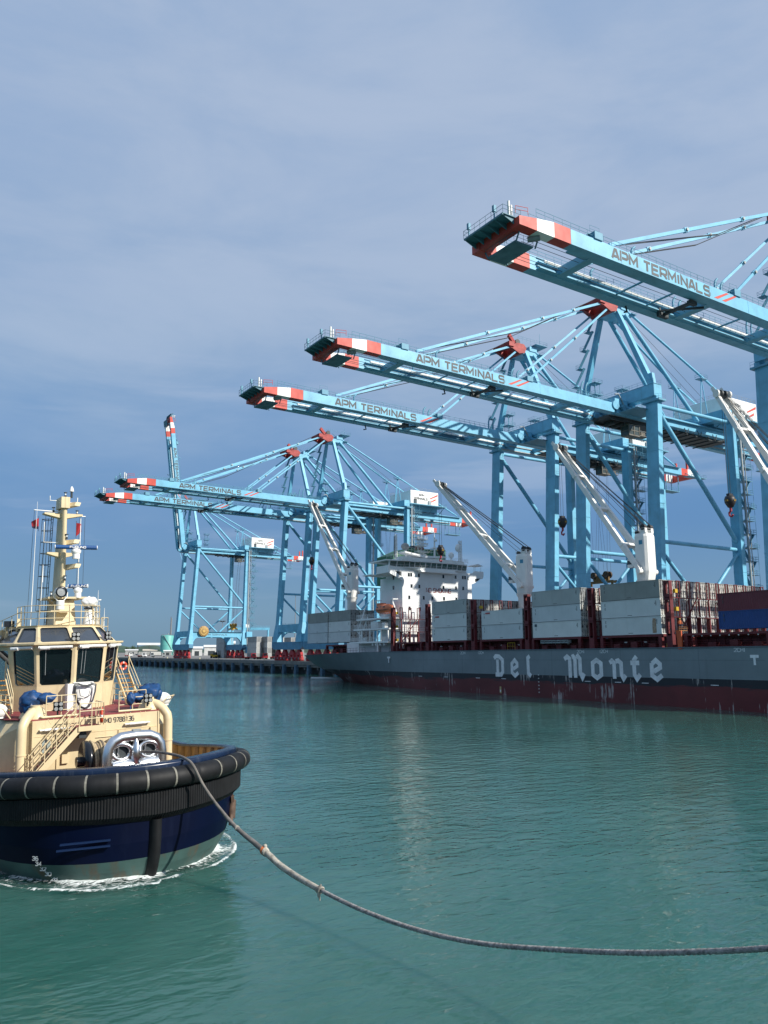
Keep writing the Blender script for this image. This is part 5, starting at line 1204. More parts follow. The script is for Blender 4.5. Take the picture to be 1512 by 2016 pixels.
thull = mb.build('hull', [NAVY, BOOT, REDDK, TANB], tug)
mb = MB()
for i in range(4, 137, 2):
    p, q, q2 = o[i], oi[i], oi2[i]; d = (q2 - q)
    if d.length < .01: continue
    d.normalize(); e = Vector((-d.y, d.x)) * .02; b0 = q; b1 = q + d * .32; b2 = q + d * .12
    mb.prism([(b0.x, b0.y, tz), (b1.x, b1.y, tz), (b2.x, b2.y, 3.95 + sheer(q.y)), (b0.x, b0.y, 3.95 + sheer(q.y))], (e.x * 2, e.y * 2, 0))
mb.build('bulwark_stay', [TANB], thull)
oa, _ = outline(-.3, 5.3, .06, 27.6, 140); ob_, _ = outline(-.3, 5.3, -.34, 27.6, 140)
mb = MB(); zc = 4.03
mb.loft([[(p.x, p.y, zc - .12 + sheer(p.y)) for p in oa], [(p.x, p.y, zc + .0 + sheer(p.y)) for p in oa], [(p.x * .995, p.y + .02, zc + .06 + sheer(p.y)) for p in oa], [(p.x, p.y, zc + .09 + sheer(p.y)) for p in ob_], [(p.x, p.y, zc - .03 + sheer(p.y)) for p in ob_]], 0, True)
mb.build('cap_rail', [CAPB], thull)
# big round bow fender: rubber segments with straps in the grooves
o, ln = outline(-.3, 5.3, .30, 17, 900); step = ln / 900; segn = round(ln / 1.02); per = 900 / segn
mb = MB(); strap = MB()
pts, rad = [], []
for i in range(901):
    ph = (i % per) / per; e = min(ph, 1 - ph) * 1.02
    r = .375 - (.035 if e < .03 else .015 if e < .07 else 0)
    if i % 3 == 0 or e < .08:
        p = o[i]; pts.append((p.x, p.y, 3.58 + sheer(p.y))); rad.append(r)
mb.path(pts, rad, 16, 0)
fend = mb.build('bow_fender', [RUB], tug)
for k in range(1, segn):
    i = round(k * per)
    if k % 9 == 4 or i < 8 or i > 892: continue
    a, b = o[i - 5], o[i + 5]; d = (b - a).normalized() * .045; c = o[i]; zz = 3.58 + sheer(c.y)
    mb = MB(); mb.path([(c.x - d.x * .8, c.y - d.y * .8, zz), (c.x + d.x * .8, c.y + d.y * .8, zz)], .366, 20, 0, False); mb.build('strap', [STRAP], fend)
# ribbed lower fender
NR = 1500
zs = [(2.10, .02), (2.34, .30), (3.16, .32), (3.24, .04)]
mb = MB(); R4 = []
for z, off in zs:
    o, ln = outline(-.3, 5.22, off, 16, NR); rg = []
    for i, p in enumerate(o):
        c = o[max(i - 1, 0)]; d = (o[min(i + 1, NR)] - c); d.normalize(); dd = .028 if (i // 2) % 2 else 0
        dd = dd if off > .1 else 0; rg.append((p.x - d.y * dd * -1 * -1, p.y + d.x * dd, z + sheer(p.y) + (.0 if z > 3 else .030 * abs(p.x))))
    R4.append(rg)
mb.loft(R4, 0, False); mb.build('ribbed_fender', [RUB], tug)
mb = MB(); rg = []
for z, af in ((-.6, .85), (0, .25), (.4, .02), (.8, -.15), (1.4, -.25), (2.15, -.3)):
    rg.append([(cos(a) * .24, af + .12 - sin(a) * .36, z) for a in [pi * k / 10 for k in range(11)]])
mb.loft(rg, 0, True); mb.build('stem_fender', [RUB], tug)
# mooring bits in the hull: fairlead, bilge strips, draught figures
mb = MB(); mb.beam((-3.2, .42, 1.62), (-1.6, -.12, 1.62), .1, .06); mb.beam((-3.3, .48, 1.42), (-1.6, -.1, 1.42), .1, .06)
mb.build('rubbing_strip', [mat('strip_blue', (.003, .014, .055), .4)], thull)
mb = MB(); mb.tube((4.12, 1.9, 1.9), (4.0, 1.75, 1.2), .16, 10); mb.tube((3.95, 1.65, 1.35), (3.85, 1.5, 1.0), .09, 8); mb.beam((4.2, 2.1, 2.0), (3.9, 1.4, 2.0), .12, .2); mb.build('anchor', [mat('anchor_brown', (.10, .06, .04), .7, var=.3, scale=4)], thull)
def on_hull(a, z, side):
    for (z0, af0, B0), (z1, af1, B1) in zip(LV, LV[1:]):
        if z0 <= z <= z1: t = (z - z0) / (z1 - z0); return side * half(a, af0 + (af1 - af0) * t, B0 + (B1 - B0) * t)
mb = MB()
for k, s in enumerate(('36', '34', '32', '30', '28', '26')):
    z = 1.02 - k * .19; a = 1.75 - k * .055; x = on_hull(a, z, -1); x2 = on_hull(a - .25, z, -1); e = Vector((x2 - x, -.25, 0)).normalized(); nn = Vector((e.y, -e.x, 0)); zt = on_hull(a, z + .1, -1)
    text(mb, s, (x, a, z - .05), e, (0, 0, 1), nn, .24, .12, .24, .03)
mb.build('draught_mark', [mat('draught_white', (.7, .7, .68), .6)], thull)

# deckhouse
mb = MB(); D0 = [(-2.75, 6.9), (2.75, 6.9), (3.9, 8.1), (3.9, 20), (-3.9, 20), (-3.9, 8.1)]; D1 = [(-2.75, 6.9), (2.75, 6.9), (3.45, 8.3), (3.45, 20), (-3.45, 20), (-3.45, 8.3)]
mb.frustum([(x, y, tz - .05) for x, y in D0], [(x, y, 4.72) for x, y in D0]); mb.frustum([(x, y, 4.721) for x, y in D0], [(x, y, 5.38) for x, y in D1])
mb.prism([(x, y + .05, 5.385) for x, y in [(-2.8, 6.9), (2.8, 6.9), (3.6, 8.3), (3.6, 20), (-3.6, 20), (-3.6, 8.3)]], (0, 0, .05), 1)
for x in (-2.78, 2.72): mb.box(x, x + .06, 6.86, 6.95, 2.9, 5.38)
mb.box(-2.7, 2.7, 6.885, 6.9, 4.70, 4.715)
house = mb.build('deckhouse', [CREAM, REDDK], tug)
mb = MB(); text(mb, 'IMO 9788136', (.24, 6.9, 5.05), (1, 0, 0), (0, 0, 1), (0, -1, 0), 1.36, .19, .2, .006); mb.build('lettering', [mat('black_lettering', (.02, .02, .025), .5)], house)
mb = MB()
for x0, x1, z in ((1.15, 2.3, 4.92), (-2.5, -.9, 4.98)):
    mb.tube((x0, 6.75, z), (x1, 6.75, z), .035, 8); mb.box(x0, x0 + .08, 6.75, 6.9, z - .02, z + .02); mb.box(x1 - .08, x1, 6.75, 6.9, z - .02, z + .02); mb.tube((x0 + .2, 6.75, z), (x0 + .9, 6.75, z), .055, 8)
mb.build('tube_lamp', [WRAP], house)
mb = MB()
for s in (-1, 1):
    pts = [(s * 3.2, 6.85, 2.9)]; pts += [(s * 3.2, 6.85, 4.95), (s * 3.17, 6.88, 5.2), (s * 3.03, 7.0, 5.45), (s * 2.8, 7.2, 5.66), (s * 2.5, 7.5, 5.78)]
    mb.path(pts, .205, 16, 0); mb.tube((s * 3.2, 6.85, 4.0), (s * 3.2, 6.85, 4.05), .225, 16, 0); mb.tube((s * 2.5, 7.5, 5.3), (s * 2.5, 7.5, 6.0), .24, 12, 0)
    mb.lathe((s * 2.5, 7.5, 5.4), [(.5, 0), (.5, .05), (.30, .5), (.001, .5)], 12)
mb.build('fire_main', [CREAMP], tug)
mb = MB(); rr = [(-2.42, 4.02), (-2.42, 4.52), (-2.34, 4.62), (-2.06, 4.62), (-1.98, 4.52), (-1.98, 4.02), (-2.06, 3.95), (-2.34, 3.95)]
mb.prism([(x, 6.84, z) for x, z in rr], (0, .05, 0), 0); mb.prism([(-2.2 + (x + 2.2) * .78, 6.83, 4.28 + (z - 4.28) * .82) for x, z in rr], (0, .02, 0), 1); mb.build('porthole', [CREAMP, mat('porthole_glass', (.36, .42, .40), .2)], house)
# winch
mb = MB(); wc = Vector((-.66, 4.6, 3.80))
mb.lathe(wc, [(.001, -.62), (.80, -.62), (.82, -.50), (.80, -.42), (.42, -.42)], 28, 0, (1, 0, 0)); mb.lathe(wc, [(.42, .55), (.8, .55), (.82, .63), (.8, .70), (.001, .72)], 28, 0, (1, 0, 0)); mb.lathe(wc, [(.42, 1.55), (.8, 1.55), (.82, 1.66), (.001, 1.7)], 28, 0, (1, 0, 0))
mb.box(-1.35, -1.05, 4.5, 5.4, 2.9, 3.5); mb.box(-1.45, 1.4, 4.6, 5.5, 2.9, 3.1); mb.tube(wc + Vector((-.9, 0, 0)), wc + Vector((1.8, 0, 0)), .2, 12); mb.box(-1.5, -1.1, 4.55, 5.1, 3.0, 3.35)
wn = mb.build('winch', [BLKP], tug)
mb = MB()
for k in range(13):
    x = wc.x - .40 + k * .077; r = .70 + .02 * (k % 2) + .05 * sin(k * 1.3); mb.path([(x + .02 * sin(a * 2 + k), wc.y + cos(a) * r, wc.z + sin(a) * r) for a in [2 * pi * j / 28 for j in range(28)]], .05, 6, k % 3 == 0, closed=True)
mb.lathe(wc, [(.66, -.42), (.66, .55)], 20, 1, (1, 0, 0)); mb.build('rope_coil', [COIL, COIL2], wn)
# polished towing bitt: a wide arch, two eyes and a keel between them
mb = MB(); bx = .42; by = 3.3
mb.path([(bx - 1.12, by, 2.9), (bx - 1.12, by, 4.05), (bx - 1.06, by, 4.38), (bx - .88, by, 4.62), (bx - .58, by, 4.75), (bx, by, 4.78), (bx + .58, by, 4.75), (bx + .88, by, 4.62), (bx + 1.06, by, 4.38), (bx + 1.12, by, 4.05), (bx + 1.12, by, 2.9)], .215, 20)
mb.box(bx - 1.0, bx + 1.0, by + .10, by + .16, 2.9, 4.7, 1)
mb.loft([[(bx + s_ * w, by - d, z) for s_, w, d in ((-1, .02 + k, 0.06), (-1, .01 + k * .5, .30 + f), (1, .01 + k * .5, .30 + f), (1, .02 + k, .06))] for z, k, f in ((4.66, .05, -.1), (4.3, .16, .02), (3.95, .17, .05), (3.72, .05, 0), (3.62, .01, -.1))], 0, True)
for s in (-1, 1):
    c = Vector((bx + s * .56, by - .03, 4.18)); mb.path([c + Vector((cos(a) * .38, -.04 * sin(2 * a), sin(a) * .31)) for a in [2 * pi * j / 24 for j in range(24)]], .095, 12, 0, closed=True)
    mb.loft([[(bx + s * (.10 + .86 * u), by - .02 - dy, z - .05 * (2 * u - 1) ** 2) for u in [j / 8 for j in range(9)]] for dy, z in ((.02, 3.92), (.14, 3.86), (.26, 3.68), (.30, 3.3), (.28, 2.9))], 0, True)
    mb.lathe(c + Vector((0, .1, 0)), [(.001, 0), (.40, 0)], 20, 2, (0, -1, 0)); mb.tube(c + Vector((-.12, .05, -.3)), c + Vector((-.12, .05, .3)), .04, 6, 0)
mb.box(bx - .12, bx + .22, by - .1, by + .1, 4.97, 5.03, 3)
mb.build('towing_bitt', [CHROME, mat('bitt_brown_steel', (.07, .055, .045), .5, metal=.4, var=.3, scale=3), STEEL, GREYST], tug)
# small fittings on the deckhouse front and the wheelhouse
mb = MB()
for x, z in ((1.9, 3.6), (2.35, 4.3), (-1.55, 3.5)): mb.box(x, x + .28, 6.78, 6.9, z, z + .38)
for x in (.9, 2.5, -1.75): mb.tube((x, 6.86, 2.9), (x, 6.86, 4.7), .018, 6)
mb.path([(-.1, 6.86, 4.45), (.6, 6.86, 4.45), (.9, 6.86, 4.2), (.9, 6.86, 3.2)], .016, 6)
mb.build('conduit', [CREAMP], house)
mb = MB(); mb.box(1.0, 1.75, 6.862, 6.9, 2.75, 4.35); mb.tube((1.62, 6.84, 3.5), (1.62, 6.80, 3.5), .03, 6); mb.build('door', [CREAM], house)
# stair to the bridge deck with its landing and rails
mb = MB(); a0 = Vector((-3.05, 0, 3.0)); a1 = Vector((-1.15, 0, 5.0))
for y in (5.75, 6.5): mb.beam((a0.x, y, a0.z), (a1.x, y, a1.z), .05, .24, 0, up=(0, 0, 1))
for i in range(9):
    t = (i + .5) / 9; mb.box(a0.x + 1.9 * t - .12, a0.x + 1.9 * t + .12, 5.78, 6.47, 3.0 + 2.0 * t, 3.04 + 2.0 * t, 1)
mb.box(-1.2, -.12, 5.7, 6.9, 4.98, 5.06, 1); mb.box(-1.2, -.12, 5.66, 5.72, 4.90, 5.10); mb.box(-1.1, -.8, 5.9, 6.9, 4.6, 4.98, 2)
for y in (5.75, 6.5):
    for h in (.35, .68, 1.0): mb.tube((a0.x + .1, y, a0.z + h), (a1.x, y, a1.z + h), .022, 6, 0, cap=False)
    for t in (.04, .28, .52, .76, 1.): mb.tube((a0.x + 1.9 * t, y, a0.z + 2 * t), (a0.x + 1.9 * t, y, a0.z + 2 * t + 1.0), .022, 6, 0, cap=False)
mb.rail([(-1.15, 5.72, 5.05), (-.14, 5.72, 5.05), (-.14, 6.85, 5.05)], h=1.0, r=.022, gap=.45, mids=(.35, .68), n=6)
mb.build('stair', [CREAMP, REDDK, STEEL], tug)
# rails round the bridge deck
mb = MB()
for s in (-1, 1):
    mb.rail([(s * .95, 7.05, 5.43), (s * 2.2, 7.05, 5.43)], h=.95, r=.022, gap=.6, mids=(.35, .68), n=6); mb.rail([(s * 3.3, 8.7, 5.43), (s * 3.3, 15, 5.43)], h=.95, r=.022, gap=1., mids=(.35, .68), n=6)
    mb.path([(s * .9, 6.95, 5.5), (s * 2.35, 6.95, 5.5), (s * 2.45, 6.95, 5.55)], .05, 8)
    for x in (1.2, 1.9): mb.beam((s * x, 6.9, 5.42), (s * (x + .12), 6.9, 5.2), .02, .02); mb.beam((s * (x + .25), 6.9, 5.42), (s * (x + .12), 6.9, 5.2), .02, .02)
    mb.path([(s * 3.35, 8.4, 5.43), (s * 3.7, 8.2, 5.9), (s * 4.1, 8.4, 5.95), (s * 3.9, 8.9, 5.5)], .03, 6)
    # side stairs up to the wheelhouse door
    for i in range(7):
        t = i / 6; mb.box(s * 2.75, s * 3.35, 11.2 + t * 1.6, 11.42 + t * 1.6, 5.6 + t * 1.3, 5.64 + t * 1.3, 1)
    for x in (2.72, 3.38): mb.beam((s * x, 11.1, 5.45), (s * x, 13.0, 7.0), .05, .2); mb.tube((s * x, 11.1, 6.35), (s * x, 13.0, 7.85), .024, 6); mb.tube((s * x, 11.1, 6.0), (s * x, 13.0, 7.5), .018, 6); mb.tube((s * x, 13.0, 7.0), (s * x, 13.0, 7.85), .03, 6); mb.tube((s * x, 11.1, 5.45), (s * x, 11.1, 6.35), .024, 6)
mb.build('guard_rail', [CREAMP, mat('step_ochre', (.46, .21, .03), .6)], tug)
mb = MB()
for s in (-1, 1): mb.sphere((s * 3.75, 9.0, 5.75), .42, 14, 0, .8); mb.tube((s * 3.75, 9.0, 5.45), (s * 3.75, 9, 5.6), .3, 10)
mb.build('liferaft_canister', [WHITE], tug)
# covered fire monitors
def blob(mb, c, r, seed, m=0):
    rr = random.Random(seed); n, k = 22, 14; ph = [rr.uniform(0, 6.28) for _ in range(8)]; rings = []
    for i in range(k + 1):
        th = pi * i / k; ring = []
        for j in range(n):
            a = 2 * pi * j / n; f = 1 + .10 * sin(3 * a + ph[0] + th * 2) + .07 * sin(5 * a + ph[1] - 3 * th) + .06 * sin(7 * th + ph[2]) * sin(2 * a + ph[3]) + .05 * sin(9 * a + ph[4] + 4 * th)
            fz = 1.0 if th < pi * .6 else 1.0 + .25 * (th - pi * .6)
            ring.append((c[0] + r[0] * f * sin(th) * cos(a), c[1] + r[1] * f * sin(th) * sin(a), c[2] + r[2] * f * cos(th) * fz))
        rings.append(ring)
    mb.loft(rings, m, True, True)
for s in (-1, 1):
    mb = MB(); cx = -2.55 if s < 0 else 2.75
    blob(mb, (cx, 8.2, 6.2), (.52, .6, .36), 3 + s); blob(mb, (cx - .15, 8.15, 5.95), (.34, .4, .36), 8 + s)
    if s < 0: blob(mb, (cx + .52, 7.75, 6.28), (.38, .3, .2), 15)
    else: blob(mb, (cx - .62, 8.0, 6.0), (.36, .3, .18), 16); blob(mb, (cx + .28, 8.2, 6.1), (.32, .4, .44), 21)
    mb.build('covered_monitor', [TARP], tug)
    mb = MB(); mb.tube((cx, 8.2, 5.4), (cx, 8.2, 6.0), .24, 12); mb.lathe((cx, 8.2, 5.43), [(.5, 0), (.46, .1), (.28, .5)], 12); mb.build('monitor_pedestal', [CREAM], tug)
def lamps(c, yaw=0., par=None, nm='work_lamp'):
    mb = MB(); ca, sa = cos(yaw), sin(yaw); q = lambda x, y, z: (c[0] + x * ca - y * sa, c[1] + x * sa + y * ca, c[2] + z)
    for i in (-1, 1):
        for k in (-1, 1):
            mb.lathe(q(i * .1, 0, k * .1), [(.001, .12), (.07, .1), (.095, -.02), (.095, -.05)], 14, 0, (sa, -ca, 0) if False else (-sa, ca, 0)); mb.lathe(q(i * .1, -.045, k * .1), [(.001, 0), (.082, .0)], 14, 1, (sa, -ca, 0))
    mb.frustum([q(-.2, .03, -.2), q(.2, .03, -.2), q(.2, .06, -.2), q(-.2, .06, -.2)], [q(-.2, .03, .2), q(.2, .03, .2), q(.2, .06, .2), q(-.2, .06, .2)])
    mb.beam(q(0, .1, -.38), q(0, .1, 0), .06); return mb.build(nm, [BLKP, LENS], par or tug)
lamps((-1.72, 6.95, 5.92)); lamps((2.28, 6.95, 6.0))
mb = MB(); blob(mb, (1.45, 6.95, 6.05), (.2, .2, .24), 31); mb.tube((1.45, 6.95, 5.43), (1.45, 6.95, 5.95), .025, 6); mb.build('covered_lamp', [TARP], tug)

# wheelhouse
WHP = [(-.08, 10.75), (1.48, 11.35), (2.45, 12.5), (2.95, 15.2), (2.95, 18), (-2.95, 18), (-2.95, 15.2), (-2.45, 12.5), (-1.62, 11.35)]
def grow(P, d):
    out = []; n = len(P)
    for i in range(n):
        a, b, c = Vector(P[i - 1]), Vector(P[i]), Vector(P[(i + 1) % n]); e1 = (b - a).normalized(); e2 = (c - b).normalized(); n1 = Vector((e1.y, -e1.x)); n2 = Vector((e2.y, -e2.x)); k = (n1 + n2); k = k / max(.3, k.dot(n1)); out.append((b.x + k.x * d, b.y + k.y * d))
    return out
at = lambda P, z: [(x, y, z) for x, y in P]
W1 = grow(WHP, .20); W2 = grow(WHP, .42); RF = [(-.05, 11.95), (1.32, 12.45), (1.95, 13.4), (2.05, 15.2), (2.05, 17), (-2.05, 17), (-2.05, 15.2), (-1.95, 13.4), (-1.42, 12.45)]
mb = MB(); mb.frustum(at(WHP, 5.43), at(WHP, 6.6))
mb.frustum(at(W1, 8.52), at(W2, 8.60)); mb.frustum(at(W2, 8.601), at(W2, 8.68)); U0 = grow(WHP, .05)
mb.frustum(at(RF, 9.48), at(grow(RF, .05), 9.56))
def inset(a, b, u, z): return Vector(a).lerp(Vector(b), u)
win = []
n = len(WHP)
def panel(mb, A0, A1, B0, B1, mx, mz0, mz1, m_wall=0):
    """wall quad A0-A1 (bottom) B0-B1 (top) with an opening; returns the opening corners"""
    A0, A1, B0, B1 = map(Vector, (A0, A1, B0, B1)); P = lambda u, v: A0.lerp(A1, u).lerp(B0.lerp(B1, u), v)
    L_ = (A1 - A0).length; h = ((B0 + B1) / 2 - (A0 + A1) / 2).length; u0 = mx / L_; u1 = 1 - u0; v0 = mz0 / h; v1 = 1 - mz1 / h; c = .09
    cu, cv = c / L_, c / h
    inner = [(u0 + cu, v0), (u1 - cu, v0), (u1, v0 + cv), (u1, v1 - cv), (u1 - cu, v1), (u0 + cu, v1), (u0, v1 - cv), (u0, v0 + cv)]
    outer = [(u0 + cu, 0), (u1 - cu, 0), (1, 0), (1, 1), (u1 - cu, 1), (u0 + cu, 1), (0, 1), (0, 0)]
    I = [P(*q) for q in inner]; O = [P(*q) for q in outer]
    for i in range(8): j = (i + 1) % 8; mb._add([O[i], O[j], I[j], I[i]], [(0, 1, 2, 3)], m_wall)
    nn = (A1 - A0).cross(B0 - A0).normalized(); cen = (A0 + A1 + B0 + B1) / 4
    if nn.dot(cen - Vector((0, 15, 7.5))) < 0: nn = -nn
    back = [p - nn * .07 for p in I]
    for i in range(8): j = (i + 1) % 8; mb._add([I[i], I[j], back[j], back[i]], [(0, 1, 2, 3)], 1)
    win.append((back, nn)); return I
for i in range(n):
    j = (i + 1) % n
    if i in (4,): mb.quad((*WHP[i], 6.6), (*WHP[j], 6.6), (*W1[j], 8.52), (*W1[i], 8.52)); continue
    panel(mb, (*WHP[i], 6.6), (*WHP[j], 6.6), (*W1[i], 8.52), (*W1[j], 8.52), .13 if i not in (2, 3, 5, 6) else .35, .06, .16)
for i in range(n):
    j = (i + 1) % n
    if i in (3, 4, 5): mb.quad((*U0[i], 8.68), (*U0[j], 8.68), (*RF[j], 9.48), (*RF[i], 9.48)); continue
    panel(mb, (*U0[i], 8.68), (*U0[j], 8.68), (*RF[i], 9.48), (*RF[j], 9.48), .13, .08, .08)
wh = mb.build('wheelhouse', [CREAM, STEEL], tug)
TINT = bpy.data.materials.new('wheelhouse_glass'); TINT.use_nodes = True; b_ = TINT.node_tree.nodes['Principled BSDF']
b_.inputs['Base Color'].default_value = (.008, .014, .016, 1); b_.inputs['Roughness'].default_value = .03; b_.inputs['Transmission Weight'].default_value = .35; b_.inputs['IOR'].default_value = 1.45
DKG = glass('upper_window_glass', (.045, .055, .07), .10)
for k, (I, nn) in enumerate(win):
    mb = MB(); mb.poly(I, 0); up_ = k >= 8; mb.build('window', [DKG if up_ else TINT], wh)
# inside: floor, console, chair, dark back
mb = MB(); mb.prism(at(grow(WHP, -.1), 6.0), (0, 0, .04), 0); mb.box(-2.7, 2.7, 15.6, 15.7, 6.0, 8.5, 0); mb.prism(at(grow(WHP, .02), 8.46), (0, 0, .05), 0)
mb.box(-1.2, -.3, 12.4, 13.0, 6.0, 7.05, 1); mb.box(.1, .9, 12.1, 12.9, 6.0, 7.25, 1); mb.box(.25, .75, 12.0, 12.1, 7.0, 7.6, 1); mb.box(.3, .8, 13.4, 13.6, 6.8, 7.7, 1); mb.box(.2, .9, 13.2, 13.7, 6.0, 6.8, 0)
mb.box(-1.4, 1.4, 11.75, 11.9, 6.62, 6.72, 2)
mb.build('console', [mat('cabin_dark', (.012, .012, .016), .8), mat('console_grey', (.13, .16, .16), .6), mat('console_edge', (.25, .27, .27), .5)], wh)
mb = MB()
for i in (0, 1, 7, 8):
    j = (i + 1) % n; a = Vector((*W1[i], 8.47)); b = Vector((*W1[j], 8.47)); d = (b - a).normalized(); o_ = Vector((d.y, -d.x, 0)) * .12
    mb.tube(a + d * .12 + o_, b - d * .12 + o_, .075, 10); mb.tube(a + d * .2 + o_ * 1.25 - Vector((0, 0, .03)), a + d * .62 + o_ * 1.25 - Vector((0, 0, .03)), .095, 10)
mb.build('wiper_housing', [WRAP], wh)
mb = MB()
for (i, u) in ((0, .2), (0, .3), (8, .22), (1, .6)):
    j = (i + 1) % n; a = Vector((*WHP[i], 6.6)).lerp(Vector((*WHP[j], 6.6)), u); b = Vector((*W1[i], 8.4)).lerp(Vector((*W1[j], 8.4)), u + .03); d = Vector((*WHP[j], 0)) - Vector((*WHP[i], 0)); d.normalize(); o_ = Vector((d.y, -d.x, 0)) * .03
    mb.beam(a.lerp(b, .3) + o_, b + o_, .018)
mb.build('wiper_arm', [GREYST], wh)
# white hose fairing on the front with a looped hose
mb = MB(); rings = []
for z, w, d in ((5.44, .48, .42), (5.8, .58, .46), (6.35, .64, .44), (6.64, .62, .40), (6.70, .48, .3)):
    rings.append([(.38 + w * x, 10.9 - d * (1 - abs(x) ** 3) + .25 * abs(x) * 0, z) for x in [-1 + k / 5 for k in range(11)]])
mb.loft(rings, 0, True); mb.box(-.42, -.14, 10.45, 10.9, 5.44, 6.68); mb.prism([(-.1, 10.6, 6.70), (.85, 10.6, 6.70), (.85, 10.9, 6.70), (-.1, 10.9, 6.70)], (0, 0, .03)); mb.box(.05, .25, 10.36, 10.40, 5.95, 5.98, 1); mb.box(-.18, -.06, 10.38, 10.42, 6.25, 6.36, 1)
fr = mb.build('hose_fairing', [WHITE, STEEL], wh)
mb = MB()
for k in range(3):
    s = 1 - .06 * k; mb.path([(.38 + x * s * 1.15, 10.39 - .03 * k, 6.06 + z * s * 1.1) for x, z in ((-.44, .52), (-.3, .58), (-.1, .50), (.1, .48), (.3, .55), (.46, .50), (.44, .2), (.34, -.2), (.18, -.48), (0, -.56), (-.18, -.48), (-.34, -.2), (-.46, .2))], .022, 6, 0, closed=True)
mb.path([(.1, 10.37, 6.4), (.15, 10.35, 6.1), (.38, 10.35, 6.0), (.62, 10.35, 6.1), (.7, 10.38, 6.4)], .018, 6); mb.build('hose', [mat('hose_grey', (.06, .065, .07), .6)], fr)
lamps((-.02, 10.75, 8.95), 0, wh); lamps((1.72, 11.3, 8.98), .5, wh)
# roof: rails, mast, radars, lights
mb = MB(); RR = [(-1.9, 14.8), (-1.85, 13.4), (-1.35, 12.55), (0, 12.1), (1.28, 12.55), (1.9, 13.4), (2.0, 15.0)]
mb.rail([(x, y, 9.56) for x, y in RR], h=1.0, r=.02, gap=.85, mids=(.35, .68), n=6); mb.rail([(2.05, 13.5, 9.0), (2.6, 14.2, 9.0), (2.6, 16, 9)], h=.95, r=.02, gap=1.2, n=6)
mb.rail([(-1.95, 13.6, 9.3), (-2.9, 15.6, 8.7), (-2.9, 17.5, 8.7)], h=1.0, r=.018, gap=.7, n=6)
for x, y, z in ((-2.4, 14.6, 8.7), (-2.0, 14.0, 9.0), (1.75, 14.0, 9.5)): mb.prism([(x - .12, y, z), (x + .12, y, z), (x + .06, y, z + .95), (x - .06, y, z + .95)], (0, .1, 0))
mb.build('roof_rail', [CREAMP], wh)
mb = MB(); mx = .22
mb.frustum([(mx - .55, 13.5, 9.5), (mx + .5, 13.5, 9.5), (mx + .5, 15.6, 9.5), (mx - .55, 15.6, 9.5)], [(mx - .42, 13.7, 10.9), (mx + .42, 13.7, 10.9), (mx + .42, 15.6, 10.9), (mx - .42, 15.6, 10.9)])
mb.prism([(mx - .95, 13.4, 10.95), (mx + 1.0, 13.4, 10.95), (mx + 1.0, 15.6, 10.95), (mx - .95, 15.6, 10.95)], (0, 0, .1)); mb.prism([(mx - .9, 13.5, 10.95), (mx - .3, 13.5, 10.3), (mx - .3, 13.6, 10.3), (mx - .9, 13.6, 10.95)], (0, .5, 0))
def wing(z, ch, w):
    y0 = 14.35; return [(mx + w * cos(a), y0 + w - w * 1.3 * sin(a), z) for a in [pi * k / 6 for k in range(7)]] + [(mx - w * .9, y0 + ch, z), (mx + w * .9, y0 + ch, z)]
rg = [wing(z, c, w) for z, c, w in ((11.0, 1.7, .15), (13.0, 1.45, .14), (15.4, 1.15, .13), (15.9, 1.1, .13))]
mb.loft(rg, 0, False, True, True)
mb.box(mx - .25, mx + .2, 14.2, 15.3, 15.9, 16.5); mb.lathe((mx, 14.4, 15.9), [(.22, 0), (.22, .6)], 12)
for z, l in ((15.35, 1.0), (13.2, .8)):
    for s in (-1, 1): mb.prism([(mx, 14.6, z), (mx + s * l, 14.6, z + .22), (mx + s * l, 14.6, z + .3), (mx, 14.6, z + .3)], (0, .5, 0))
for z, d in ((13.9, .5), (12.55, 1.1), (15.95, .55)): mb.prism([(mx - .02, 14.6, z), (mx + .4, 14.4 - d * .6, z + .08), (mx + .5, 14.5 - d * .6, z + .3), (mx + .1, 14.8, z + .3)], (.3, .1, 0))
mast = mb.build('mast', [CREAM], wh)
mb = MB()
for s, z, l in ((-1, 15.75, 1.5), (1, 15.55, 1.2)): mb.tube((mx, 14.8, z), (mx + s * l, 14.8, z + .02), .03, 6)
for s, z, l, h in ((-1, 14.05, .95, 1.1), (1, 13.95, .95, 1.5), (1, 11.6, .9, 1.7), (-1, 16.35, .7, .25), (1, 16.3, .75, .3)): mb.path([(mx, 14.8, z), (mx + s * l, 14.8, z), (mx + s * l, 14.8, z + h)], .025, 6)
for x, y, z in ((mx, 14.4, 16.5), (mx + .75, 14.8, 15.6), (mx + .1, 14.3, 14.2), (mx + .05, 14.2, 11.95), (mx - .55, 14.5, 11.1), (mx + .55, 14.3, 11.5), (mx - .5, 14.8, 15.7)): mb.tube((x, y, z), (x, y, z + .12), .06, 8, 1); mb.tube((x, y, z + .12), (x, y, z + .24), .035, 8, 0); mb.tube((x, y, z + .24), (x, y, z + .28), .09, 8, 1)
mb.tube((mx + .32, 14.4, 16.5), (mx + .32, 14.4, 16.85), .06, 8, 1); mb.lathe((mx + .32, 14.4, 16.85), [(.12, 0), (.08, .2), (.03, .28), (.001, .3)], 10)
for x, y, z, h in ((-1.3, 14.6, 9.0, 7.2), (-.85, 14.5, 10.2, 2.6), (-.7, 14.9, 11.9, 1.0), (1.55, 13.2, 9.6, 1.2), (1.8, 13.5, 9.6, 1.8), (1.98, 13.8, 9.6, 1.3), (2.5, 14.6, 9.3, 1.2)): mb.tube((x, y, z), (x + h * .02, y, z + h), .026, 6, 0, r2=.008)
mb.box(1.92, 2.06, 13.7, 13.85, 10.88, 10.93)
mb.build('aerial', [WHITE, STEEL], mast)
mb = MB()
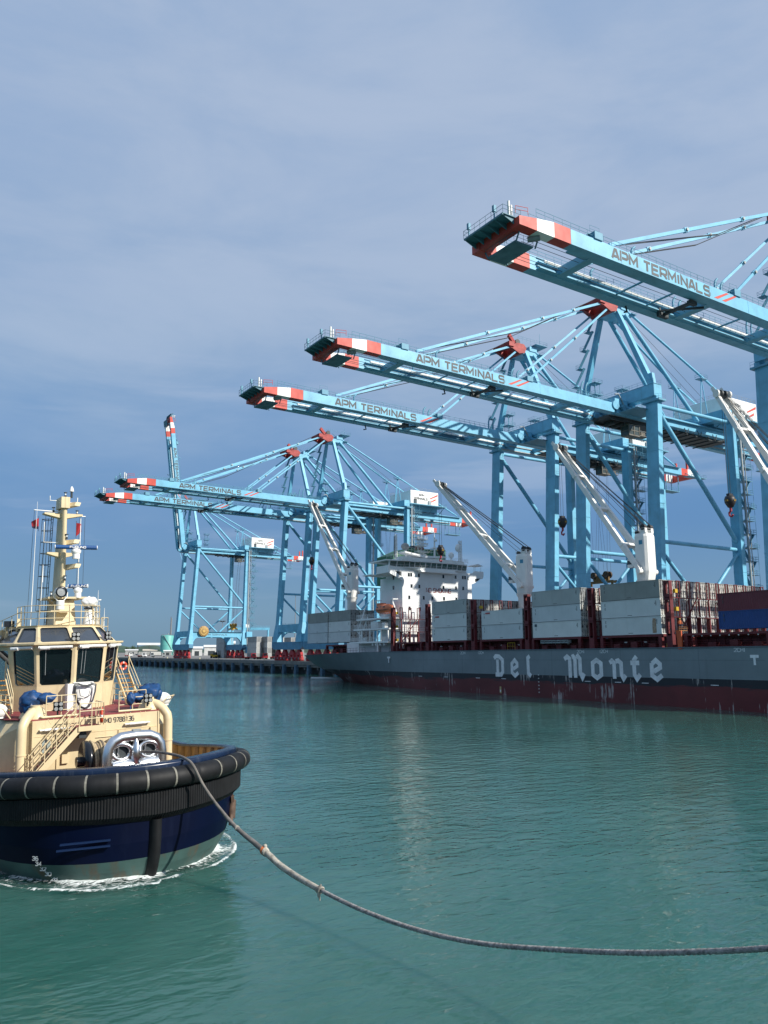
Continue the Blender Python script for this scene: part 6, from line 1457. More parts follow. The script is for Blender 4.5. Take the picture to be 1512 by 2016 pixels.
for dy in (-.2, .2): mb.tube((mx - .55, 15.6 + dy, 9.6), (mx - .40, 15.35 + dy, 15.7), .02, 5)
for k in range(20): z = 9.8 + k * .3; t = (z - 9.6) / 6.1; mb.tube((mx - .55 + .15 * t, 15.4 - .25 * t, z), (mx - .55 + .15 * t, 15.8 - .25 * t, z), .012, 4)
for k in range(9):
    z = 10.4 + k * .62; t = (z - 9.6) / 6.1; mb.path([(mx - .55 + .15 * t - .5 * sin(a), 15.6 - .25 * t - .3 * cos(a), z) for a in [pi * q / 8 for q in range(9)]], .016, 4)
for a in (.5, 1.57, 2.6): mb.tube((mx - .55 - .5 * sin(a), 15.6 - .3 * cos(a), 10.4), (mx - .42 - .5 * sin(a), 15.4 - .3 * cos(a), 15.4), .013, 4)
mb.path([(-1.25, 14.8, 15.75), (-1.45, 14.8, 9.3)], .01, 4); mb.path([(-.65, 14.8, 15.7), (-.95, 14.8, 9.2)], .01, 4); mb.path([(mx + 1.18, 14.8, 15.55), (mx + 1.15, 14.8, 11.4)], .01, 4); mb.path([(mx + .9, 14.8, 15.5), (mx + .8, 14.8, 11.5)], .008, 4)
mb.build('ladder', [STEEL], mast)
GL['F'] = [[(1, 1), (0, 1), (0, 0)], [(.1, .5), (.85, .5)]]; GL['U'] = [[(0, 1), (0, .14), (.14, 0), (.86, 0), (1, .14), (1, 1)]]
RADB = mat('radar_blue', (.01, .075, .24), .35, var=.1)
def radar(c, L_, yaw, r, words):
    d = Vector((cos(yaw), sin(yaw), 0)); nn = Vector((d.y, -d.x, 0)); c = Vector(c); mb = MB()
    mb.tube(c - Vector((0, 0, .62)), c - Vector((0, 0, .3)), r * 1.7, 12, 1); mb.lathe(c - Vector((0, 0, .36)), [(r * 1.7, 0), (r * 2.2, .08), (r * 2.2, .2), (r * .8, .3)], 14, 1)
    mb.tube(c - d * L_ / 2, c + d * L_ / 2, r, 12, 0); mb.tube(c - d * (L_ / 2 + .03), c - d * L_ / 2, r * 1.02, 12, 1); mb.tube(c + d * L_ / 2, c + d * (L_ / 2 + .03), r * 1.02, 12, 1)
    if words: text(mb, words, c - d * .33 + nn * r - Vector((0, 0, .05)), d, (0, 0, 1), nn, .80, .10, .24, .012, 1)
    mb.build('radar', [RADB, WHITE], mast)
radar((mx + .48, 13.8, 13.72), 2.1, -.12, .115, 'FURUNO'); radar((mx + .55, 13.5, 11.62), .95, -.5, .10, 'FURUNO')
mb = MB(); c = Vector((-.18, 13.2, 11.28)); mb.tube(c + Vector((0, .25, 0)), c + Vector((0, -.12, 0)), .27, 20); mb.lathe(c + Vector((0, -.13, 0)), [(.22, 0), (.29, 0), (.29, .06), (.22, .06)], 20, 1, (0, -1, 0)); mb.lathe(c + Vector((0, -.13, 0)), [(.001, 0), (.22, .0)], 20, 2, (0, -1, 0))
mb.path([c + Vector((-.34, 0, 0)), c + Vector((-.33, 0, -.25)), c + Vector((-.15, 0, -.45)), c + Vector((.15, 0, -.45)), c + Vector((.33, 0, -.25)), c + Vector((.34, 0, 0))], .03, 6); mb.tube(c + Vector((0, 0, -.9)), c + Vector((0, 0, -.45)), .2, 12); mb.box(-.7, .35, 12.95, 13.5, 10.25, 10.32, 3); mb.build('searchlight', [WHITE, BLKP, LENS, CREAMP], mast)
mb = MB(); blob(mb, (1.25, 13.0, 10.75), (.40, .32, .26), 41); mb.lathe((1.2, 13.0, 9.6), [(.3, 0), (.2, .5), (.16, .9), (.28, 1.0)], 14); mb.tube((1.2, 13, 10.38), (1.2, 13, 10.46), .24, 12, 1); mb.build('wrapped_searchlight', [WRAP, BLKP], mast)
mb = MB(); mb.box(-2.6, -2.12, 14.3, 14.5, 9.55, 9.85); mb.tube((-2.3, 14.5, 8.8), (-2.4, 14.45, 9.55), .03, 6, 1); mb.box(1.55, 1.75, 13.8, 14.0, 9.7, 10.05); mb.build('floodlight', [BLKP, GREYST], wh)
mb = MB(); mb.box(-2.75, -2.35, 15.0, 15.4, 8.7, 9.4, 0); mb.tube((-2.85, 15.0, 9.0), (-2.6, 15.0, 9.0), .14, 10, 1); mb.prism([(-3.1, 15, 8.68), (-2.3, 13.2, 8.68), (-2.3, 16, 8.68)], (0, 0, .04)); mb.build('signal_locker', [CREAM, GREYST], wh)

# things the tug carries
def flag(x, y, z, w, h, cols, label, seed):
    t = thing('flag', label, 'flag', tw((x, y, z))); t.rotation_euler = tug.rotation_euler; ORG[t] = Vector((0, 0, 0)); mb = MB(); rr = random.Random(seed); n, k = 10, 8; g = []
    for i in range(n + 1):
        u = i / n; g.append([(w * u, .10 * sin(5 * u + v * 2 + seed) * (.3 + u), -h * v * (1 - .45 * u) - .34 * u * h * (1 if seed % 2 else .3)) for v in [q / k for q in range(k + 1)]])
    for i in range(n):
        for q in range(k): mb._add([g[i][q], g[i + 1][q], g[i + 1][q + 1], g[i][q + 1]], [(0, 1, 2, 3)], 0 if q < k * .65 else 1, True)
    mb.build('cloth', cols, t); mb = MB(); mb.tube((0, 0, .1), (0, 0, -h - .1), .012, 5); mb.build('halyard', [ROPE], t); return t
FR = mat('flag_red', (.36, .02, .03), .8); FD = mat('flag_dark', (.03, .02, .06), .8)
flag(-1.02, 14.8, 15.35, -.34, .62, [FR, FD], 'small red and black pennant left of the tug mast', 3); flag(mx + .72, 14.8, 15.2, .30, .75, [FR, FR], 'red flag hanging right of the tug mast', 2)
def lifebuoy(x, y, z, yaw, label, R0=.28):
    t = thing('lifebuoy', label, 'lifebuoy', tw((x, y, z))); t.rotation_euler = (0, 0, THD + yaw); ORG[t] = Vector((0, 0, 0)); mb = MB()
    mb.path([(R0 * cos(a), 0, R0 * sin(a)) for a in [2 * pi * k / 28 for k in range(28)]], .065, 10, 0, closed=True); o_ = mb.build('ring', [mat('lifebuoy_red', (.55, .06, .02), .5)], t); mb = MB()
    for a in (0, pi / 2, pi, 3 * pi / 2): mb.path([(R0 * cos(a + e), 0, R0 * sin(a + e)) for e in (-.12, 0, .12)], .068, 10, 0, False)
    mb.build('reflective_band', [WHITE], o_)
lifebuoy(-.06, 6.25, 5.45, radians(75), 'red lifebuoy on the stair landing in front of the tug deckhouse'); lifebuoy(2.95, 12.6, 7.35, radians(10), 'small red lifebuoy by the side stair right of the tug wheelhouse', .17)
rb = thing('rescue_boat', 'grey inflatable rescue boat tilted on the tug at the left edge', 'boat', tw((-4.6, 16.5, 7.6))); rb.rotation_euler = (0, radians(-52), THD + .3); ORG[rb] = Vector((0, 0, 0))
mb = MB(); rg = []
for i in range(11):
    u = i / 10; r = .5 * (1 - .8 * u ** 2.2); rg.append([(-1.9 + 3.6 * u, r * cos(a) * .8, r * .42 * sin(a) + .25 * u * u) for a in [2 * pi * k / 16 for k in range(16)]])
mb.loft(rg, 0, True, True, True); mb.build('hull', [mat('inflatable_grey', (.25, .25, .25), .5)], rb)
mb = MB(); mb.path([(-1.9 + 3.6 * u, -.44 * (1 - .8 * u ** 2.2), .08 + .25 * u * u) for u in [k / 10 for k in range(11)]], .07, 8); mb.build('rubbing_strake', [BLKP], rb)

# tow rope from the bitt over the bulwark and away to the viewer's ship
PX = [(401, 1547, 29.72), (432, 1591, 29.2), (466, 1630, 28.4), (520, 1675, 27.2), (560, 1710, 26.4), (630, 1752, 24.8), (720, 1795, 23.0), (830, 1833, 21.3), (950, 1858, 19.8), (1100, 1870, 18.2), (1250, 1876, 16.8), (1400, 1873, 15.6), (1512, 1867, 14.8), (1640, 1856, 13.9), (1780, 1836, 13.0)]
key = [tw((.62, 3.25, 4.12)), tw((.92, 2.1, 4.18)), tw((1.06, .35, 4.20)), tw((1.10, -.50, 4.13)), tw((1.16, -.98, 3.94))]
for x, y, dd in PX:
    d = _f * 1560 + _r * (x - 756) - _u * (y - 1008); key.append(CAM + d * (dd / 1560))
def spline(P, per=24):
    out = []
    for i in range(len(P) - 1):
        p0, p1, p2, p3 = P[max(i - 1, 0)], P[i], P[i + 1], P[min(i + 2, len(P) - 1)]
        for k in range(per):
            t = k / per; out.append(.5 * ((2 * p1) + (p2 - p0) * t + (2 * p0 - 5 * p1 + 4 * p2 - p3) * t * t + (3 * p1 - p0 - 3 * p2 + p3) * t ** 3))
    return out + [P[-1]]
def braid(mb, pts, r, twist, lobes, depth, m=0, n=30):
    s = 0; rings = []; prev = None; k = len(pts)
    for i, p in enumerate(pts):
        d = (pts[min(i + 1, k - 1)] - pts[max(i - 1, 0)]).normalized()
        if prev is None: a = d.cross(Vector((0, 0, 1))).normalized()
        else: a = (prev - d * prev.dot(d)).normalized(); s += (p - pts[i - 1]).length
        prev = a; b = d.cross(a); rr = r(i / (k - 1)) if callable(r) else r
        rings.append([p + (a * cos(t) + b * sin(t)) * rr * (1 - depth + depth * abs(cos(lobes / 2 * (t + s * twist)))) for t in [2 * pi * j / n for j in range(n)]])
    mb.loft(rings, m, True, True, True)
RSMO = mat('tow_rope_cover', (.17, .155, .14), .8, var=.3, scale=3., bump=.3, bscale=25); RBRA = mat('tow_rope_grey', (.30, .29, .28), .85, var=.42, scale=9., bump=.4, bscale=40); RPALE = mat('tow_rope_pale', (.42, .39, .33), .85, var=.35, scale=5., bump=.4, bscale=40)
rope = thing('tow_rope', 'thick grey tow rope running from the tug bitt across the water to the right', 'tow rope', key[0])
sp = spline(key, 24); i0 = 24 * 8; i1 = 24 * 10
def dense(P, stepl):
    out = [P[0]]
    for a, b in zip(P, P[1:]):
        k = max(1, int((b - a).length / stepl)); out += [a.lerp(b, (q + 1) / k) for q in range(k)]
    return out
mb = MB(); braid(mb, dense(sp[:i0 + 1], .08), lambda u: .055 + (.04 * max(0, (u - .72) / .28)), 3, 3, .05, 0, 16); mb.build('smooth_section', [RSMO], rope)
mb = MB(); braid(mb, dense(sp[i0:i1 + 1], .03), lambda u: .115 - .02 * u, 9, 6, .30); mb.build('spliced_section', [RPALE], rope)
mb = MB(); braid(mb, dense(sp[i1:], .03), lambda u: .070 - .008 * u, 13, 4, .46); mb.build('braided_section', [RBRA], rope)
mb = MB(); c = sp[i0]; d = (sp[i0 + 4] - sp[i0 - 4]).normalized()
for k in range(5): q = c + d * (.05 * k - .08); mb.path([q + (Vector((0, 0, 1)) * sin(a) + d.cross(Vector((0, 0, 1))).normalized() * cos(a)) * (.115 + .008 * (k % 2)) for a in [2 * pi * j / 16 for j in range(16)]], .028, 6, 0 if k in (1, 2) else 1, closed=True)
mb.sphere(c + Vector((.03, 0, .15)), .075, 10, 1); mb.build('whipping', [mat('whipping_orange', (.50, .13, .04), .8), RPALE], rope)
mb = MB(); c = sp[i1]; d = (sp[i1 + 4] - sp[i1 - 4]).normalized(); sd = d.cross(Vector((0, 0, 1))).normalized()
for k in range(3): q = c + d * (.05 * k - .05); mb.path([q + (Vector((0, 0, 1)) * sin(a) + sd * cos(a)) * .10 + d * .05 * sin(a) for a in [2 * pi * j / 16 for j in range(16)]], .03, 6, 0, closed=True)
for e, h, w in (((.06, .0, .18), .2, .05), ((.02, .0, -.30), .2, .05), ((.0, .0, -.2), .2, .04), ((.10, 0, .12), .1, .04)):
    b = c + sd * .05 + Vector(e) + d * .04; mb.path([c + sd * .06, (c + b) / 2 + sd * .04, b], [w, w * 1.0, w * .35], 6, 0)
mb.build('knot', [RPALE], rope)
q = sp[24 * 7]; mb = MB()
for k in range(3): mb.path([q + d * (.03 * k) + (Vector((0, 0, 1)) * sin(a) + sd * cos(a)) * .075 for a in [2 * pi * j / 12 for j in range(12)]], .02, 6, 0, closed=True)
mb.build('seizing', [RPALE], rope)

# foam along the waterline
def foam():
    oi, ln = outline(.30, 4.62, .0, 17, 240); cov = []; mb = MB(); rows = 22; rr = random.Random(5); g = []
    for i, p in enumerate(oi):
        a = oi[max(i - 1, 0)]; b = oi[min(i + 1, 240)]; d = (b - a).normalized(); nn = Vector((d.y, -d.x)); u = i / 240
        wid = (.45 + 1.3 * max(0, 1 - abs(u - .47) / .36)) * (1.15 if u < .5 else .9); row = []
        for k in range(rows):
            v = k / (rows - 1); q = p + nn * (-.25 + v * (wid + .25)); w3 = tw((q.x, q.y, 0)); ridge = .09 * math.exp(-((v - .18) / .12) ** 2) + .13 * math.exp(-((v - .80) / .10) ** 2); bump = 1 + .5 * sin(i * .9 + k) * sin(i * .37 + 2 * k)
            edge = max(0, min(1, (1 - v) * 5)) * max(0, min(1, u * 14)) * max(0, min(1, (1 - u) * 10))
            row.append((w3.x, w3.y, .025 + ridge * bump * max(0, edge) * (1 - abs(2 * u - 1)))); cov.append((.03 + .36 * math.exp(-((v - .80) / .13) ** 2) + .34 * math.exp(-((v - .14) / .16) ** 2) + .25 * math.exp(-((v - .45) / .3) ** 2)) * edge + (edge - 1) * .6 + .12 * sin(i * .31) * sin(i * .13 + 1))
        g.append(row)
    mb.loft(g, 0, True); o = mb.build('foam', [FOAM]); at_ = o.data.attributes.new('cover', 'FLOAT', 'POINT'); at_.data.foreach_set('value', cov); o['kind'] = 'stuff'; return o
foam()
# ------------------------------------------------------------ the terminal behind: stacks, tank, sheds, trucks, masts
ZG = 4.62
def pos(px, dist): q = surveyd(px, 1283, dist); return q.x, q.y
def axes(x, y):
    d = Vector((x, y, 0)).normalized(); return d, Vector((d.y, -d.x, 0))
# turquoise storage tank
tx_, ty_ = pos(328, 900); t = thing('storage_tank', 'turquoise cylindrical storage tank beyond the quay at left', 'storage tank', (tx_, ty_, ZG))
mb = MB(); mb.lathe((tx_, ty_, ZG), [(7.0, 0), (7.0, 20.4), (6.6, 20.9), (.01, 21.6)], 40)
for z in (5, 10, 15): mb.lathe((tx_, ty_, ZG), [(7.02, z), (7.06, z + .1), (7.02, z + .2)], 40)
mb.build('shell', [mat('tank_turquoise', (.12, .40, .36), .5, var=.1, scale=.1, streak=.2, scol=(.08, .22, .2), sscale=.3)], t)
d, s = axes(tx_, ty_); mb = MB(); c = Vector((tx_, ty_, ZG)); mb.rail([c + Vector((6.4 * cos(a), 6.4 * sin(a), 20.9)) for a in [2 * pi * k / 16 for k in range(17)]], r=.06, gap=2.4)
for k in range(14):
    a = atan2(-d.y, -d.x) + 1.2 - k * .12; p = c + Vector((7.4 * cos(a), 7.4 * sin(a), 1.5 * k)); p2 = c + Vector((7.4 * cos(a - .12), 7.4 * sin(a - .12), 1.5 * k + 1.5)); mb.beam(p, p2, .8, .15)
mb.tube(c + Vector((1, 0, 21.4)), c + Vector((1, 0, 23.5)), .5, 8); mb.build('stair', [GREYST], t)
# tall mast behind the tank
x, y = pos(334.5, 1300); t = thing('radio_mast', 'thin tall grey mast rising behind the turquoise tank', 'mast', (x, y, ZG))
mb = MB(); mb.tube((x - .6, y, ZG), (x - .5, y, ZG + 58), 1.0, 6, 0, r2=.5); mb.tube((x + .9, y, ZG), (x + .6, y, ZG + 56), .6, 6, 1)
for k in range(11): mb.tube((x - 1.0, y, ZG + 4 + k * 4.8), (x + 1.2, y, ZG + 6 + k * 4.8), .14, 4); mb.box(x - 2.4, x + 2.4, y - .1, y + .1, ZG + 6 + k * 4.8, ZG + 6.25 + k * 4.8)
mb.build('lattice', [mat('mast_grey', (.14, .15, .17), .6), GREYST], t)
# sheds
SHED = mat('shed_roof_white', (.72, .73, .72), .6, var=.06, scale=.1); SHEDW = mat('shed_wall', (.36, .37, .36), .8, var=.15, scale=.2)
def shed(px0, px1, dist, h0, h1, depth, label, open_=False, roof=SHED, wall=SHEDW, grp=None):
    a = Vector((*pos(px0, dist), 0)); b = Vector((*pos(px1, dist), 0)); e = (b - a).normalized(); n_ = Vector((-e.y, e.x, 0)); L_ = (b - a).length
    if n_.dot(a) < 0: n_ = -n_
    t = thing('warehouse', label, 'warehouse', (a.x, a.y, ZG), group=grp); P = lambda u, v, z: a + e * u + n_ * v + Vector((0, 0, ZG + z))
    mb = MB(); mb.prism([P(-.8, -.8, h0), P(-.8, depth / 2, h1), P(-.8, depth + .8, h0), P(-.8, depth + .8, h0 - .5), P(-.8, -.8, h0 - .5)], e * (L_ + 1.6)); mb.box(0, 0, 0, 0, 0, 0) if False else None
    if open_: mb.prism([P(-.8, -.85, h0 - 2.4), P(L_ + .8, -.85, h0 - 2.4), P(L_ + .8, -.85, h0), P(-.8, -.85, h0)], n_ * .05)
    mb.build('roof', [roof], t); mb = MB()
    if open_:
        k = max(2, int(L_ / 14))
        for i in range(k + 1):
            for v in (0, depth): c = P(L_ * i / k, v, 0); mb.box(c.x - .35, c.x + .35, c.y - .35, c.y + .35, ZG, ZG + h0 - .5)
        mb.build('column', [STEEL], t)
    else:
        mb.prism([P(0, 0, 0), P(L_, 0, 0), P(L_, depth, 0), P(0, depth, 0)], (0, 0, h0 - .6)); w = mb.build('wall', [wall], t)
        mb = MB(); k = max(1, int(L_ / 9))
        for i in range(k): mb.prism([P(L_ * (i + .25) / k, -.05, 0), P(L_ * (i + .7) / k, -.05, 0), P(L_ * (i + .7) / k, -.05, min(4.5, h0 * .6)), P(L_ * (i + .25) / k, -.05, min(4.5, h0 * .6))], n_ * .04)
        mb.build('door', [STEEL], w)
shed(270.5, 316, 1050, 14.2, 14.8, 26, 'long open-sided shed with bright white roof left of the turquoise tank', True)
shed(247, 271, 1000, 5.6, 6.6, 14, 'low white-roofed shed at the far left beside the tug wheelhouse')
shed(282, 309, 900, 5.2, 6.4, 14, 'low cream-roofed shed below the long white roof', roof=mat('shed_roof_cream', (.60, .55, .46), .7))
shed(323, 338, 860, 4.6, 5.4, 10, 'small white-roofed shed in front of the turquoise tank')
shed(378, 398, 760, 7.0, 8.6, 16, 'white gabled shed between the legs of the farthest crane', wall=mat('shed_wall_white', (.6, .6, .58), .7))
shed(402, 432, 820, 8.6, 10.4, 18, 'larger white building between the legs of the farthest crane', wall=mat('shed_wall_white', (.6, .6, .58), .7))
shed(442, 462, 900, 13, 15.5, 20, 'tall white-roofed shed behind the farthest crane')
shed(-20, 12, 1500, 5, 6, 20, 'distant white shed on the far shore at the left edge')
# yard container stacks: each box on its own
YM = [mat('yard_box_grey', (.30, .31, .31), .6, var=.15, scale=.3, streak=.3, scol=(.16, .13, .10)), mat('yard_box_pale', (.46, .47, .46), .6, var=.1, scale=.3), mat('yard_box_dark', (.10, .11, .12), .6, var=.2, scale=.3)]
_yb = {}
def yard_box(x, y, z, m, label):
    if m.name not in _yb:
        mb = MB(); mb.box(x - 1.22, x + 1.22, y - 6.05, y + 6.05, z, z + 2.8)
        for i in range(13): mb.box(x - 1.27, x + 1.27, y - 6.0 + i, y - 5.9 + i, z + .05, z + 2.75)
        for zz in (.1, 2.62): mb.box(x - 1.29, x + 1.29, y - 6.1, y + 6.1, z + zz, z + zz + .14)
        for xx in (-.6, 0, .6): mb.box(x + xx - .04, x + xx + .04, y - 6.13, y + 6.13, z + .3, z + 2.5, 1)
        o_ = mb.build('shipping_container', [m, STEEL], None, (x, y, z)); _yb[m.name] = o_
    else: o_ = _yb[m.name].copy(); COL.objects.link(o_); o_.location = (x, y, z)
    tag(o_, label, 'container', 'containers stacked in the yard behind the cranes'); return o_
LV_ = ['bottom', 'second', 'third', 'top']
for px, dist, tiers, nm in ((437, 470, 4, 'stack left of the farthest crane landside leg'), (445, 474, 4, 'narrow stack behind the farthest crane landside leg'), (500, 430, 4, 'left stack between the two pairs of crane legs'), (509, 434, 4, 'second stack between the two pairs of crane legs'), (521, 428, 4, 'tallest pale stack between the two pairs of crane legs'), (532, 436, 4, 'dark stack beside the tallest pale stack'), (545, 432, 4, 'stack touching the second crane pair'), (567, 450, 4, 'stack seen through the second crane pair legs'), (585, 452, 4, 'right stack seen through the second crane pair legs')):
    x, y = pos(px, dist)
    for k in range(tiers):
        rr = random.Random(int(px) * 10 + k); m = YM[rr.choice([0, 0, 1, 1])] if px != 532 else YM[2]; cn = {'yard_box_grey': 'grey', 'yard_box_pale': 'pale grey', 'yard_box_dark': 'dark'}[m.name]
        yard_box(x, y, ZG + k * 2.86, m, '%s yard container, %s tier, %s' % (cn, LV_[k], nm))
# rubber-tyred gantry crane
gx, gy = pos(492, 560); d, s = axes(gx, gy); t = thing('yard_gantry_crane', 'light blue yard gantry crane behind the farthest quay crane', 'gantry crane', (gx, gy, ZG))
mb = MB(); c = Vector((gx, gy, ZG))
for u in (-12, 12):
    for v in (-3.2, 3.2): q = c + s * u + d * v; mb.beam(q + Vector((0, 0, 1.4)), q + Vector((0, 0, 18.5)), 1.0, 1.0)
    mb.beam(c + s * u - d * 5 + Vector((0, 0, 1.6)), c + s * u + d * 5 + Vector((0, 0, 1.6)), 1.2, 1.2)
mb.build('leg', [BLUE], t); mb = MB()
for v in (-3.2, 3.2): mb.beam(c - s * 13 + d * v + Vector((0, 0, 19.2)), c + s * 13 + d * v + Vector((0, 0, 19.2)), 1.1, 1.6)
mb.rail([c - s * 13 - d * 3.8 + Vector((0, 0, 20)), c + s * 13 - d * 3.8 + Vector((0, 0, 20))], r=.06, gap=2); mb.build('girder', [BLUE], t)
mb = MB(); q = c - s * 4; mb.box(q.x - 2.2, q.x + 2.2, q.y - 2.4, q.y + 2.4, ZG + 20, ZG + 22.2); mb.build('trolley', [WHITE], t)
mb = MB()
for u in (-12, 12):
    for v in (-4.4, -2.6, 2.6, 4.4): q = c + s * u + d * v; mb.tube(q - s * .3 + Vector((0, 0, .75)), q + s * .3 + Vector((0, 0, .75)), .75, 12)
mb.build('wheel', [RUB], t)
# high light masts
for px, dist, h, lab in ((580, 520, 40, 'tall thin floodlight mast seen between the second pair of quay cranes'), (436, 620, 26, 'short floodlight mast behind the legs of the farthest quay crane')):
    x, y = pos(px, dist); t = thing('light_mast', lab, 'light mast', (x, y, ZG)); mb = MB(); mb.tube((x, y, ZG), (x, y, ZG + h), .32, 8, r2=.14); mb.build('pole', [mat('mast_pole_grey', (.22, .21, .20), .6)], t); mb = MB(); mb.lathe((x, y, ZG + h), [(.3, -.2), (2.1, .1), (2.1, .3), (.3, .4)], 12)
    for k in range(8): a = k * pi / 4; mb.box(x + 2 * cos(a) - .35, x + 2 * cos(a) + .35, y + 2 * sin(a) - .35, y + 2 * sin(a) + .35, ZG + h + .3, ZG + h + .8)
    mb.build('lamp_ring', [STEEL], t)
# trucks and machines on the quay
def truck(px, dist, body, label, trailer=None, sc=1.0, yaw=0.):
    x, y = pos(px, dist); t = thing('truck', label, 'truck', (x, y, ZG), (0, 0, yaw), 'vehicles on the quay'); ORG[t] = Vector((0, 0, 0)); mb = MB()
    mb.frustum([(-1.2, -1.3, .7), (1.2, -1.3, .7), (1.2, 1.3, .7), (-1.2, 1.3, .7)], [(-1.15, -.9, 2.9), (1.15, -.9, 2.9), (1.15, 1.2, 2.9), (-1.15, 1.2, 2.9)]); mb.build('cab', [body], t)
    mb = MB(); mb.quad((-1.0, -1.14, 1.8), (1.0, -1.14, 1.8), (1.0, -.97, 2.6), (-1.0, -.97, 2.6)); [mb.box(x_ - .02, x_ + .02, -.7, .6, 1.75, 2.55) for x_ in (-1.2, 1.2)]; mb.build('window', [GLASSD], t)
    mb = MB(); L_ = 9 if trailer else 4.5; mb.box(-.9, .9, 1.3, L_, .85, 1.15); mb.build('chassis', [REDD if trailer is None else STEEL], t)
    if trailer:
        mb = MB(); mb.box(-1.25, 1.25, 1.8, 8.8, 1.2, 3.6); [mb.box(-1.28, 1.28, 2 + k * 1.1, 2.1 + k * 1.1, 1.25, 3.55) for k in range(6)]; mb.build('body', [trailer], t)
    for yy in ((-.4, 2.6, 3.8) if not trailer else (-.4, 6.6, 7.8)):
        for x_ in (-1.0, 1.0): mb = MB(); mb.tube((x_ - .18, yy, .5), (x_ + .18, yy, .5), .5, 12); mb.build('wheel', [RUB], t)
truck(285, 560, WHITE, 'white truck parked near the quay edge left of the farthest crane', None, yaw=.9)
truck(300, 570, GREYST, 'grey box truck beside the white truck on the quay', mat('truck_box_grey', (.35, .36, .34), .6), yaw=1.2)
truck(258, 640, WHITE, 'white truck farthest left on the quay beside the tug', None, yaw=1.3)
truck(322, 600, GREYST, 'grey truck below the turquoise tank', mat('truck_box_pale', (.5, .5, .47), .6), yaw=1.4)
truck(500, 400, REDD, 'red terminal tractor with empty trailer right of the farthest crane', None, yaw=1.0)
truck(523, 398, REDD, 'red terminal tractor nearest the second crane pair', None, yaw=1.0)
truck(549, 410, REDD, 'red terminal tractor behind the second crane pair bogies', None, yaw=1.0)
YB_ = mat('machine_yellow', (.58, .36, .02), .55, var=.15)
x, y = pos(424, 470); t = thing('forklift', 'yellow heavy forklift between the bogies of the farthest crane', 'forklift', (x, y, ZG), (0, 0, .6), 'vehicles on the quay'); ORG[t] = Vector((0, 0, 0))
mb = MB(); mb.box(-1.3, 1.3, -2.2, 2.4, .7, 1.8); mb.box(-1.1, 1.1, 1.2, 2.6, 1.8, 2.3); mb.build('body', [YB_], t); mb = MB(); mb.box(-.8, .8, -.8, .8, 1.8, 3.4); mb.build('cab', [GLASSD], t)
mb = MB(); [mb.box(x_ - .12, x_ + .12, -2.7, -2.4, .3, 4.2) for x_ in (-.8, .8)]; mb.box(-1, 1, -3.0, -2.7, .5, 1.6); mb.box(-.7, -.5, -4.4, -3.0, .5, .6); mb.box(.5, .7, -4.4, -3, .5, .6); mb.build('lift_mast', [STEEL], t)
for yy in (-1.5, 1.7):
    for x_ in (-1.2, 1.2): mb = MB(); mb.tube((x_ - .3, yy, .6), (x_ + .3, yy, .6), .62, 12); mb.build('wheel', [RUB], t)
# street of parked cars and clutter by the sheds
CARM = [mat('car_white', (.7, .7, .7), .35), mat('car_silver', (.4, .41, .42), .35, metal=.4), mat('car_dark', (.05, .05, .06), .35), mat('car_red', (.35, .03, .03), .35)]
_car = {}
def car(px, dist, m, label):
    x, y = pos(px, dist)
    if m.name not in _car:
        t = thing('parked_car', label, 'car', (x, y, ZG), (0, 0, 1.2), 'cars parked by the sheds'); ORG[t] = Vector((0, 0, 0)); mb = MB()
        mb.frustum([(-.9, -2.2, .35), (.9, -2.2, .35), (.9, 2.2, .35), (-.9, 2.2, .35)], [(-.88, -2.15, .9), (.88, -2.15, .9), (.88, 2.15, .9), (-.88, 2.15, .9)]); mb.frustum([(-.85, -1.2, 1.4), (.85, -1.2, 1.4), (.85, 1.4, 1.4), (-.85, 1.4, 1.4)], [(-.7, -.9, 1.5), (.7, -.9, 1.5), (.7, 1.2, 1.5), (-.7, 1.2, 1.5)]); mb.build('body', [m], t)
        mb = MB(); mb.frustum([(-.88, -1.6, .9), (.88, -1.6, .9), (.88, 1.8, .9), (-.88, 1.8, .9)], [(-.8, -1.2, 1.41), (.8, -1.2, 1.41), (.8, 1.4, 1.41), (-.8, 1.4, 1.41)]); mb.build('window', [GLASSD], t)
        for yy in (-1.35, 1.35):
            for x_ in (-.8, .8): mb = MB(); mb.tube((x_ - .1, yy, .33), (x_ + .1, yy, .33), .33, 10); mb.build('wheel', [RUB], t)
        _car[m.name] = t
    else: t = copy_tree(_car[m.name]); t.location = (x, y, ZG); t['label'] = label
for k, (px, dist, mi, lab) in enumerate(((262, 820, 0, 'white car left of the open-sided shed'), (268, 830, 2, 'dark car under the left end of the open-sided shed'), (276, 815, 1, 'silver car in front of the open-sided shed'), (291, 825, 3, 'red car in front of the cream-roofed shed'), (307, 810, 0, 'white car right of the cream-roofed shed'), (314, 822, 1, 'silver car near the foot of the tank'))): car(px, dist, CARM[mi], lab)
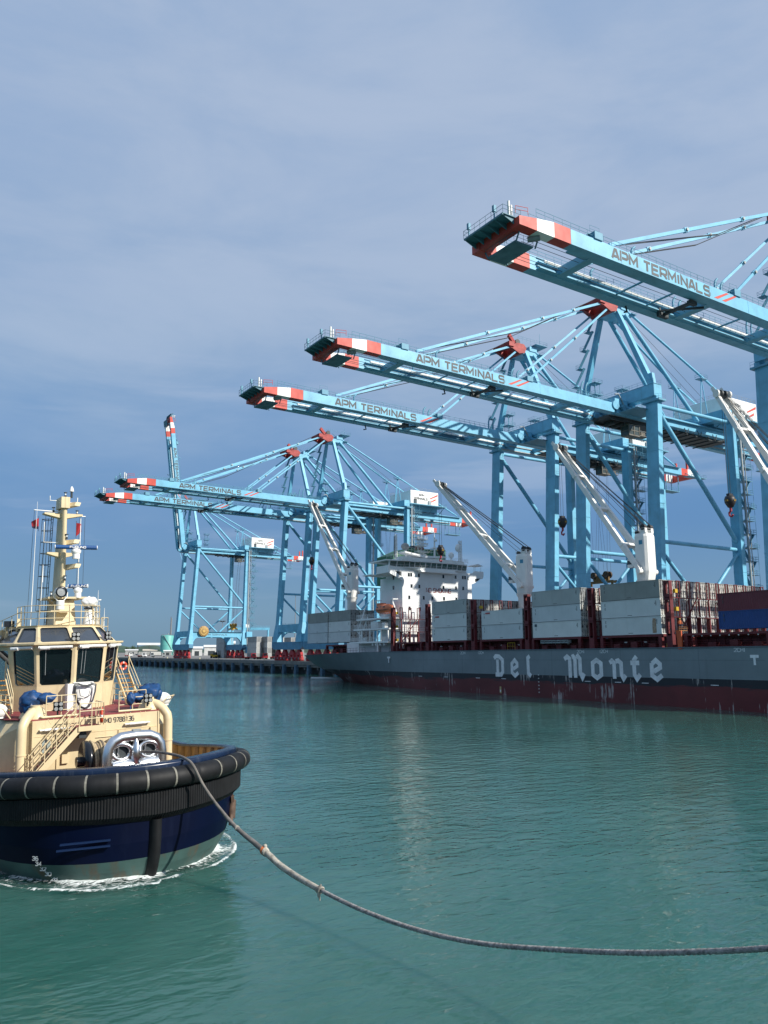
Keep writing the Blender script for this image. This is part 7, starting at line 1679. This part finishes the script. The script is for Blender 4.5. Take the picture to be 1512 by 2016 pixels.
# dark hedge of scrub and small trees behind the sheds
LEAF = mat('tree_leaf', (.05, .09, .04), .8, var=.4, scale=.3); BARK = mat('tree_bark', (.09, .07, .05), .9)
def tree(px, dist, h, label):
    x, y = pos(px, dist); t = thing('tree', label, 'tree', (x, y, ZG), group='trees behind the terminal sheds'); rr = random.Random(int(px * 7)); mb = MB(); mb.tube((x, y, ZG), (x + .2, y, ZG + h * .55), .3, 7, r2=.15)
    for k in range(4): a = k * 1.6; mb.tube((x + .1, y, ZG + h * .4), (x + cos(a) * h * .22, y + sin(a) * h * .22, ZG + h * .7), .14, 5, r2=.05)
    mb.build('trunk', [BARK], t); mb = MB()
    for i in range(420):
        a, b, r_ = rr.uniform(0, 6.283), rr.uniform(-1, 1), rr.random() ** .4; cl = rr.choice([(0, 0, .68), (.2, .1, .6), (-.22, .05, .62), (.05, -.2, .78), (0, .18, .85)]); R_ = h * .23
        c = Vector((x + cl[0] * h + cos(a) * sqrt(1 - b * b) * R_ * r_, y + cl[1] * h + sin(a) * sqrt(1 - b * b) * R_ * r_, ZG + cl[2] * h + b * R_ * .8 * r_)); u = Vector((rr.uniform(-1, 1), rr.uniform(-1, 1), rr.uniform(-1, 1))).normalized() * .55; v = u.orthogonal().normalized() * .35; mb.quad(c - u, c - v, c + u, c + v)
    mb.build('crown', [LEAF], t)
for px, dist, h, lab in ((250, 1150, 10, 'round green tree at the far left beyond the low shed'), (262, 1180, 12, 'green tree behind the left end of the open-sided shed'), (320, 1150, 9, 'green tree between shed and tank'), (348, 1000, 9, 'green tree right of the turquoise tank'), (365, 1050, 8, 'green tree behind the farthest crane waterside leg'), (470, 980, 10, 'green tree behind the tall white-roofed shed')): tree(px, dist, h, lab)
a = survey(612, 1338, 2, 0); b = survey(689, 1339, 2, 0)
t = thing('pontoon', 'pale narrow pontoon floating under the stern of the ship', 'pontoon', (a.x, a.y, 0))
mb = MB(); mb.path([Vector((a.x, a.y, .25)).lerp(Vector((b.x, b.y, .25)), u) for u in (0, .02, .98, 1)], [.25, .55, .55, .3], 14); mb.build('float', [mat('pontoon_pale', (.42, .47, .47), .6)], t)
